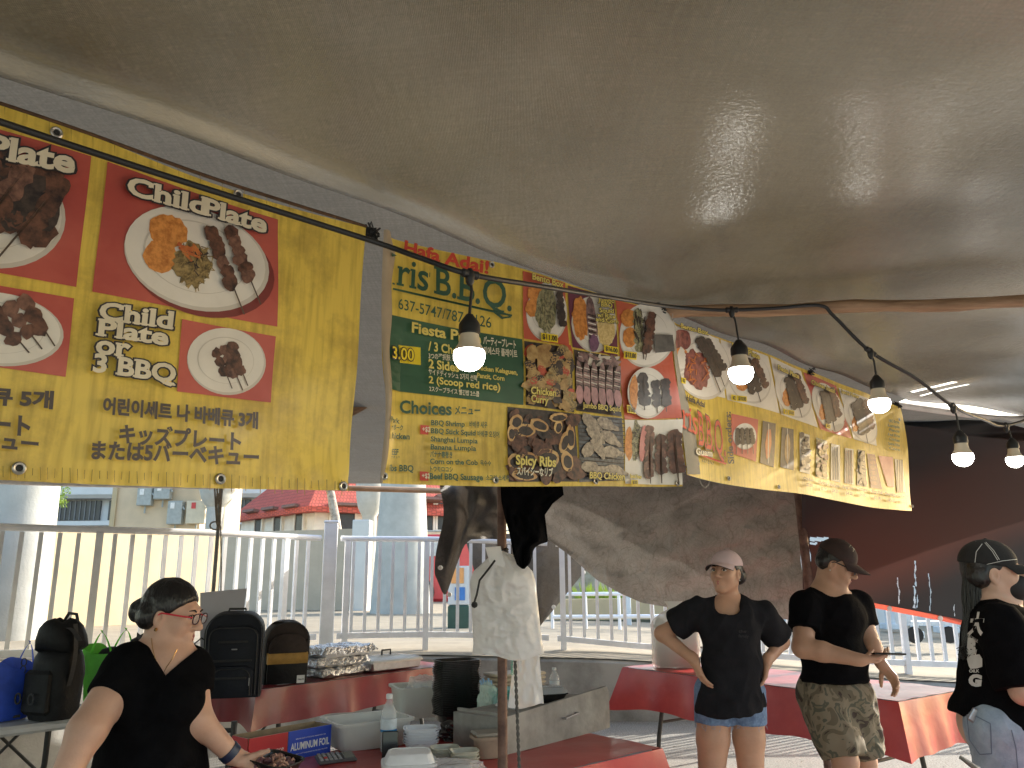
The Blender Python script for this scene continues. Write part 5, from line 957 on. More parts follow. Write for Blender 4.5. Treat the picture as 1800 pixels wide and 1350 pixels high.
# black bag behind the woman
c = G(278, 1232, .75) + Vector((0, .25, 0)); c.z = .0; t = thing('backpack', 'black bag half hidden behind the woman in red glasses', 'backpack', tuple(c)); r3 = rotm(0, 0, R(5))
cz = P(262, 1190, 4.55); c2 = Vector((cz.x, cz.y, .75)); t.location = c2; WL[t.name] = c2
rbag(c2, r3, .30, .20, cz.z - .75 + .235, .55, seed=6).build('body', m_nyl, t, True, 60)
m = MB(); m.grid(lambda u, v: loc(c2, r3)(-.05 + .14 * u, -.102 + .0 * v, (cz.z - .75) + .21 - .12 * u + .03 * v), 8, 1); m.build('strap', m_strap, t, True)
m_ledge = TB
wb = thing('side_stool', 'small grey stool carrying the black bag behind the woman', 'stool', (c2.x, c2.y, 0)); m = MB(); m.box((c2.x, c2.y, .735), (.4, .3, .03), bev=.01); m.build('seat', m_ttop, wb)
for sx in (-1, 1):
    for sy in (-1, 1): MB().tube([(c2.x + sx * .16, c2.y + sy * .12, .72), (c2.x + sx * .19, c2.y + sy * .14, 0)], .012, 8).build('leg', m_leg, wb, True)
# navy backpack
def piping(m, pts, r=.004): m.tube(pts, r, 6)
c = G(396, 1230, .755) + Vector((0, .10, 0)); c.z = .757; yaw = R(14); r3 = rotm(R(4), 0, yaw); L_ = loc(c, r3); t = thing('backpack', 'large navy backpack with a small silver badge beside the brown one', 'backpack', tuple(c))
s_ = 1.0
def arch(w, h0, h1, y, n=18, r=.06):
    pts = [L_(-w / 2, y, h0), L_(-w / 2, y, h1 - r)]; pts += [L_(-w / 2 + r - r * math.cos(a), y, h1 - r + r * math.sin(a)) for a in np.linspace(0, 1.57, n // 2)]; pts += [L_(w / 2 - r + r * math.sin(a), y, h1 - r + r * math.cos(a)) for a in np.linspace(0, 1.57, n // 2)]; pts += [L_(w / 2, y, h0)]; return pts
def slab_bag(w, h, y0, y1, z0, z1, r, mat, name, parent, n=16, puff=.0):
    out = []
    for y, k in ((y0, .97), (lerp(y0, y1, .12), 1), (lerp(y0, y1, .85), 1), (y1, .93)):
        a1 = [(-w / 2 * k, z0 + .004), (-w / 2 * k, lerp(z0, z1, .5))] + [(-w / 2 * k + (r - r * math.cos(a)) * k, z1 * (1 if k == 1 else .995) - r + r * math.sin(a)) for a in np.linspace(0, 1.57, n // 2)] + [(w / 2 * k - (r - r * math.sin(a)) * k, z1 * (1 if k == 1 else .995) - r + r * math.cos(a)) for a in np.linspace(0, 1.57, n // 2)] + [(w / 2 * k, lerp(z0, z1, .5)), (w / 2 * k, z0 + .004)]
        out.append([L_(x, y, z) for x, z in a1])
    m = MB(); m.loft(out); return m.build(name, mat, parent, True, 50)
slab_bag(.36, .5, .14, -.055, 0, .52, .12, m_navy, 'body', t); slab_bag(.31, .4, -.045, -.085, .015, .445, .08, m_navy, 'front_panel', t); slab_bag(.265, .2, -.08, -.118, .02, .205, .05, m_navy, 'lower_pocket', t)
m = MB(); piping(m, arch(.352, .02, .517, -.06, r=.12)); m.build('piping', m_strap, t, True)
m = MB(); piping(m, arch(.29, .03, .435, -.09)); m.build('piping', m_strap, t, True)
m = MB(); piping(m, arch(.23, .03, .19, -.121)); m.build('piping', m_strap, t, True)
for z, w_ in ((.35, .18), (.235, .24), (.135, .19)): m = MB(); m.box(L_(0, -.088 if z > .22 else -.122, z), (w_, .012, .014), r3, bev=.004); m.build('zip', m_strap, t, True)
m = MB(); m.box(L_(.01, -.092, .305), (.035, .005, .008), r3, bev=.002); m.build('badge', m_zip, t)
for sx in (.112,): m = MB(); m.tube([L_(sx, -.125, .135), L_(sx, -.13, .09)], .003, 6); m.build('zip_pull', m_zip, t, True)
m = MB(); m.tube([L_(-.06, .09, .49), L_(-.05, .09, .535), L_(.05, .09, .535), L_(.06, .09, .49)], .008, 8); m.build('top_handle', m_strap, t, True)
m = MB(); m.tube([L_(-.15, .02, .33), L_(-.20, -.02, .37), L_(-.235, -.04, .34), L_(-.22, -.03, .26), L_(-.16, 0, .2)], .005, 6); m.build('side_strap', m_strap, t, True)
# brown backpack
c = G(484, 1204, .755) + Vector((.03, .10, 0)); c.z = .757; r3 = rotm(R(6), 0, R(26)); L_ = loc(c, r3); t = thing('backpack', 'brown backpack with a mustard strip and black lower half', 'backpack', tuple(c))
slab_bag(.31, .42, .10, -.05, .19, .43, .13, m_brownf, 'upper_body', t); slab_bag(.315, .2, .105, -.052, .0, .205, .02, m_nyl, 'lower_body', t); slab_bag(.265, .2, -.045, -.085, .16, .355, .10, m_brownf, 'upper_pocket', t); slab_bag(.27, .1, -.045, -.09, .01, .165, .02, m_nyl, 'front_pocket', t)
m = MB(); m.loft([[L_(x, y, z) for y, z in ((-.05, .15), (-.094, .15), (-.1, .17), (-.1, .205), (-.09, .222), (-.05, .222))] for x in (-.142, -.13, -.06, 0, .06, .13, .142)]); m.build('mustard_strip', m_must, t, True, 50)
m = MB(); piping(m, arch(.305, .2, .427, -.05, r=.13), .005); m.build('zip', m_strap, t, True)
m = MB(); m.box(L_(.10, -.094, .04), (.055, .004, .055), r3, bev=.001); lb = m.build('logo_label', m_paper, t); flat_text('Heschl', L_(.080, -.0975, .035), (r3 @ Vector((1, 0, 0))), (r3 @ Vector((0, 0, 1))), .042, p_blk, lb)
m = MB(); m.grid(lambda u, v: L_(-.09 + .06 * v - .02 * u, -.03 + .14 * u - .05 * math.sin(u * 3), .43 + .012 * math.sin(u * 3) - .05 * u * u), 10, 1); m.build('shoulder_strap', m_brownf, t, True)
# white board
p1, p2, p3, p4 = P(352, 1042, 5.55), P(434, 1034, 5.7), P(424, 1110, 5.55), P(352, 1140, 5.4)
m = MB(); n_ = (p2 - p1).cross(p4 - p1).normalized() * .004; m.add([p1, p2, p3, p4, p1 + n_, p2 + n_, p3 + n_, p4 + n_], [(0, 1, 2, 3), (7, 6, 5, 4), (0, 4, 5, 1), (1, 5, 6, 2), (2, 6, 7, 3), (3, 7, 4, 0)])
tag(m.build('poster_board', M('board_grey', (.50, .50, .56), .6, .05, 4)), 'blank pale board leaning behind the navy backpack', 'board')
# white edge tray under navy backpack
c = G(410, 1232, .757); m = MB(); m.box((c.x + .0, c.y + .10, .762), (.36, .30, .03), rotm(0, 0, R(14)), bev=.012)
# ================================================================= FOIL PANS
m_foil = M('foil', (.72, .72, .73), .22, .12, 30, 1.0, 55, metal=1); m_alu = M('aluminium_pan', (.62, .61, .60), .3, .15, 12, .15, 30, metal=1)
def foil_pan(c, ang, w, d, h, label, seed, group='stacked foil pans'):
    r3 = rotm(0, 0, ang); L_ = loc(Vector(c), r3); t = thing('foil_pan', label, 'foil pan', tuple(c), group)
    m = MB(); m.loft([[L_(sx * w / 2 * k, sy * d / 2 * k, z) for sx, sy in ((-1, -1), (-.5, -1.0), (.5, -1.0), (1, -1), (1, 1), (.5, 1), (-.5, 1), (-1, 1))] for k, z in ((.86, 0), (.9, .004), (.98, h * .9), (1.04, h * .92), (1.04, h * .96), (.97, h * .96), (.88, .01))]); m.build('tray', m_alu, t)
    r_ = np.random.RandomState(seed)
    def top(u, v):
        x, y = (u - .5) * w * 1.12, (v - .5) * d * 1.14; e = max(abs(u - .5), abs(v - .5)) * 2; q = np.array([[x, y, seed]]); z = h + .012 + .010 * float(vnoise(q, 18, seed)[0]) + .006 * float(vnoise(q, 45, seed)[0])
        if e > .88: z -= (e - .88) * .35 + .012 * abs(float(vnoise(q, 60, seed + 3)[0]))
        return L_(x, y, z)
    m = MB(); m.grid(top, 44, 30); m.build('foil_cover', m_foil, t, False)
c = TB.at(.80, .22, .008); foil_pan(c, ba + .1, .46, .30, .055, 'lowest foil covered pan of the stack of three', 1); foil_pan(c + Vector((-.01, .0, .072)), ba - .02, .48, .32, .055, 'middle foil covered pan of the stack of three', 2); foil_pan(c + Vector((.03, 0, .146)), ba + .06, .50, .32, .06, 'topmost foil covered pan of the stack, with loose foil edges', 3)
# chafing pan with lid
c = TB.at(1.34, .20, .010); r3 = rotm(0, 0, ba - .05); L_ = loc(c, r3); t = thing('chafing_pan', 'shallow steel pan with a clear lid and black handle, right of the foil stack', 'pan', tuple(c)); m_steel = M('steel', (.58, .57, .56), .28, .12, 20, .05, 40, metal=1)
m = MB(); m.loft([[L_(sx * .26 * k, sy * .16 * k, z) for sx, sy in ((-1, -.9), (-.95, -1), (.95, -1), (1, -.9), (1, .9), (.95, 1), (-.95, 1), (-1, .9))] for k, z in ((.9, 0), (.97, .01), (1, .06), (1.06, .062), (1.06, .07), (.98, .07), (.9, .012))]); m.build('pan', m_steel, t)
m = MB(); m.loft([[L_(sx * .27 * k, sy * .17 * k, z) for sx, sy in ((-1, -.9), (-.95, -1), (.95, -1), (1, -.9), (1, .9), (.95, 1), (-.95, 1), (-1, .9))] for k, z in ((1.0, .071), (.98, .085), (.80, .10), (.3, .108), (.05, .11))], cap=True); lid = m.build('lid', clear('lid_clear', (.95, .97, .97), .45, .1), t, True, 30)
m = MB(); m.tube([L_(-.04, 0, .108), L_(-.04, 0, .145), L_(.05, 0, .145), L_(.05, 0, .108)], .008, 8); m.build('lid_handle', m_black, t, True)
# ================================================================= FRONT TABLE GOODS
m_tub = M('tub_plastic', (.80, .81, .79), .35, .08, 6, trans=.35, tcol=(.8, .8, .78)); m_lidc = M('lid_cream', (.66, .56, .42), .4, .08, 8)
def tub(c, ang, w, d, h, label, mat, lip=.012, taper=.9, cat='tub', name='plastic_tub', group=None):
    r3 = rotm(0, 0, ang); L_ = loc(Vector(c), r3); t = thing(name, label, cat, tuple(c), group)
    def ring(k, z, o=0, q=.03):
        pts = []
        for sx, sy in ((1, 1), (-1, 1), (-1, -1), (1, -1)):
            a0 = math.atan2(sy, sx) - .785
            for j in range(5): a = a0 + j * .3927; pts.append(L_(sx * (w / 2 * k + o - q) + math.cos(a) * q, sy * (d / 2 * k + o - q) + math.sin(a) * q, z))
        return pts
    m = MB(); m.loft([ring(taper * .96, 0), ring(taper, .006), ring(1, h - .012), ring(1, h - .012, lip), ring(1, h, lip), ring(1, h, -.004), ring(taper, .01, -.006)]); m.build('body', mat, t, True, 35); return t, L_
def gp(px, py, z=.765): return G(px, py, z)
c = gp(632, 1322); c = c + Vector((0, .16, 0)); tb, L_ = tub(c, fa_ - .15, .34, .25, .115, 'long low white plastic tub beside the foil box', m_tub)
m = MB(); m.box(L_(.03, 0, .035), (.12, .08, .04), rotm(0, 0, fa_), bev=.01); m.build('contents', M('tub_grey', (.3, .28, .32), .6), tb)
c = gp(737, 1262) + Vector((0, .10, 0)); tb, L_ = tub(c, fa_ - .35, .30, .24, .155, 'tall clear plastic tub holding a clear bag, left of the black tray stack', M('tub_clear', (.80, .82, .80), .3, .06, 6, trans=.4, tcol=(.85, .87, .84)))
m_film = clear('plastic_film', (.93, .94, .96), .62, .18)
def crumple(c, rad, mat, name, label, cat, seed, parent=None, n=22, amp=.22):
    m = MB(); vs = []
    for j in range(n + 1):
        for i in range(n * 2):
            th, ph = math.pi * j / n, math.pi * i / n; u = np.array([[math.sin(th) * math.cos(ph), math.sin(th) * math.sin(ph), math.cos(th)]]); k = 1 + amp * float(vnoise(u, 2.6, seed)[0]) + amp * .55 * float(vnoise(u, 6.5, seed + 1)[0]); vs.append(Vector(c) + Vector((u[0][0] * rad[0] * k, u[0][1] * rad[1] * k, max(-rad[2] * .8, u[0][2] * rad[2] * k))))
    w = n * 2; m.add(vs, [(j * w + i, j * w + (i + 1) % w, (j + 1) * w + (i + 1) % w, (j + 1) * w + i) for j in range(n) for i in range(w)]); o = m.build(name, mat, parent, False); return tag(o, label, cat) if not parent else o
crumple(c + Vector((.02, 0, .125)), (.11, .09, .08), m_film, 'plastic_bag', 'clear crumpled bag spilling out of the tall tub', 'plastic bag', 5)
# foil box
a, b, a2 = gp(520, 1340), gp(577, 1318), gp(430, 1330); bd = (gp(579, 1322) - gp(440, 1352)); bang = math.atan2(bd.y, bd.x)
e1 = gp(579, 1322); c = e1 + Vector((0, .06, 0)); r3 = rotm(0, 0, bang - .02); ux, uy = r3 @ Vector((1, 0, 0)), r3 @ Vector((0, 1, 0)); BL_ = .40; o_ = e1 - ux * BL_; L_ = loc(o_, r3)
t = thing('foil_box', 'open blue and red cardboard box reading ALUMINUM FOIL', 'box', tuple(o_ + ux * BL_ / 2)); m_cb = M('cardboard', (.30, .22, .14), .8, .15, 20); m_bb = M('box_blue', (.02, .07, .50), .35, .1, 8, coat=.3); m_br = M('box_red', (.50, .03, .04), .35, .1, 8, coat=.3)
H = .112; D = .11
m = MB(); m.box(L_(BL_ / 2, .0, H / 2), (BL_ - .006, .003, H), r3); m.box(L_(BL_ / 2, D, H / 2), (BL_, .003, H + .004), r3); m.box(L_(0, D / 2, H / 2), (.003, D - .004, H), r3); m.box(L_(BL_, D / 2, H / 2), (.003, D - .004, H), r3); m.box(L_(BL_ / 2, D / 2, .003), (BL_ - .008, D - .006, .003), r3); m.build('carton', m_cb, t)
m = MB(); m.box(L_(BL_ * .73, -.0035, H / 2), (BL_ * .54, .003, H), r3); bb = m.build('blue_panel', m_bb, t); m = MB(); m.box(L_(BL_ * .225, -.0035, H / 2), (BL_ * .45, .003, H), r3); rb = m.build('red_panel', m_br, t)
m = MB(); m.box(L_(-.0035, D / 2, H / 2), (.003, D, H), r3); m.build('end_panel', m_br, t); m = MB(); m.box(L_(BL_ + .0035, D / 2, H / 2), (.003, D, H), r3); m.build('end_panel', m_bb, t)
UZ = Vector((0, 0, 1))
flat_text('ALUMINUM FOIL', L_(BL_ * .49, -.0056, .036), ux, UZ * 1.5, BL_ * .49, m_paper, bb, off=.03); flat_text('Essence', L_(BL_ * .20, -.0056, .042), ux, UZ * 1.2 + ux * .3, BL_ * .2, m_paper, rb, off=0)
flat_text('SERRATED SHARP CUTTING EDGE, HANDLE WITH CARE', L_(BL_ * .55, -.0056, .076), ux, UZ, BL_ * .38, m_paper, bb, off=.01); flat_text('HEAVY DUTY FOOD SERVICE FOIL FOR GRILL AND OVEN', L_(BL_ * .56, -.0056, .018), ux, UZ, BL_ * .40, m_paper, bb, off=.01)
m = MB(); m.tube([L_(.05, D / 2, .045), L_(BL_ - .05, D / 2, .045)], .028, 14); m.build('foil_roll', m_foil, t, True)
m = MB(); m.grid(lambda u, v: L_(BL_ * (.45 + .2 * u), .01 + .04 * v, .06 + .045 * u - .02 * v), 6, 3); m.build('loose_foil', m_foil, t)
# bottles
m_pet = clear('bottle_clear', (.93, .96, .98), .72, .06); m_water = clear('bottle_water', (.85, .92, .95), .55, .05); m_lab = M('bottle_label', (.72, .80, .86), .4, .2, 20); m_labb = M('label_blue', (.03, .25, .55), .4)
def bottle(c, h, r, label, cap):
    t = thing('water_bottle', label, 'bottle', tuple(c), 'water bottles'); prof = [(r * .85, 0), (r, .006)]
    for k in range(8): prof += [(r * (1 if k % 2 else .95), .01 + h * .62 * k / 8)]
    prof += [(r, h * .62), (r * .9, h * .72), (r * .55, h * .83), (r * .36, h * .88), (r * .36, h * .93)]
    MB().lathe(prof, c, 20).build('body', m_pet, t, True, 60); MB().lathe([(r * .9, .004), (r * .93, h * .28), (r * .93, h * .3)], c, 18).build('water', m_water, t, True, 60)
    MB().lathe([(r * 1.015, h * .36), (r * 1.015, h * .58)], c, 20, caps=False).build('label', m_lab, t, True); MB().lathe([(r * 1.03, h * .36), (r * 1.03, h * .40)], c, 20, caps=False).build('label_stripe', m_labb, t, True); MB().lathe([(r * .42, h * .92), (r * .42, h * .985), (r * .38, h)], c, 16).build('cap', cap, t, True, 40)
m_capb = M('cap_clear', (.75, .78, .8), .3, .05)
bottle(gp(682, 1322), .235, .035, 'clear water bottle with a blue striped label by the black phone', m_capb); bottle(gp(975, 1228) , .18, .031, 'clear water bottle standing behind the black lidded tray', m_capb)
c = gp(682, 1330); r3 = rotm(R(-8), 0, R(12)); m = MB(); m.box(c + Vector((.01, -.02, .05)), (.066, .008, .105), r3, bev=.004); tag(m.build('smartphone', M('phone_black', (.012, .012, .014), .15, .1, 5)), 'black smartphone standing against the water bottle', 'phone')
# black tray stack
c = gp(800, 1272) + Vector((0, .07, 0)); ang = fa_ - .25; m_trayb = M('tray_black', (.016, .016, .016), .24, .2, 20); r3 = rotm(0, 0, ang)
base = None
def tray_rings(L_, w, d, h, flip=1):
    def ring(k, z, q=.03):
        pts = []
        for sx, sy in ((1, 1), (-1, 1), (-1, -1), (1, -1)):
            a0 = math.atan2(sy, sx) - .785
            for j in range(4): a = a0 + j * .5236; pts.append(L_(sx * (w / 2 * k - q) + math.cos(a) * q, sy * (d / 2 * k - q) + math.sin(a) * q, z))
        return pts
    return [ring(.76, 0), ring(.8, .003), ring(.90, h - .006), ring(1.0, h - .004), ring(1.0, h), ring(.955, h), ring(.80, .006)]
N_T = 32
for k in range(N_T):
    cc = c + Vector((.004 * math.sin(k * .7), .003 * math.cos(k * 1.1), .0085 * k)); L_ = loc(cc, rotm(0, 0, ang + .02 * math.sin(k * 1.9)))
    if k in (0, N_T - 1):
        m = MB(); m.loft(tray_rings(L_, .225, .165, .042)); o = m.build('food_tray', m_trayb, None, True, 35)
        if k == 0: base = o
    else:
        o = base.copy(); COL.objects.link(o); o.location = Vector(base.location) + (cc - c); o.rotation_euler = (0, 0, .02 * math.sin(k * 1.9))
    tag(o, ('black plastic tray somewhere inside the tall nested stack' if 0 < k < N_T - 1 else 'black plastic tray at the very bottom of the tall stack' if k == 0 else 'topmost open black plastic tray of the tall stack'), 'food tray', 'nested black trays')
# clear container stacks
m_cl = clear('container_clear', (.90, .92, .97), .38, .12)
def cstack(c, ang, w, d, h, n, dz, label, nm, mat, wrap=True, seed=0):
    for k in range(n):
        cc = Vector(c) + Vector((.002 * math.sin(k * 2), .002 * math.cos(k * 3), dz * k)); L_ = loc(cc, rotm(0, 0, ang + .015 * math.sin(k * 2.3 + seed))); m = MB(); m.loft(tray_rings(L_, w, d, h)); tag(m.build('clear_container', mat, None, True, 35), label if 0 < k < n - 1 else label.replace('inside', 'at the top of' if k else 'at the bottom of'), 'container', nm)
cstack(gp(737, 1326) + Vector((0, .05, 0)), fa_ - .55, .15, .12, .045, 6, .011, 'clear food container inside the stack left of the small tins', 'clear nested containers', m_cl)
m_tin = M('tray_tin', (.66, .66, .63), .25, .1, 20, .1, 40, metal=.6)
cstack(gp(780, 1349) + Vector((0, .05, 0)), fa_ - .5, .115, .095, .035, 4, .011, 'small pale tray inside the left pile in the clear bag', 'small pale trays, left pile', M('tray_pale', (.62, .61, .52), .25, .1, 20, trans=.3)); cstack(gp(815, 1356) + Vector((0, .05, 0)), fa_ - .5, .115, .095, .035, 4, .011, 'small pale tray inside the right pile in the clear bag', 'small pale trays, right pile', MATS['tray_pale'])
crumple(gp(737, 1338) + Vector((0, .03, .025)), (.085, .06, .03), m_film, 'plastic_bag', 'clear film bunched round the foot of the clear containers', 'plastic bag', 15); crumple(gp(800, 1368) + Vector((0, .05, .02)), (.12, .07, .035), m_film, 'plastic_bag', 'clear bag bunched round the small pale trays', 'plastic bag', 25)
crumple(gp(800, 1300) + Vector((.01, .0, .03)), (.10, .06, .045), M('film_black', (.015, .015, .017), .18, .2, 20, spec=.8), 'plastic_bag', 'shiny black crumpled bag in front of the black tray stack', 'plastic bag', 35, amp=.3)
# clamshell
c = gp(718, 1362) + Vector((0, .02, 0)); r3 = rotm(0, 0, fa_ - .55); L_ = loc(c, r3); t = thing('clamshell_box', 'white ribbed foam takeout box at the front edge', 'takeout box', tuple(c)); m_fw = M('foam_white', (.85, .86, .88), .45, .06, 12)
def cring(k, z, w=.20, d=.17, rib=0): return [L_(w / 2 * k * math.copysign(abs(math.cos(a)) ** .38, math.cos(a)) * (1 + rib * .02 * (i % 2)), d / 2 * k * math.copysign(abs(math.sin(a)) ** .38, math.sin(a)) * (1 + rib * .02 * (i % 2)), z) for i, a in enumerate(np.linspace(0, 6.2832, 64, endpoint=False))]
m = MB(); m.loft([cring(.80, 0), cring(.82, .004, rib=1), cring(.96, .034, rib=1), cring(1.08, .036), cring(1.08, .04), cring(.96, .04)]); m.build('base', m_fw, t, True, 40); m = MB(); m.loft([cring(1.07, .041), cring(1.07, .045), cring(.95, .047, rib=1), cring(.80, .078, rib=1), cring(.74, .081), cring(.72, .078), cring(.3, .078)]); m.build('lid', m_fw, t, True, 40)
m = MB(); m.box(L_(.108, 0, .043), (.02, .05, .006), r3, bev=.002); m.build('tab', m_fw, t)
# calculator
c = gp(590, 1338); r3 = rotm(R(10), 0, fa_ - .25); L_ = loc(c, r3); t = thing('calculator', 'grey pocket calculator lying on the red cloth', 'calculator', tuple(c)); m = MB(); m.box(L_(0, 0, .012), (.16, .085, .016), r3, bev=.008); m.build('case', M('calc_grey', (.10, .10, .11), .35), t, True, 40)
m = MB(); m.box(L_(.05, .0, .0215), (.045, .06, .004), r3, bev=.001); m.build('screen', M('calc_screen', (.22, .24, .22), .2), t)
for i in range(5):
    for j in range(4): m = MB(); m.box(L_(-.065 + i * .019, -.03 + j * .02, .022), (.014, .014, .005), r3, bev=.002); m.build('key', M('key_grey', (.35, .35, .37), .4) if (i, j) != (1, 1) else m_red, t)
# wooden grey box (cash box)
a, b = gp(888, 1327), gp(1070, 1279); bx = b - a; bang = math.atan2(bx.y, bx.x); r3 = rotm(0, 0, bang); BLn = bx.length; L_ = loc(a, r3); m_gw = M('weathered_grey', (.36, .35, .33), .7, col2=(.22, .215, .20), scale=7, bump=.2, bscale=40, metal=.0)
t = thing('storage_box', 'long weathered grey wooden box with a wire handle', 'box', tuple(a + bx / 2)); m = MB(); m.prism([(0, .0), (BLn, 0), (BLn, .005)], 0, 0.001); m = MB()
prof = [(0, 0), (BLn, 0), (BLn, .17), (BLn - .02, .195), (0, .15)]
vs = [L_(x, -.008, z) for x, z in prof] + [L_(x, .008, z) for x, z in prof]; m.add(vs, [(0, 1, 2, 3, 4), (9, 8, 7, 6, 5)] + [(i, i + 5, (i + 1) % 5 + 5, (i + 1) % 5) for i in range(5)]); m.build('front_panel', m_gw, t)
m = MB(); m.box(L_(BLn / 2, .16, .07), (BLn - .01, .30, .14), r3); m.build('body', m_gw, t); m = MB(); m.tube([L_(BLn * .5, -.009, .095), L_(BLn * .5, -.03, .095), L_(BLn * .63, -.03, .105), L_(BLn * .63, -.009, .105)], .0045, 8); m.build('handle', m_zip, t, True)
m = MB(); m.box(L_(.004, .14, .155), (.012, .28, .012), r3); m.build('rim', m_gw, t)
# things on and behind the box
c = L_(BLn * .62, .17, .142); r2 = rotm(0, 0, bang - .5); Lq = loc(c, r2); t = thing('lidded_tray', 'black meal tray with a clear lid on the grey box', 'food tray', tuple(c)); m = MB(); m.loft(tray_rings(Lq, .21, .16, .04)); m.build('tray', m_trayb, t, True, 35)
def lr(k, z): return [Lq(.105 * k * math.copysign(abs(math.cos(a)) ** .4, math.cos(a)), .08 * k * math.copysign(abs(math.sin(a)) ** .4, math.sin(a)), z) for a in np.linspace(0, 6.2832, 32, endpoint=False)]
m = MB(); m.loft([lr(1.03, .041), lr(1.0, .046), lr(.86, .066), lr(.80, .068), lr(.1, .068)]); m.build('lid', clear('lid_smoke', (.5, .52, .54), .45, .08), t, True, 40)
crumple(L_(BLn * .30, .16, .155), (.07, .04, .02), m_film, 'plastic_wrap', 'scrap of clear wrap lying on the grey box', 'wrap', 45)
c = L_(.42, .36, 0); t, Lq = tub(c, bang, .13, .10, .18, 'turquoise plastic container behind the grey box', M('teal_plastic', (.05, .42, .38), .4, .1, 8), name='plastic_container', cat='container'); m = MB(); m.box(Lq(0, 0, .186), (.14, .11, .012), rotm(0, 0, bang), bev=.005); m.build('lid', MATS['teal_plastic'], t, True)
c = G(905, 1262, .765); r2 = rotm(0, 0, bang - .3)
for k in range(4): m = MB(); m.box(c + Vector((.0, .0, .16 + k * .021)), (.30, .17, .017), r2, bev=.007); tag(m.build('box_lid', m_lidc, None, True, 40), ('cream lid inside the stack behind the hanging bags', 'cream lid at the top of the stack behind the hanging bags')[k == 3] if k else 'cream lid at the bottom of the stack behind the hanging bags', 'lid', 'stacked cream lids')
t, Lq = tub(c, bang - .3, .28, .16, .148, 'cream tub under the stack of cream lids', m_lidc)
# brown paper carton beside pole
c = gp(858, 1334) + Vector((0, .04, 0)); t, Lq = tub(c, fa_ - .4, .12, .10, .085, 'grey brown paper container half hidden by the rusty pole', M('paper_brown', (.36, .27, .20), .7, .2, 12), name='paper_container', cat='container'); m = MB(); m.box(Lq(0, 0, .092), (.13, .11, .014), rotm(0, 0, fa_ - .4), bev=.006); m.build('lid', M('lid_greybrown', (.33, .30, .26), .6), t, True)
# plastic bags with green print behind the stack
m_milk = M('bag_milky', (.66, .68, .68), .3, .1, 9, .5, 22, trans=.3, tcol=(.9, .92, .92)); m_greenp = M('print_mint', (.12, .45, .30), .4)
c = gp(862, 1290) + Vector((0, .02, 0)); crumple(c + Vector((0, 0, .05)), (.075, .05, .05), m_milk, 'plastic_bag', 'milky white plastic bag with its top gathered, right of the tray stack', 'plastic bag', 52, amp=.15)
crumple(c + Vector((-.015, .03, .15)), (.05, .04, .075), clear('film_green', (.8, .93, .86), .55, .15), 'plastic_bag', 'clear greenish bag standing above the milky bag', 'plastic bag', 57, amp=.25)
m = MB()
for k in range(5): m.tube([c + Vector((-.045 + k * .012, .03, .215)), c + Vector((-.05 + k * .013, .03, .235 + .01 * (k % 2)))], .006, 6)
tag(m.build('bag_ties', M('tie_blue', (.25, .42, .62), .5), None, True), 'pale blue gathered top of the greenish bag', 'bag tie')
# ================================================================= HANGING THINGS ON THE RUSTY POLE
def hang_sheet(name, px_poly_fn, nu, nv, Y, mat, label, cat, seed, amp=.012, thick=.0, back=None):
    def fn(u, v):
        x, y = px_poly_fn(u, v); p = P(x, y, Y); q = np.array([[u * 3.1, v * 2.2, seed]]); d = amp * (float(vnoise(q, 1.3, seed)[0]) + .5 * float(vnoise(q, 4, seed)[0]) + .12 * math.sin(u * 17 + 3 * v + seed)); return p + Vector((0, d, 0))
    m = MB(); m.grid(fn, nu, nv); return tag(m.build(name, mat, None, True, 179), label, cat)
m_wbag = M('bag_white', (.90, .88, .88), .25, .04, 5, .7, 34, trans=.35, tcol=(.85, .83, .82), spec=.6)
pY = 3.12; pX = lambda px, py, dy: P(px, py, pY + dy)
t = thing('carrier_bag_bundle', 'thick bundle of white carrier bags hung on the rusty pole', 'plastic bags', tuple(pX(890, 1000, -.05)))
LE = [(0, 868, 884), (.05, 862, 905), (.12, 848, 922), (.20, 832, 936), (.30, 826, 941), (.45, 828, 944), (.9, 832, 953), (1, 830, 956)]
def bagsurf(front):
    def fn(u, v):
        l, r = np.interp(v, [q[0] for q in LE], [q[1] for q in LE]), np.interp(v, [q[0] for q in LE], [q[2] for q in LE]); x = lerp(l, r, u); y = lerp(968, 1150, v) + 6 * math.sin(u * 3.1) * (v > .9) - 4 * math.sin(u * 7) * v
        q = np.array([[u * 2.4, v * 3.2, front]]); a = math.sin(u * math.pi); th = .030 * a ** .5 * min(1, v * 3 + .1); w = .016 * (1 - 2 * abs(float(vnoise(q, 2.2, 3)[0]))) + .010 * (.6 - 2 * abs(float(vnoise(q * np.array([[1, 2.2, 1]]), 4.5, 9)[0]))) + .005 * math.sin(u * 30 + v * 4) * max(0, .5 - v) + .004 * abs(math.sin(u * 6.3 + .3 * v)) ; return pX(x, y, -.055) + Vector((0, -th * front - w * a * front, 0))
    return fn
m = MB(); m.grid(bagsurf(1), 46, 60); m.grid(bagsurf(-1), 20, 30); m.build('bag_body', m_wbag, t, True, 179)
m = MB(); m.grid(lambda u, v: pX(lerp(857, 884, u) + 8 * v - 4, lerp(962, 990, v) + 8 * u - 10 * (1 - v) * u, -.09), 6, 6); m.build('bag_handle', m_wbag, t, True)
m = MB(); m.tube([pX(870, 985, -.11), pX(862, 996, -.115), pX(843, 1020, -.12), pX(838, 1045, -.12), pX(834, 1058, -.12)], .004, 6); c = pX(834, 1063, -.12); m.build('hook_cord', m_black, t, True); m = MB(); m.lathe([(.001, -.012), (.009, -.008), (.012, 0), (.009, .008), (.001, .012)], c, 14); m.build('cord_ball', m_black, t, True)
m = MB()
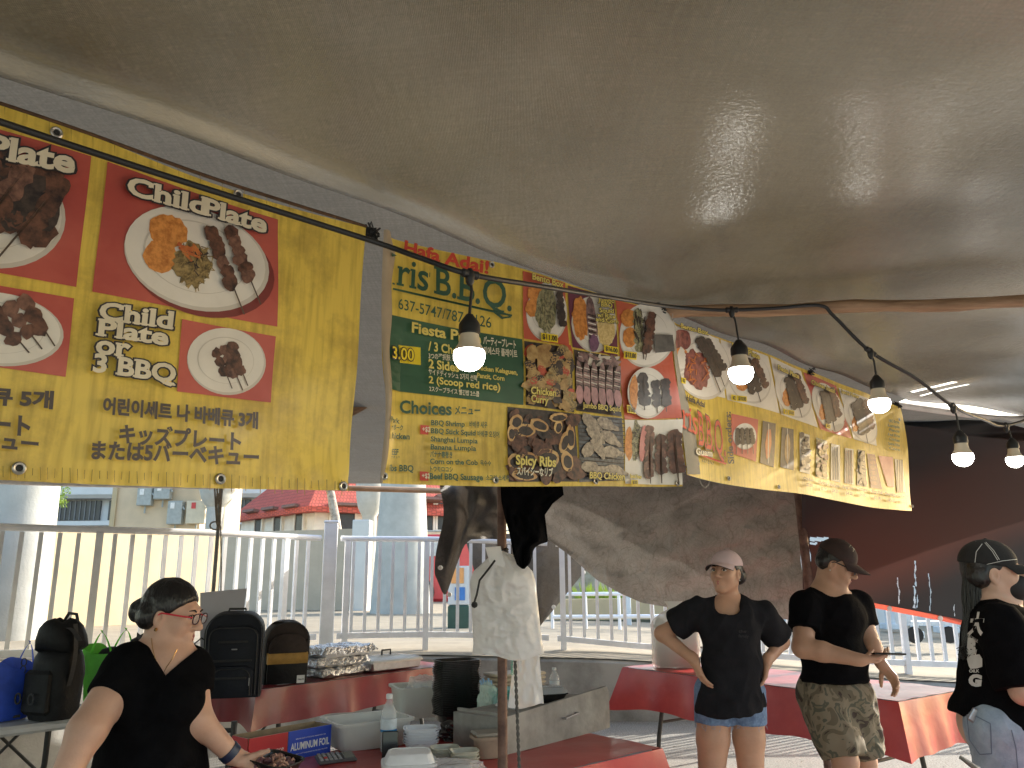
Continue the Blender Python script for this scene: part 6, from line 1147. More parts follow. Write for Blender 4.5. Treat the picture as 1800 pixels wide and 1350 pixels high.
for k in range(4): m.tube([pX(880 + 12 * math.cos(a), 966 + k * 4 + 3 * math.sin(a), -.02 - .03 * math.sin(a)) for a in np.linspace(0, 6.28, 12)], .005, 6)
tag(m.build('pole_tie', m_black, None, True), 'black cord wound round the rusty pole above the white bags', 'cord')
def b2fn(u, v): return lerp(lerp(905, 893, v), lerp(947, 956, v), u), lerp(1142, 1242, v) + 5 * math.sin(u * 5) * v
hang_sheet('carrier_bag', b2fn, 26, 30, pY + .10, m_wbag, 'long white carrier bag with green print, below the white bundle', 'plastic bag', 77, .014)
o_ = P(903, 1180, pY + .075); bag2 = bpy.data.objects['carrier_bag']; flat_text('PYRAMID', P(897, 1160, pY + .082), Vector((.05, 0, -1)), Vector((1, 0, 0)), .055, m_greenp, bag2, off=.03)
def tw(px0, py0, px1, py1, Y, r=.006, n=60):
    m = MB(); a, b = P(px0, py0, Y), P(px1, py1, Y)
    for ph in (0, 3.14): m.tube([lerp(a, b, k / n) + Vector((math.cos(k * 1.1 + ph), math.sin(k * 1.1 + ph), 0)) * r * .55 for k in range(n + 1)], r * .62, 6)
    return m
tag(tw(905, 1150, 914, 1380, pY - .04).build('twisted_rope', M('rope_grey', (.10, .095, .09), .85, .3, 80), None, True), 'thin grey twisted rope hanging beside the rusty pole', 'rope')
# black T-shirt hung under the banner
SH = [(880, 845), (990, 845), (991, 870), (968, 890), (957, 905), (962, 935), (964, 952), (942, 960), (938, 962), (932, 990), (922, 1000), (908, 994), (902, 975), (896, 940), (886, 905), (881, 880)]
def shirt(u, v):
    yy = lerp(842, 1000, v); xs_l = np.interp(yy, [842, 880, 905, 940, 975, 994, 1000], [879, 881, 886, 896, 902, 909, 918]); xs_r = np.interp(yy, [842, 870, 885, 905, 935, 952, 958, 966, 990, 1000], [988, 991, 972, 958, 962, 964, 945, 938, 932, 922]); return lerp(xs_l, xs_r, u), yy
hang_sheet('hanging_shirt', shirt, 40, 40, pY - .09, M('cotton_black', (.0045, .0045, .0056), .9, .3, 20, .25, 90, spec=.06), 'black shirt hanging from the pole below the middle banner', 'shirt', 12, .03)
# ================================================================= RIGHT TABLE GOODS
def bagp(px, py): q = TR_; c = G(px, py, .757); return c
c = TR_.at(.30, .30, .008); t = thing('container_bag', 'clear bag full of stacked pale foam boxes at the table end', 'plastic bag', tuple(c)); m_fcream = M('foam_cream', (.66, .60, .50), .6, .08, 10, trans=.25)
k = 0
for i in range(2):
    for j in range(9): m = MB(); m.box(c + Vector((-.08 + i * .17, 0, .02 + j * .037)), (.16, .17, .030), rotm(0, 0, .1 + .05 * math.sin(j)), bev=.01, taper=.9); o = m.build('foam_box', m_fcream, None, True, 40); tag(o, 'pale foam box inside the knotted clear bag at the end of the right table', 'foam box', 'foam boxes packed in the clear bag')
rings = []
for z, kx, ky in ((.0, 1, 1), (.02, 1.06, 1.06), (.18, 1.07, 1.08), (.335, 1.05, 1.05), (.38, .9, .85), (.43, .55, .5), (.46, .22, .22), (.49, .30, .20), (.52, .42, .15)):
    rings.append([c + Vector((.18 * kx * math.copysign(abs(math.cos(a)) ** .5, math.cos(a)) * (1 + .03 * math.sin(a * 9 + z * 20)), .10 * ky * math.copysign(abs(math.sin(a)) ** .5, math.sin(a)) * (1 + .04 * math.sin(a * 7 - z * 30)), z)) for a in np.linspace(0, 6.2832, 40, endpoint=False)])
m = MB(); m.loft(rings, cap=False); m.build('film', clear('film_bag', (.95, .93, .9), .45, .2), t, True, 60)
foil_pan(TR_.at(.78, .32, .008), ra + .1, .30, .22, .10, 'foil covered pan on the right table behind the woman in the pink cap', 9, 'foil pans on the right table')
c = TR_.at(.80, .30, .135); t, L_ = tub(c, ra, .28, .2, .06, 'shallow grey pan stacked on the right foil pan', M('pan_pinkgrey', (.40, .36, .35), .4), name='shallow_pan', cat='pan')
# ================================================================= FOREGROUND BOTTOM RIGHT
rt = Table('red covered serving table at the bottom right corner', (1.30, 2.22), R(8), 1.4, .7, .75, m_clo, .25, seed=11, clabel='red vinyl cloth on the serving table at the bottom right corner')
p1, p2 = P(1718, 1352, 2.55), P(1690, 1336, 2.62)
t = thing('tongs', 'steel tongs with dark grip resting at the bottom right', 'tongs', tuple(P(1722, 1356, 2.6)))
c0 = G(1770, 1395, .765)
for s in (-1, 1): m = MB(); a, b = P(1692 + s * 4, 1334 + s * 3, 2.62), P(1765, 1385 + s * 3, 2.5); m.tube([a, lerp(a, b, .5), b], [.006, .008, .007], 8); m.build('arm', m_steel if s < 0 else m_black, t, True)
c = G(1812, 1382, .76); t = thing('steel_bowl', 'steel bowl with a rolled rim at the bottom right corner', 'bowl', tuple(c)); MB().lathe([(.06, 0), (.10, .02), (.135, .07), (.145, .115), (.152, .118), (.150, .123), (.140, .12), (.128, .07), (.09, .025), (.001, .015)], c, 36).build('bowl', m_steel, t, True, 60)
# folding chair behind the woman
c = P(372, 1290, 3.9); cx_, cy_ = c.x, c.y; t = thing('folding_chair', 'dark steel folding chair half hidden behind the woman in red glasses', 'chair', (cx_, cy_, 0))
for dx in (-.08, .10):
    MB().tube([(cx_ + dx, cy_, .86), (cx_ + dx, cy_ + .0, .45), (cx_ + dx, cy_ + .05, 0)], .014, 10).build('rear_leg', m_leg, t, True); MB().tube([(cx_ + dx, cy_ + .02, .5), (cx_ + dx, cy_ - .36, 0)], .013, 10).build('front_leg', m_leg, t, True)
for z in (.82, .60, .30): MB().tube([(cx_ - .08, cy_ + .0, z), (cx_ + .10, cy_, z)], .011, 8).build('crossbar', m_leg, t, True)
MB().box((cx_ + .01, cy_ - .17, .46), (.20, .34, .03), bev=.012).build('seat', m_nyl, t)
# gravel pebbles scattered near the tables
m = MB()
for k in range(900):
    x, y = rnd.uniform(-2.5, 4.5), rnd.uniform(4.2, 8.7); r = rnd.uniform(.003, .011); q = Vector((x, y, r * .4)); m.add([q + Vector((r, 0, 0)), q + Vector((0, r, 0)), q + Vector((-r, 0, 0)), q + Vector((0, -r, 0)), q + Vector((0, 0, r * .7))], [(0, 1, 4), (1, 2, 4), (2, 3, 4), (3, 0, 4)])
tag(m.build('gravel', m_conc), kind='stuff')
# ================================================================= PEOPLE
from mathutils.bvhtree import BVHTree
A_ = lambda v: np.array(tuple(v), np.float32)
class SDF:
    """Smoothly blended solids, meshed as one continuous surface."""
    def __init__(s): s.p = []
    def add(s, fn, lo, hi, k, op): s.p.append((fn, A_(lo), A_(hi), k, op)); return s
    def cone(s, a, b, ra, rb, k=.02, op='u', grow=0):
        a, b = A_(a), A_(b); ra += grow; rb += grow; ab = b - a; L2 = max(1e-9, float(ab @ ab)); r = max(ra, rb)
        def fn(x, y, z):
            t = np.clip(((x - a[0]) * ab[0] + (y - a[1]) * ab[1] + (z - a[2]) * ab[2]) / L2, 0, 1); return np.sqrt((x - a[0] - t * ab[0]) ** 2 + (y - a[1] - t * ab[1]) ** 2 + (z - a[2] - t * ab[2]) ** 2) - (ra + (rb - ra) * t)
        return s.add(fn, np.minimum(a, b) - r, np.maximum(a, b) + r, k, op)
    def cyl(s, a, b, ra, rb, k=.01, op='u'):
        """Tapered sleeve with a flat end at b."""
        a, b = A_(a), A_(b); ab = b - a; L2 = float(ab @ ab); L1 = L2 ** .5; r = max(ra, rb)
        def fn(x, y, z):
            t = ((x - a[0]) * ab[0] + (y - a[1]) * ab[1] + (z - a[2]) * ab[2]) / L2; tc_ = np.clip(t, 0, 1); d = np.sqrt((x - a[0] - tc_ * ab[0]) ** 2 + (y - a[1] - tc_ * ab[1]) ** 2 + (z - a[2] - tc_ * ab[2]) ** 2) - (ra + (rb - ra) * tc_); return np.maximum(d, (t - 1) * L1)
        return s.add(fn, np.minimum(a, b) - r, np.maximum(a, b) + r, k, op)
    def ell(s, c, r, rot=None, k=.02, op='u', grow=0):
        c = A_(c); r = np.array(r, np.float32) + grow; m = np.array(rot.transposed(), np.float32) if rot is not None else np.eye(3, dtype=np.float32); e = np.abs(m.T) @ r
        def fn(x, y, z):
            q = [(m[i, 0] * (x - c[0]) + m[i, 1] * (y - c[1]) + m[i, 2] * (z - c[2])) for i in range(3)]; k0 = np.sqrt(sum((q[i] / r[i]) ** 2 for i in range(3))); k1 = np.sqrt(sum((q[i] / r[i] ** 2) ** 2 for i in range(3))) + 1e-6; return k0 * (k0 - 1) / k1
        return s.add(fn, c - e, c + e, k, op)
    def cut(s, fn, lo, hi, k=.004): return s.add(fn, lo, hi, k, 's')
    def half(s, p, n, k=.004):
        """Remove everything on the side n of point p."""
        p, n = A_(p), A_(Vector(n).normalized()); return s.add(lambda x, y, z: -((x - p[0]) * n[0] + (y - p[1]) * n[1] + (z - p[2]) * n[2]), (-99,) * 3, (99,) * 3, k, 's')
    def mesh(s, vox, pad=.02, zmin=None):
        U = [q for q in s.p if q[4] == 'u']; lo = np.min([q[1] for q in U], 0) - pad; hi = np.max([q[2] for q in U], 0) + pad; n = np.ceil((hi - lo) / vox).astype(int) + 1; f = np.full(tuple(n), 1.0, np.float32)
        for fn, l, h, k, op in s.p:
            m = k + vox * 3; i0 = np.clip(np.floor((l - m - lo) / vox).astype(int), 0, n - 1); i1 = np.clip(np.ceil((h + m - lo) / vox).astype(int) + 1, 1, n)
            if (i1 <= i0).any(): continue
            x, y, z = [(lo[a] + vox * np.arange(i0[a], i1[a], dtype=np.float32)).astype(np.float32) for a in range(3)]
            d = fn(x[:, None, None], y[None, :, None], z[None, None, :]).astype(np.float32); sl = tuple(slice(i0[a], i1[a]) for a in range(3)); g_ = f[sl]
            if op == 'u': hh = np.maximum(k - np.abs(g_ - d), 0); f[sl] = np.minimum(g_, d) - hh * hh / (4 * k)
            else: hh = np.maximum(k - np.abs(g_ + d), 0); f[sl] = np.maximum(g_, -d) + hh * hh / (4 * k)
        return surf_nets(f, lo, vox)
def surf_nets(f, lo, vox):
    s = f < 0; nx, ny, nz = f.shape; C = [(i, j, k) for i in (0, 1) for j in (0, 1) for k in (0, 1)]
    v8 = lambda a, c: a[c[0]:nx - 1 + c[0], c[1]:ny - 1 + c[1], c[2]:nz - 1 + c[2]]
    cnt = np.zeros((nx - 1, ny - 1, nz - 1), np.int8)
    for c in C: cnt += v8(s, c)
    act = (cnt > 0) & (cnt < 8); I = np.argwhere(act); idx = np.full(act.shape, -1, np.int32); idx[act] = np.arange(len(I))
    val = np.stack([f[I[:, 0] + c[0], I[:, 1] + c[1], I[:, 2] + c[2]] for c in C], 1); acc = np.zeros((len(I), 3)); num = np.zeros(len(I))
    for a in range(8):
        for b in range(a + 1, 8):
            d = np.array(C[b]) - np.array(C[a])
            if np.abs(d).sum() != 1: continue
            m = (val[:, a] < 0) != (val[:, b] < 0); t = np.where(m, val[:, a] / (val[:, a] - val[:, b] + 1e-12), 0); acc[m] += np.array(C[a]) + t[m, None] * d; num[m] += 1
    V = lo + vox * (I + acc / num[:, None]); Fq = []
    for ax in range(3):
        o = [q for q in range(3) if q != ax]; sh = [slice(None)] * 3; sh[ax] = slice(0, -1); s2 = [slice(None)] * 3; s2[ax] = slice(1, None); e = s[tuple(sh)] != s[tuple(s2)]; E = np.argwhere(e)
        E = E[(E[:, o[0]] > 0) & (E[:, o[1]] > 0) & (E[:, o[0]] < f.shape[o[0]] - 1) & (E[:, o[1]] < f.shape[o[1]] - 1)]
        q = []
        for d0, d1 in ((-1, -1), (0, -1), (0, 0), (-1, 0)):
            c = E.copy(); c[:, o[0]] += d0; c[:, o[1]] += d1; q.append(idx[c[:, 0], c[:, 1], c[:, 2]])
        q = np.stack(q, 1); fl = s[E[:, 0], E[:, 1], E[:, 2]]; flip = fl if ax != 1 else ~fl; q[~flip] = q[~flip][:, ::-1]; Fq.append(q)
    return V, np.concatenate(Fq)
def smooth_mesh(V, Fq, it=2, lam=.5):
    for _ in range(it):
        a = np.zeros_like(V); c = np.zeros(len(V))
        for i in range(4):
            j = (i + 1) % 4; np.add.at(a, Fq[:, i], V[Fq[:, j]]); np.add.at(a, Fq[:, j], V[Fq[:, i]]); np.add.at(c, Fq[:, i], 1); np.add.at(c, Fq[:, j], 1)
        V = V + lam * (a / np.maximum(c, 1)[:, None] - V)
    return V
def vnormals(V, Fq):
    n = np.cross(V[Fq[:, 2]] - V[Fq[:, 0]], V[Fq[:, 3]] - V[Fq[:, 1]]); o = np.zeros_like(V)
    for i in range(4): np.add.at(o, Fq[:, i], n)
    return o / (np.linalg.norm(o, axis=1)[:, None] + 1e-9)
def solid(sdf, name, mat, parent, vox=.0045, it=2, disp=None):
    V, Fq = sdf.mesh(vox); V = smooth_mesh(V, Fq, it)
    if disp: V = V + vnormals(V, Fq) * disp(V)[:, None]
    return npbuild(name, V, Fq, mat, parent)
def bvh_of(o):
    off = WL[o.name]; return BVHTree.FromPolygons([tuple(v.co + off) for v in o.data.vertices], [tuple(p.vertices) for p in o.data.polygons])
def decal(o, bvh, polys, name, mat, parent, lift=.003):
    """Prints flat pixel shapes onto the surface of o."""
    m = MB()
    for vs, fs in polys:
        out = []
        for px, py in vs:
            d = ray(px, py).normalized(); h = bvh.ray_cast(EYE, d); p = h[0] if h[0] is not None else None; out.append(p - d * lift + h[1] * .001 if p is not None else None)
        ok = [f for f in fs if all(out[i] is not None for i in f)]; m.add([q or Vector((0, 0, 0)) for q in out], ok) if ok else None
    if m.f: return m.build(name, mat, parent)
def px_text(s, p0, p1, h, off=.02, up=(0, -1)):
    v, f = text_geo(s, off); x0, x1 = v[:, 0].min(), v[:, 0].max(); return [(lerp(p0[0], p1[0], (a - x0) / (x1 - x0)) + up[0] * b / .682 * h, lerp(p0[1], p1[1], (a - x0) / (x1 - x0)) + up[1] * b / .682 * h) for a, b in v], f
class Head:
    def __init__(s, c, fwd, scale, tilt=0):
        f = Vector(fwd).normalized(); x = f.cross(Vector((0, 0, 1))).normalized(); z = x.cross(f).normalized(); s.R = Matrix((x, f, z)).transposed() @ Matrix.Rotation(tilt, 3, 'Y'); s.c = Vector(c); s.k = scale
    def __call__(s, x, y, z): return s.c + s.R @ (Vector((x, y, z)) * s.k)
    def face(s, B, female=True):
        k = s.k; E = lambda c, r, kk=.02, op='u': B.ell(s(*c), [q * k for q in r], s.R, kk * k, op); Cn = lambda a, b, ra, rb, kk=.015, op='u': B.cone(s(*a), s(*b), ra * k, rb * k, kk * k, op)
        E((0, -.015, .025), (.073, .094, .088)); E((0, .028, -.03), (.061, .063, .086), .03)
        for q in (-1, 1):
            Cn((q * .047, .0, -.058), (q * .012, .064, -.100), .027, .021, .025); E((q * .036, .056, -.028), (.028, .028, .03), .025); E((q * .075, -.010, -.010), (.009, .021, .032), .006); E((q * .079, -.006, -.010), (.004, .010, .018), .003, 's'); E((q * .074, -.004, -.040), (.008, .009, .010), .005)
            E((q * .031, .098, .004), (.019, .012, .010), .012, 's'); E((q * .0135, .100, -.034), (.010, .012, .008), .008)
        Cn((-.034, .078, .024), (.034, .078, .024), .013, .013, .02); E((0, .073, -.101), (.022, .019, .018), .02)
        Cn((0, .088, .016), (0, .112, -.026), .008, .012, .012); E((0, .112, -.029), (.012, .012, .010), .008); E((0, .086, -.066), (.026, .014, .017), .016)
    def features(s, t, mats, brow=1, lips=True, looky=0, eyes=True):
        k = s.k
        for q in (-1, 1):
            if eyes:
                e = SDF(); e.ell(s(q * .031, .079, .004), (.015 * k, .010 * k, .0078 * k), s.R); o = solid(e, 'eye', mats['eyew'], t, .0018, 1)
                e = SDF(); e.ell(s(q * .031 + looky, .0875, .004), (.0062 * k, .003 * k, .0066 * k), s.R); solid(e, 'iris', mats['iris'], o, .0014, 1)
                m = MB(); m.tube([s(q * .014, .087, .004), s(q * .022, .0905, .012), s(q * .033, .090, .0135), s(q * .047, .082, .007)], .0022 * k, 6); m.build('eyelid', mats['lash'], t, True)
            m = MB(); m.tube([s(q * .015, .0935, .024), s(q * .030, .094, .030), s(q * .048, .082, .026)], [.0028 * k * brow, .0035 * k * brow, .0015 * k], 6); m.build('eyebrow', mats['lash'], t, True)
        if lips:
            l = SDF(); l.cone(s(-.021, .086, -.0655), s(0, .0985, -.0605), .0028 * k, .0046 * k, .004); l.cone(s(.021, .086, -.0655), s(0, .0985, -.0605), .0028 * k, .0046 * k, .004); l.cone(s(-.019, .086, -.067), s(0, .0965, -.073), .0028 * k, .0050 * k, .004); l.cone(s(.019, .086, -.067), s(0, .0965, -.073), .0028 * k, .0050 * k, .004); solid(l, 'lips', mats['lips'], t, .0018, 1)
def hand(B, W, d, n, side, curl=.35, size=1.0, spread=.0, thumb=(.55, .75, .25), curls=None):
    """Palm, four fingers and a thumb. d: wrist to knuckles, n: palm faces this way, side: +1/-1 thumb side."""
    W = Vector(W); d = Vector(d).normalized(); n = Vector(n); n = (n - d * n.dot(d)).normalized(); t = d.cross(n).normalized() * side; z = size
    B.cone(W - d * .02, W + d * .02 * z, .024 * z, .023 * z, .02)
    for i, o in enumerate((.029, .010, -.010, -.028)):
        kn = W + d * (.090, .094, .089, .080)[i] * z + t * o * z; B.cone(W + d * .015 * z + t * o * .6 * z, kn, .0145 * z, .0115 * z, .016); p = kn; q = d + t * (spread * (1.5 - i)); c = curls[i] if curls else curl
        for j, ln in enumerate((.042, .027, .021)):
            q = (Matrix.Rotation(c * (1.0, 1.25, .8)[j] * (1 if t.cross(q).dot(n) > 0 else 1), 3, (d.cross(n)).normalized()) @ q).normalized(); e = p + q * ln * (.94, 1, .95, .78)[i] * z; B.cone(p, e, (.0098, .0088, .0078)[j] * z, (.0090, .0080, .0068)[j] * z, .004); p = e
    p = W + d * .022 * z + t * .024 * z; q = (d * thumb[0] + t * thumb[1] + n * thumb[2]).normalized()
    for j, ln in enumerate((.042, .033, .026)):
        e = p + q * ln * z; B.cone(p, e, (.0155, .0118, .0100)[j] * z, (.0120, .0102, .0082)[j] * z, .007); p = e; q = (q + d * .25 + n * .12).normalized()
def folds(sc, amp, seed, vert=.45):
    def f(V):
        w = vnoise(V, 4, seed + 9)[:, None] * .06; q = (V + w) * np.array([1, 1, vert]); a = vnoise(q, sc, seed); b = vnoise((V - w) @ np.array([[1, 0, .5], [0, 1, .3], [-.5, 0, .6]]), sc * 2.1, seed + 5); m = .45 + .55 * np.clip(vnoise(V, 3.1, seed + 2) + .5, 0, 1); return amp * m * (.9 * (.5 - np.abs(a)) * 2 + .7 * (.4 - np.abs(b)) * 2)
    return f
skin = lambda name, c: M(name, c, .48, .10, 9, .10, 130, sss=.12, spec=.4)
m_skA = skin('skin_warm', (.58, .345, .25)); m_skB = skin('skin_tan', (.56, .32, .215)); m_skC = skin('skin_olive', (.50, .295, .20)); m_skD = skin('skin_light', (.62, .39, .29))
m_hair = M('hair_black', (.012, .010, .010), .32, .5, 60, .5, 120, spec=.5, stretch=(1, 1, .2)); m_cotB = M('cotton_black', (.0045, .0045, .0056), .9, .3, 20, .25, 90, spec=.06); m_cotG = M('cotton_charcoal', (.019, .019, .023), .9, .2, 14, .3, 160, spec=.08)
FM = {'eyew': M('eye_white', (.7, .68, .64), .25, .05, 10), 'iris': M('iris_brown', (.02, .012, .008), .15, .2, 10), 'lash': M('lash_dark', (.018, .013, .011), .6, .2, 10), 'lips': M('lip_rose', (.42, .15, .13), .4, .1, 20)}
m_gold = M('gold', (.75, .52, .22), .25, .1, 20, metal=1); m_denim = M('denim_blue', (.20, .30, .48), .85, col2=(.11, .17, .30), scale=45, bump=.25, bscale=200); m_denimL = M('denim_pale', (.36, .43, .52), .85, col2=(.24, .30, .39), scale=16, bump=.25, bscale=200); m_pants = M('pants_dark', (.02, .021, .026), .8, .2, 12)
m_shoe = M('shoe_dark', (.03, .03, .032), .6, .2, 10); m_thread = M('thread_white', (.6, .6, .58), .7)
def shoes(t, ankles, fwd):
    f = Vector((fwd[0], fwd[1], 0)).normalized()
    for a in ankles:
        b = SDF(); a = Vector(a); b.ell(Vector((a.x, a.y, .035)) + f * .05, (.045, .05, .036), None, .02); b.cone(Vector((a.x, a.y, .042)) - f * .03, Vector((a.x, a.y, .036)) + f * .14, .040, .034, .03); b.cone((a.x, a.y, .09), (a.x, a.y, .03), .042, .044, .02); b.half((a.x, a.y, .004), (0, 0, -1)); solid(b, 'shoe', m_shoe, t, .005, 2)
def hair_cap(H, t, thresh=.014, nape=-.07, grow=.0, bun=None, name='hair', extra=None, a=.8, b=.6):
    h = SDF(); k = H.k; h.ell(H(0, -.018, .030), [(q + grow) * k for q in (.080, .099, .094)], H.R); h.cone(H(-.05, -.06, -.02), H(.05, -.06, -.02), .045 * k, .045 * k, .03)
    n = H.R @ Vector((0, a, -b)); h.half(H(0, 0, 0) + n * thresh * k, n, .008); h.half(H(0, 0, nape), H.R @ Vector((0, .2, -1)), .01)
    for q in (-1, 1): h.ell(H(q * .082, .0, -.018), [.02 * k, .026 * k, .030 * k], H.R, .006, 's')
    if bun: h.ell(H(*bun[0]), [q * k for q in bun[1]], H.R, .02)
    if extra: extra(h)
    return solid(h, name, m_hair, t, .004, 2, lambda V: .0018 * vnoise(V * np.array([1, 1, 1]), 60, 3))
def cap(H, t, mcrown, mbrim, under, low=.032, tilt=R(-6), name='cap', fwdlen=.085, bend=.35):
    k = H.k; c = SDF(); c.ell(H(0, -.016, .040), [q * k for q in (.087, .108, .092)], H.R); n = H.R @ Vector((0, -.10, -1)); c.half(H(0, 0, low), n, .004); o = solid(c, name, mcrown, t, .0035, 2)
    m = MB(); nu, nv = 18, 8
    def bf(off):
        def fn(u, v):
            a = lerp(-1.15, 1.15, u); r = lerp(.098, .098 + fwdlen * (math.cos(a * 1.15) ** .5 if abs(a) < 1.3 else 0), v); x = math.sin(a) * (.080 + .012 * v); y = -.016 + math.cos(a) * (.104 + 0) + fwdlen * v * math.cos(a) ** .7; z = low + .008 - bend * x * x * 8 * (.4 + v) - .02 * v + off; return H(x, y, z)
        return fn
    m.grid(bf(.003), nu, nv); b_ = m.build('brim', mbrim, o, True, 179); m = MB(); m.grid(bf(-.001), nu, nv); m.build('brim_underside', under, o, True, 179)
    m = MB(); m.lathe([(.001, .004), (.006, .003), (.008, 0)], H(0, -.016, .132), 10); m.build('button', mcrown, o, True); return o
def glasses(H, t, mrim, mtemple, lens=True):
    k = H.k; L = clear('lens_clear', (.9, .93, .95), .78, .03)
    for q in (-1, 1):
        cx = q * .033; ring = [H(cx + .024 * math.copysign(abs(math.cos(a)) ** .8, math.cos(a)), .108 - .02 * abs(cx + .024 * math.cos(a)) * 8 * .1, .002 + .018 * math.copysign(abs(math.sin(a)) ** .8, math.sin(a))) for a in np.linspace(0, 6.2832, 25)]
        m = MB(); m.tube(ring, .0022 * k, 6); m.build('lens_rim', mrim, t, True)
        if lens: m = MB(); m.add(ring[:-1], [tuple(range(24))]); m.build('lens', L, t)
        m = MB(); m.tube([H(q * .058, .104, .008), H(q * .074, .08, .008), H(q * .080, -.002, .006), H(q * .078, -.02, -.008)], [.0030 * k, .0032 * k, .003 * k, .002 * k], 6); m.build('temple', mtemple, t, True)
    m = MB(); m.tube([H(-.010, .109, .008), H(0, .113, .010), H(.010, .109, .008)], .002 * k, 6); m.build('bridge', mrim, t, True)
J = P
# ---------------------------------------------------------------- woman with red glasses
Y0 = 2.74; t = thing('person', 'woman in a black V-neck with red glasses and a hair bun, holding a black tray', 'person', (P(265, 1300, Y0).x, Y0, 0))
H = Head(J(303, 1079, Y0), (.97, -.06, -.18), .905); B = SDF(); H.face(B)
nb = J(279, 1174, Y0 + .02); B.cone(H(0, -.025, -.045), nb, .052, .062, .03); B.cone(H(0, .0, -.075), J(292, 1152, Y0 - .03), .036, .045, .03)
shL, shR = J(226, 1176, Y0 - .06), J(335, 1178, Y0 + .02); B.cone(nb, shL, .052, .056, .05); B.cone(nb, shR, .052, .052, .05)
def torso1(B, g=0):
    B.ell(J(272, 1200, Y0), (.150, .108, .125), None, .05, grow=g); B.ell(J(268, 1295, Y0 - .01), (.146, .128, .15), None, .06, grow=g); B.ell(J(262, 1385, Y0), (.168, .140, .16), None, .06, grow=g)
    for x in (236, 312): B.ell(J(x, 1236, Y0 - .075), (.066, .062, .062), None, .04, grow=g)
    B.ell(J(268, 1330, Y0 - .06), (.12, .085, .10), None, .05, grow=g)
torso1(B); B.ell(J(258, 1450, Y0), (.175, .135, .13), None, .05)
elL, wrL = J(153, 1284, Y0 - .22), J(104, 1385, Y0 - .30); elR, wrR = J(349, 1266, Y0 - .04), J(408, 1327, Y0 + .02)
B.cone(shL, elL, .064, .054, .03); B.cone(elL, wrL, .054, .034, .02); B.cone(shR, elR, .052, .043, .03); B.cone(elR, wrR, .043, .029, .02)
hand(B, wrL, (-.15, -.25, -1), (.6, -.7, .1), 1, .3, .92)
hand(B, wrR + Vector((.012, 0, -.006)), (.95, .06, -.32), (.15, -.25, 1), 1, .30, .92, thumb=(.80, -.30, .62), spread=.08)
hips = [J(232, 1470, Y0), J(292, 1470, Y0)]
for h_, sx in zip(hips, (-.02, .03)): kn = Vector((h_.x + sx, h_.y - .02, .42)); an = Vector((h_.x + sx, h_.y + .02, .08)); B.cone(h_, kn, .088, .058, .03); B.cone(kn, an, .058, .038, .02)
solid(B, 'body', m_skA, t, .0042, 2)
T = SDF(); torso1(T, .014); T.cone(nb + Vector((0, .01, -.02)), shL, .056, .064, .05); T.cone(nb + Vector((0, .01, -.02)), shR, .056, .059, .05); slL = lerp(shL, elL, .50); slR = lerp(shR, elR, .46); T.cyl(shL, slL, .068, .070, .03); T.cyl(shR, slR, .061, .058, .03); T.ell(J(258, 1440, Y0), (.186, .15, .12), None, .05)
tri = [(226, 1085), (366, 1098), (290, 1193)]; w3_ = [J(x, y, Y0 - .1) for x, y in tri]
def vneck(x, y, z):
    d = None
    for i in range(3):
        a, b = w3_[i], w3_[(i + 1) % 3]; nx, nz = (b.z - a.z), -(b.x - a.x); L_ = math.hypot(nx, nz); c3 = w3_[(i + 2) % 3]; sg = 1 if ((c3.x - a.x) * nx + (c3.z - a.z) * nz) < 0 else -1; q = sg * ((x - a.x) * nx + (z - a.z) * nz) / L_; d = q if d is None else np.maximum(d, q)
    return np.maximum(d + 0 * y, y - (Y0 + .015))
T.cut(vneck, (-3, 1, 0), (0, 3.2, 3)); T.cone(H(0, -.02, -.05), nb + Vector((0, 0, -.005)), .062, .070, .01, 's')
solid(T, 'shirt', m_cotB, t, .0045, 2, folds(7, .0045, 3))
T = SDF(); T.ell(J(258, 1455, Y0), (.182, .142, .12), None, .05)
for h_, sx in zip(hips, (-.02, .03)): kn = Vector((h_.x + sx, h_.y - .02, .42)); an = Vector((h_.x + sx, h_.y + .02, .10)); T.cone(h_, kn, .098, .068, .03); T.cyl(kn, an, .068, .056, .02)
solid(T, 'trousers', m_pants, t, .007, 2); shoes(t, [Vector((h_.x + sx, h_.y + .02, .08)) for h_, sx in zip(hips, (-.02, .03))], (.5, -.8))
hair_cap(H, t, .012, -.055, .004, ((0, -.124, -.012), (.048, .036, .044)), a=.72, b=.69)
H_ = H; H.features(t, FM, 1, True); glasses(H, t, M('rim_dark', (.06, .02, .025), .3), M('temple_red', (.62, .035, .06), .3, .05, 6))
for q in (-1,1): m = MB(); m.lathe([(.001, -.006), (.005, -.003), (.006, 0), (.004, .004), (.001, .006)], H(q * .083, -.006, -.052), 10); m.build('earring', m_gold, t, True)
m = MB(); body_b = bvh_of([o for o in t.children if o.name.startswith('body')][0]); pts = []
for x, y in ((266, 1122), (268, 1138), (272, 1155), (279, 1172), (286, 1186), (293, 1172), (303, 1158), (311, 1142)):
    d = ray(x, y).normalized(); h = body_b.ray_cast(EYE, d); pts.append(h[0] - d * .002) if h[0] is not None else None
m.tube(pts, .0011, 5); m.build('necklace', m_gold, t, True)
m = MB(); ax = (wrR - elR).normalized(); c = lerp(elR, wrR, .93); u1 = ax.cross(Vector((0, 0, 1))).normalized(); u2 = ax.cross(u1); m.loft([[c + ax * o + u1 * math.cos(a) * (.0345 + e) + u2 * math.sin(a) * (.0345 + e) for a in np.linspace(0, 6.2832, 24, endpoint=False)] for o, e in ((-.013, -.003), (-.012, .001), (.012, .0), (.013, -.004))], cap=False); m.build('watch_band', M('band_navy', (.015, .025, .06), .4, .2, 9), t, True)
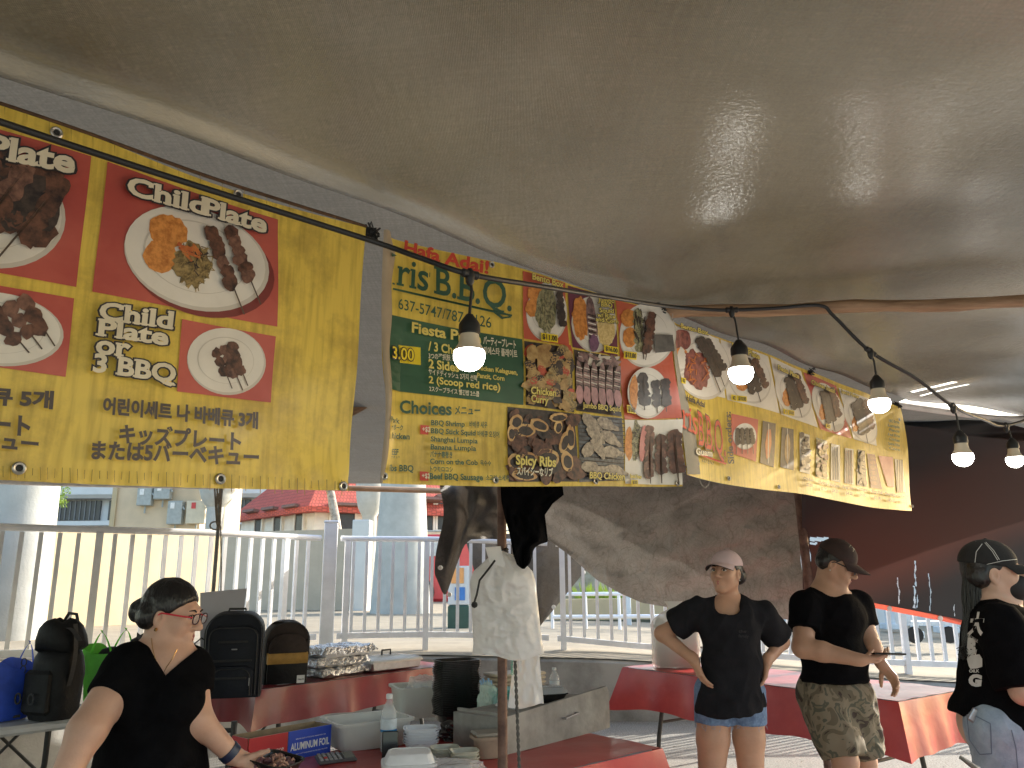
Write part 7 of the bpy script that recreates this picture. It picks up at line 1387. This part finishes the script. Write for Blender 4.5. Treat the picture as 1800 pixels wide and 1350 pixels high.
# the tray she holds
c = J(484, 1346, Y0 + .03) + Vector((0, 0, -.012)); r3 = rotm(R(4), R(6), R(-28)); L_ = loc(c, r3); tr = thing('held_tray', 'black tray of grilled seafood held in the hand of the woman in red glasses', 'food tray', tuple(c)); m = MB(); m.loft(tray_rings(L_, .165, .125, .036)); m.build('tray', m_trayb, tr, True, 35)
m_sq = M('squid_purple', (.22, .09, .10), .3, col2=(.05, .02, .03), scale=40, spec=.7); m_sqp = M('squid_pale', (.55, .33, .25), .35, col2=(.35, .16, .12), scale=30)
m = MB(); r_ = random.Random(5)
for k in range(9): a = r_.uniform(0, 3); q = Vector((r_.uniform(-.05, .05), r_.uniform(-.035, .035), .018 + .006 * r_.random())); m.tube([L_(*(q + Vector((math.cos(a) * s_, math.sin(a) * s_, .006 * math.sin(s_ * 90))))) for s_ in (-.026, -.012, 0, .012, .024)], [.004, .011, .012, .010, .004], 8)
m.build('squid', m_sq, tr, True); m = MB()
for k in range(14): a = r_.uniform(0, 6.28); q = Vector((r_.uniform(-.055, .055), r_.uniform(-.04, .04), .03)); m.tube([L_(*(q + Vector((math.cos(a + s_ * 20) * s_, math.sin(a + s_ * 20) * s_, .008 * math.sin(s_ * 160))))) for s_ in (0, .01, .02, .03)], [.004, .0035, .003, .001], 6)
m.build('tentacles', m_sqp, tr, True)
# ---------------------------------------------------------------- woman in the pink cap
Y1 = 4.22; t = thing('person', 'woman in a pale pink cap and dark grey T-shirt, hands on hips', 'person', (P(1284, 1200, Y1).x, Y1, 0))
H = Head(J(1276, 1006, Y1), (-.66, -.74, .10), .885); B = SDF(); H.face(B); nb = J(1283, 1062, Y1 + .02); B.cone(H(0, -.025, -.05), nb, .044, .052, .03)
shL, shR = J(1226, 1076, Y1 + .02), J(1340, 1080, Y1 + .02); elL, elR = J(1164, 1114, Y1 + .10), J(1374, 1128, Y1 + .12); wrL, wrR = J(1220, 1160, Y1 - .04), J(1348, 1162, Y1 + .0)
B.cone(nb, shL, .045, .045, .04); B.cone(nb, shR, .045, .045, .04); B.ell(J(1283, 1095, Y1 + .02), (.14, .085, .12), None, .04); B.ell(J(1284, 1150, Y1 + .01), (.125, .09, .12), None, .05); B.ell(J(1284, 1215, Y1 + .02), (.150, .105, .12), None, .05)
B.cone(shL, elL, .046, .038, .02); B.cone(elL, wrL, .038, .026, .02); B.cone(shR, elR, .046, .038, .02); B.cone(elR, wrR, .038, .026, .02)
hand(B, wrL, (.28, -.35, -.95), (1, .2, .25), 1, .25, .86, thumb=(.5, -.8, .1)); hand(B, wrR, (-.28, -.25, -.95), (-1, .2, .3), -1, .25, .86, thumb=(.5, -.8, .1))
legs = [(J(1256, 1235, Y1 + .02), J(1250, 1378, Y1), .088, .060), (J(1313, 1235, Y1 + .02), J(1321, 1378, Y1 + .02), .084, .058)]
for h_, kn, r0, r1 in legs: an = Vector((kn.x, kn.y + .02, .08)); B.cone(h_, lerp(h_, kn, .45), r0, r0 * .90, .025); B.cone(lerp(h_, kn, .45), kn, r0 * .90, r1, .02); cf = lerp(kn, an, .35) + Vector((0, .015, 0)); B.cone(kn, cf, r1 * .92, r1 * .95, .02); B.cone(cf, an, r1 * .92, .036, .02)
body2 = solid(B, 'body', m_skB, t, .0045, 2)
T = SDF(); T.cone(nb + Vector((0, .02, -.025)), shL + Vector((-.01, 0, .005)), .056, .058, .05); T.cone(nb + Vector((0, .02, -.025)), shR + Vector((.01, 0, .005)), .056, .058, .05); T.ell(J(1283, 1100, Y1 + .01), (.158, .12, .14), None, .05); T.ell(J(1285, 1165, Y1), (.148, .12, .15), None, .06); T.ell(J(1284, 1245, Y1), (.172, .14, .20), None, .06)
T.cyl(shL, lerp(shL, elL, .62), .062, .072, .035); T.cyl(shR, lerp(shR, elR, .76), .064, .076, .035)
zh = J(1284, 1253, Y1 - .12).z; T.half((J(1284, 1253, Y1).x, Y1, zh), (.10, .12, -1), .006); T.cone(H(0, -.02, -.06), J(1279, 1068, Y1 - .045), .058, .064, .012, 's')
shirt2 = solid(T, 'shirt', m_cotG, t, .0045, 2, folds(6.5, .011, 21, .6))
T = SDF(); T.ell(J(1284, 1215, Y1 + .02), (.155, .112, .12), None, .05)
for h_, kn, r0, r1 in legs: T.cyl(h_ + Vector((0, 0, .05)), lerp(h_, kn, .26), r0 + .010, r0 + .006, .02)
solid(T, 'denim_shorts', m_denim, t, .0045, 2, folds(14, .003, 8))
m = MB(); r_ = random.Random(2)
for h_, kn, r0, r1 in legs:
    c = lerp(h_, kn, .26)
    for k in range(30): a = r_.uniform(0, 6.28); q = c + Vector((math.cos(a) * (r0 + .004), math.sin(a) * (r0 + .004), .004)); m.tube([q, q + Vector((r_.uniform(-.006, .006), 0, -.012)), q + Vector((r_.uniform(-.012, .012), 0, -.012 - .018 * r_.random()))], .0008, 4)
w = m.build('frayed_hem', m_denimL, t); w['kind'] = 'stuff'
shoes(t, [Vector((kn.x, kn.y + .02, .08)) for _, kn, _, _ in legs], (-.2, -1)); H.features(t, FM, 1, True, -.002)
hair_cap(H, t, .006, -.085, .0); m = MB(); m.tube([H(.045, -.085, -.02), H(.052, -.075, -.10), H(.045, -.06, -.16)], [.022, .014, .006], 8); m.build('hair_tail', m_hair, t, True)
m_pinkc = M('cap_pink', (.62, .47, .49), .8, .08, 10, .2, 200); cp2 = cap(H, t, m_pinkc, m_pinkc, M('cap_under_black', (.015, .015, .016), .7), low=.036, bend=.3)
for q in (-1, 1): m = MB(); m.lathe([(.001, -.004), (.004, 0), (.001, .004)], H(q * .083, -.004, -.046), 8); m.build('earring', m_thread, t, True)
bv = bvh_of(shirt2); decal(shirt2, bv, [px_text('the', (1298, 1112), (1312, 1112), 5), px_text('family', (1298, 1120), (1316, 1121), 5)], 'chest_print', M('print_faint', (.012, .012, .014), .6), shirt2)
# ---------------------------------------------------------------- man in the brown cap
Y2 = 4.48; t = thing('person', 'man in a brown cap, black T-shirt and camouflage shorts looking at a phone', 'person', (P(1468, 1200, Y2).x, Y2, 0))
H = Head(J(1472, 990, Y2), (.74, -.46, -.46), .98); B = SDF(); H.face(B); nb = J(1450, 1045, Y2 + .04); B.cone(H(0, -.03, -.04), nb, .058, .066, .03)
shL, shR = J(1416, 1066, Y2 - .04), J(1508, 1064, Y2 + .08); elL, elR = J(1411, 1138, Y2 - .12), J(1527, 1122, Y2 + .04); wrL, wrR = J(1512, 1160, Y2 - .26), J(1550, 1168, Y2 - .06)
B.cone(nb, shL, .06, .062, .05); B.cone(nb, shR, .06, .062, .05); B.ell(J(1463, 1085, Y2 + .02), (.165, .115, .15), None, .05); B.ell(J(1467, 1155, Y2 + .02), (.160, .125, .15), None, .05); B.ell(J(1467, 1215, Y2 + .03), (.170, .13, .12), None, .05)
B.cone(shL, elL, .062, .052, .03); B.cone(elL, lerp(elL, wrL, .35), .054, .050, .02); B.cone(lerp(elL, wrL, .35), wrL, .050, .031, .02); B.cone(shR, elR, .058, .048, .03); B.cone(elR, lerp(elR, wrR, .35), .048, .044, .02); B.cone(lerp(elR, wrR, .35), wrR, .044, .029, .02)
hand(B, wrL, (.95, -.1, .02), (.0, .35, 1), -1, .42, .98, thumb=(.7, .45, .7)); hand(B, wrR, (.50, -.2, -.75), (-.75, -.3, -.5), 1, .45, .98)
legs = [(J(1444, 1222, Y2 + .02), J(1486, 1338, Y2 - .06), .095, .066), (J(1492, 1222, Y2 + .05), J(1519, 1338, Y2 + .10), .092, .064)]
for h_, kn, r0, r1 in legs: an = Vector((kn.x - .01, kn.y + .03, .08)); B.cone(h_, kn, r0, r1, .03); cf = lerp(kn, an, .35) + Vector((-.01, .015, 0)); B.cone(kn, cf, r1 * .95, r1 * 1.0, .02); B.cone(cf, an, r1, .04, .02)
solid(B, 'body', m_skC, t, .0045, 2)
T = SDF(); T.cone(nb + Vector((0, .02, -.02)), shL, .070, .074, .05); T.cone(nb + Vector((0, .02, -.02)), shR, .070, .074, .05); T.ell(J(1463, 1088, Y2 + .01), (.182, .135, .15), None, .05); T.ell(J(1467, 1155, Y2 + .01), (.176, .142, .15), None, .05); T.ell(J(1467, 1210, Y2 + .02), (.190, .156, .14), None, .05)
T.cyl(shL, lerp(shL, elL, .58), .080, .082, .03); T.cyl(shR, lerp(shR, elR, .66), .074, .072, .03); T.half(J(1467, 1203, Y2 - .13), (0, 0, -1), .006); T.cone(H(0, -.03, -.05), nb + Vector((.012, -.035, .005)), .066, .071, .012, 's')
solid(T, 'shirt', m_cotB, t, .0045, 2, folds(7, .007, 33))
m_camo = bpy.data.materials.new('camouflage'); m_camo.use_nodes = True; nt = m_camo.node_tree; L = nt.links.new; tc = nd(nt, 'ShaderNodeTexCoord'); n1 = nd(nt, 'ShaderNodeTexNoise'); n1.inputs['Scale'].default_value = 9; n1.inputs['Detail'].default_value = 2.5; n1.inputs['Distortion'].default_value = 1.2; L(tc.outputs['Object'], n1.inputs['Vector'])
rp = nd(nt, 'ShaderNodeValToRGB'); rp.color_ramp.interpolation = 'CONSTANT'; e = rp.color_ramp.elements
for i, (ps, cl) in enumerate(((0, (.045, .03, .022)), (.40, (.12, .10, .065)), (.48, (.20, .165, .115)), (.57, (.085, .085, .06)), (.64, (.16, .135, .09)))):
    q = e[i] if i < 2 else e.new(ps); q.position = ps; q.color = (*cl, 1)
L(n1.outputs['Fac'], rp.inputs[0]); b_ = nt.nodes['Principled BSDF']; L(rp.outputs[0], b_.inputs['Base Color']); b_.inputs['Roughness'].default_value = .85
T = SDF(); T.ell(J(1467, 1212, Y2 + .03), (.165, .135, .12), None, .05)
for (h_, kn, r0, r1), f in zip(legs, (.93, .86)): T.cyl(h_, lerp(h_, kn, f), r0 + .034, r1 + .044, .04)
solid(T, 'camouflage_shorts', m_camo, t, .0045, 2, folds(8, .010, 41)); shoes(t, [Vector((kn.x - .01, kn.y + .03, .08)) for _, kn, _, _ in legs], (.5, -.8)); H.features(t, FM, 1.2, True)
hair_cap(H, t, .004, -.07, .004); m_bcap = M('cap_brown', (.040, .022, .020), .85, .15, 14, .2, 200); cpm = cap(H, t, m_bcap, m_bcap, m_bcap, low=.030, bend=.32, fwdlen=.09); glasses(H, t, m_black, m_black)
for q in (-1, 1): m = MB(); m.lathe([(.001, -.005), (.005, 0), (.001, .005)], H(q * .084, -.006, -.046), 8); m.build('earring', m_thread, t, True)
bv = bvh_of(cpm); decal(cpm, bv, [px_text('Pretty', (1493, 962), (1515, 966), 7, 0, (.1, -1)), px_text('Mess', (1499, 970), (1516, 974), 7, 0, (.1, -1)), px_text('In', (1511, 978), (1518, 980), 6, 0, (.1, -1))], 'cap_lettering', M('thread_cream', (.55, .48, .36), .7), cpm)
c = lerp(wrL, wrL + Vector((.1, 0, 0)), 1.0) + Vector((.035, -.025, .030)); m = MB(); m.box(c, (.150, .072, .009), rotm(R(-6), R(1), R(-8)), bev=.004); tag(m.build('smartphone', MATS['phone_black']), 'black smartphone lying flat in the hand of the man in the brown cap', 'phone')
# ---------------------------------------------------------------- woman with the ponytail
Y3 = 3.1; t = thing('person', 'woman in a black cap and face mask with a long ponytail and pale jeans', 'person', (P(1765, 1200, Y3).x, Y3, 0))
H = Head(J(1745, 1006, Y3), (.93, -.36, -.04), .93); B = SDF(); H.face(B); nb = J(1748, 1078, Y3); B.cone(H(0, -.025, -.05), nb, .046, .055, .03)
shN, shF = J(1762, 1105, Y3 - .15), J(1762, 1100, Y3 + .16); elN, elF = J(1800, 1215, Y3 - .20), J(1812, 1215, Y3 + .18); wrN, wrF = J(1905, 1250, Y3 - .16), J(1910, 1245, Y3 + .10)
B.cone(nb, shN, .05, .056, .05); B.cone(nb, shF, .05, .056, .05); B.ell(J(1766, 1130, Y3), (.115, .155, .14), None, .05); B.ell(J(1766, 1205, Y3), (.125, .145, .15), None, .05); B.ell(J(1760, 1275, Y3), (.135, .170, .13), None, .05); B.ell(J(1800, 1150, Y3), (.07, .12, .07), None, .04)
for s_, e_, w_ in ((shN, elN, wrN), (shF, elF, wrF)): B.cone(s_, e_, .054, .044, .02); B.cone(e_, w_, .044, .029, .02); hand(B, w_, (.95, 0, -.1), (0, 0, -1), 1 if e_ is elF else -1, .4, .9)
legs = [(J(1762, 1290, Y3 - .09), J(1770, 1440, Y3 - .09), .094, .062), (J(1762, 1290, Y3 + .09), J(1770, 1440, Y3 + .09), .094, .062)]
for h_, kn, r0, r1 in legs: an = Vector((kn.x - .02, kn.y, .08)); B.cone(h_, kn, r0, r1, .03); B.cone(kn, an, r1, .04, .02)
body4 = solid(B, 'body', m_skD, t, .0045, 2)
T = SDF(); T.cone(nb + Vector((-.01, 0, -.02)), shN, .062, .072, .05); T.cone(nb + Vector((-.01, 0, -.02)), shF, .062, .072, .05); T.ell(J(1766, 1130, Y3), (.135, .17, .15), None, .05); T.ell(J(1766, 1200, Y3), (.146, .165, .15), None, .05); T.ell(J(1758, 1262, Y3), (.160, .192, .12), None, .05); T.ell(J(1800, 1150, Y3), (.08, .13, .08), None, .05)
T.cyl(shN, lerp(shN, elN, .93), .082, .086, .03); T.cyl(shF, lerp(shF, elF, .93), .078, .08, .03); zz = J(1695, 1256, Y3); T.half(zz, (-.30, 0, -1), .006); T.cone(H(0, -.015, -.05), nb + Vector((.03, 0, .01)), .052, .062, .012, 's')
shirt4 = solid(T, 'shirt', m_cotB, t, .0045, 2, folds(6, .008, 51))
T = SDF(); T.ell(J(1762, 1272, Y3), (.132, .170, .13), None, .05)
for h_, kn, r0, r1 in legs: an = Vector((kn.x - .02, kn.y, .10)); T.cone(h_, kn, r0 + .01, r1 + .016, .03); T.cyl(kn, an, r1 + .016, .06, .02)
T.ell(J(1742, 1282, Y3 - .08), (.066, .085, .085), None, .05)
jeans = solid(T, 'jeans', m_denimL, t, .0045, 2, folds(9, .005, 61)); shoes(t, [Vector((kn.x - .02, kn.y, .08)) for _, kn, _, _ in legs], (1, -.1)); H.features(t, FM, 1.1, False)
bvj = bvh_of(jeans)
def seam(pts, o, bv, name, mat, parent, r=.0016):
    out = []
    for a, b in zip(pts, pts[1:]):
        for k in range(8):
            d = ray(lerp(a[0], b[0], k / 8), lerp(a[1], b[1], k / 8)).normalized(); h = bv.ray_cast(EYE, d)
            if h[0] is not None: out.append(h[0] - d * .001)
    if len(out) > 2: return MB().tube(out, r, 5).build(name, mat, parent, True)
m_seam = M('seam_blue', (.14, .18, .25), .8)
seam([(1699, 1250), (1741, 1272), (1743, 1325), (1722, 1326), (1704, 1300), (1699, 1250)], jeans, bvj, 'pocket_seam', m_seam, jeans); seam([(1778, 1283), (1786, 1315), (1790, 1360)], jeans, bvj, 'side_seam', m_seam, jeans)
d = ray(1712, 1258).normalized(); h = bvj.ray_cast(EYE, d); m = MB(); m.box(h[0] + Vector((.0, -.004, 0)), (.035, .012, .05), rotm(0, R(35), 0), bev=.005); tag(m.build('smartphone', m_zip), 'silver edged phone poking out of the back pocket of pale jeans', 'phone')
hair_cap(H, t, .010, -.08, .0); m = MB(); pt_ = [J(1738, 972, Y3), J(1720, 962, Y3), J(1712, 985, Y3), J(1708, 1030, Y3), J(1708, 1070, Y3), J(1703, 1105, Y3), J(1694, 1135, Y3)]; pp = smooth_path([tuple(q) for q in pt_], 5); rr = np.interp(np.linspace(0, 1, len(pp)), [0, .1, .3, .6, .85, 1], [.016, .024, .030, .026, .016, .003]); m.tube([Vector(q) for q in pp], [float(q) for q in rr], 14); pto = m.build('ponytail', m_hair, t, True)
r_ = random.Random(9); m = MB()
for k in range(130):
    a = r_.uniform(0, 6.28); fl = r_.uniform(.9, 1.45); m.tube([Vector(pp[i]) + Vector((math.cos(a), math.sin(a), 0)) * float(rr[i]) * (1.0 + (fl - 1) * i / len(pp)) * (1 + .06 * math.sin(i * .7 + k)) for i in range(5, len(pp))] + [Vector(pp[-1]) + Vector((r_.uniform(-.02, .01), r_.uniform(-.02, .02), -r_.uniform(.01, .05)))], .0016, 4)
w = m.build('hair_strands', m_hair, t, True); w['kind'] = 'stuff'
m_bc = M('cap_black', (.012, .012, .013), .85, .2, 14, .2, 200); cp4 = cap(H, t, m_bc, m_bc, m_bc, low=.026, bend=.25); bvc = bvh_of(cp4)
for pts in ([(1713, 995), (1716, 970), (1728, 954)], [(1712, 998), (1735, 992), (1762, 986), (1796, 982)], [(1733, 953), (1747, 968), (1758, 986)], [(1731, 954), (1744, 969), (1755, 987)]): seam(pts, cp4, bvc, 'stitching', m_thread, cp4, .0011)
decal(cp4, bvc, [([(1775, 959), (1780, 962), (1785, 958), (1788, 964), (1796, 963), (1791, 968), (1797, 975), (1788, 971), (1784, 975), (1782, 968), (1774, 967), (1779, 964)], [(0, 1, 11), (1, 2, 3), (3, 4, 5), (5, 6, 7), (7, 8, 9), (9, 10, 11), (1, 3, 5), (1, 5, 7), (1, 7, 9), (1, 9, 11)])], 'cap_emblem', m_thread, cp4)
T = SDF(); k = H.k; T.ell(H(0, .062, -.052), [q * k for q in (.063, .068, .064)], H.R); T.half(H(0, .034, 0), H.R @ Vector((0, -1, .1)), .006); T.half(H(0, .1, -.012), H.R @ Vector((0, .25, 1)), .006); mk = solid(T, 'face_mask', M('mask_black', (.012, .012, .013), .7, .15, 30), t, .003, 2)
for z0, z1 in ((-.022, .005), (-.085, -.03)): m = MB(); m.tube([H(-.055, .055, z0), H(-.071, .028, lerp(z0, z1, .5)), H(-.081, -.012, z1)], .0015, 5); m.build('ear_loop', m_black, mk, True)
for dz in (-.045, -.036, -.052): m = MB(); m.lathe([(.001, -.003), (.003, 0), (.001, .003)], H(-.085, -.012 - dz * .2, dz), 8); m.build('earring', m_thread, t, True)
bv = bvh_of(shirt4); m_gw2 = M('print_white', (.62, .61, .60), .7, .08, 30)
pol = [px_text('大', (1702, 1112), (1728, 1112), 28, .045, (.15, -1)), px_text('TALL WALK', (1700, 1118), (1719, 1130), 5, .03, (.2, -1)), px_text('B', (1699, 1147), (1715, 1150), 24, .08, (.1, -1)), px_text('GIN', (1700, 1160), (1716, 1150), 8, .05, (.2, -1)), px_text('OILK', (1704, 1182), (1722, 1182), 5, .03), px_text('G', (1702, 1204), (1725, 1206), 18, .07, (.1, -1))]
pol.append(([(1703, 1170), (1700, 1158), (1708, 1152), (1722, 1150), (1727, 1158), (1727, 1172), (1718, 1175), (1706, 1176)], [(0, 1, 2, 7), (2, 3, 6, 7), (3, 4, 5, 6)]))
decal(shirt4, bv, pol, 'back_print', m_gw2, shirt4)
seam([(1790, 1062), (1798, 1075), (1806, 1088)], body4, bvh_of(body4), 'necklace', m_gold, t, .001)
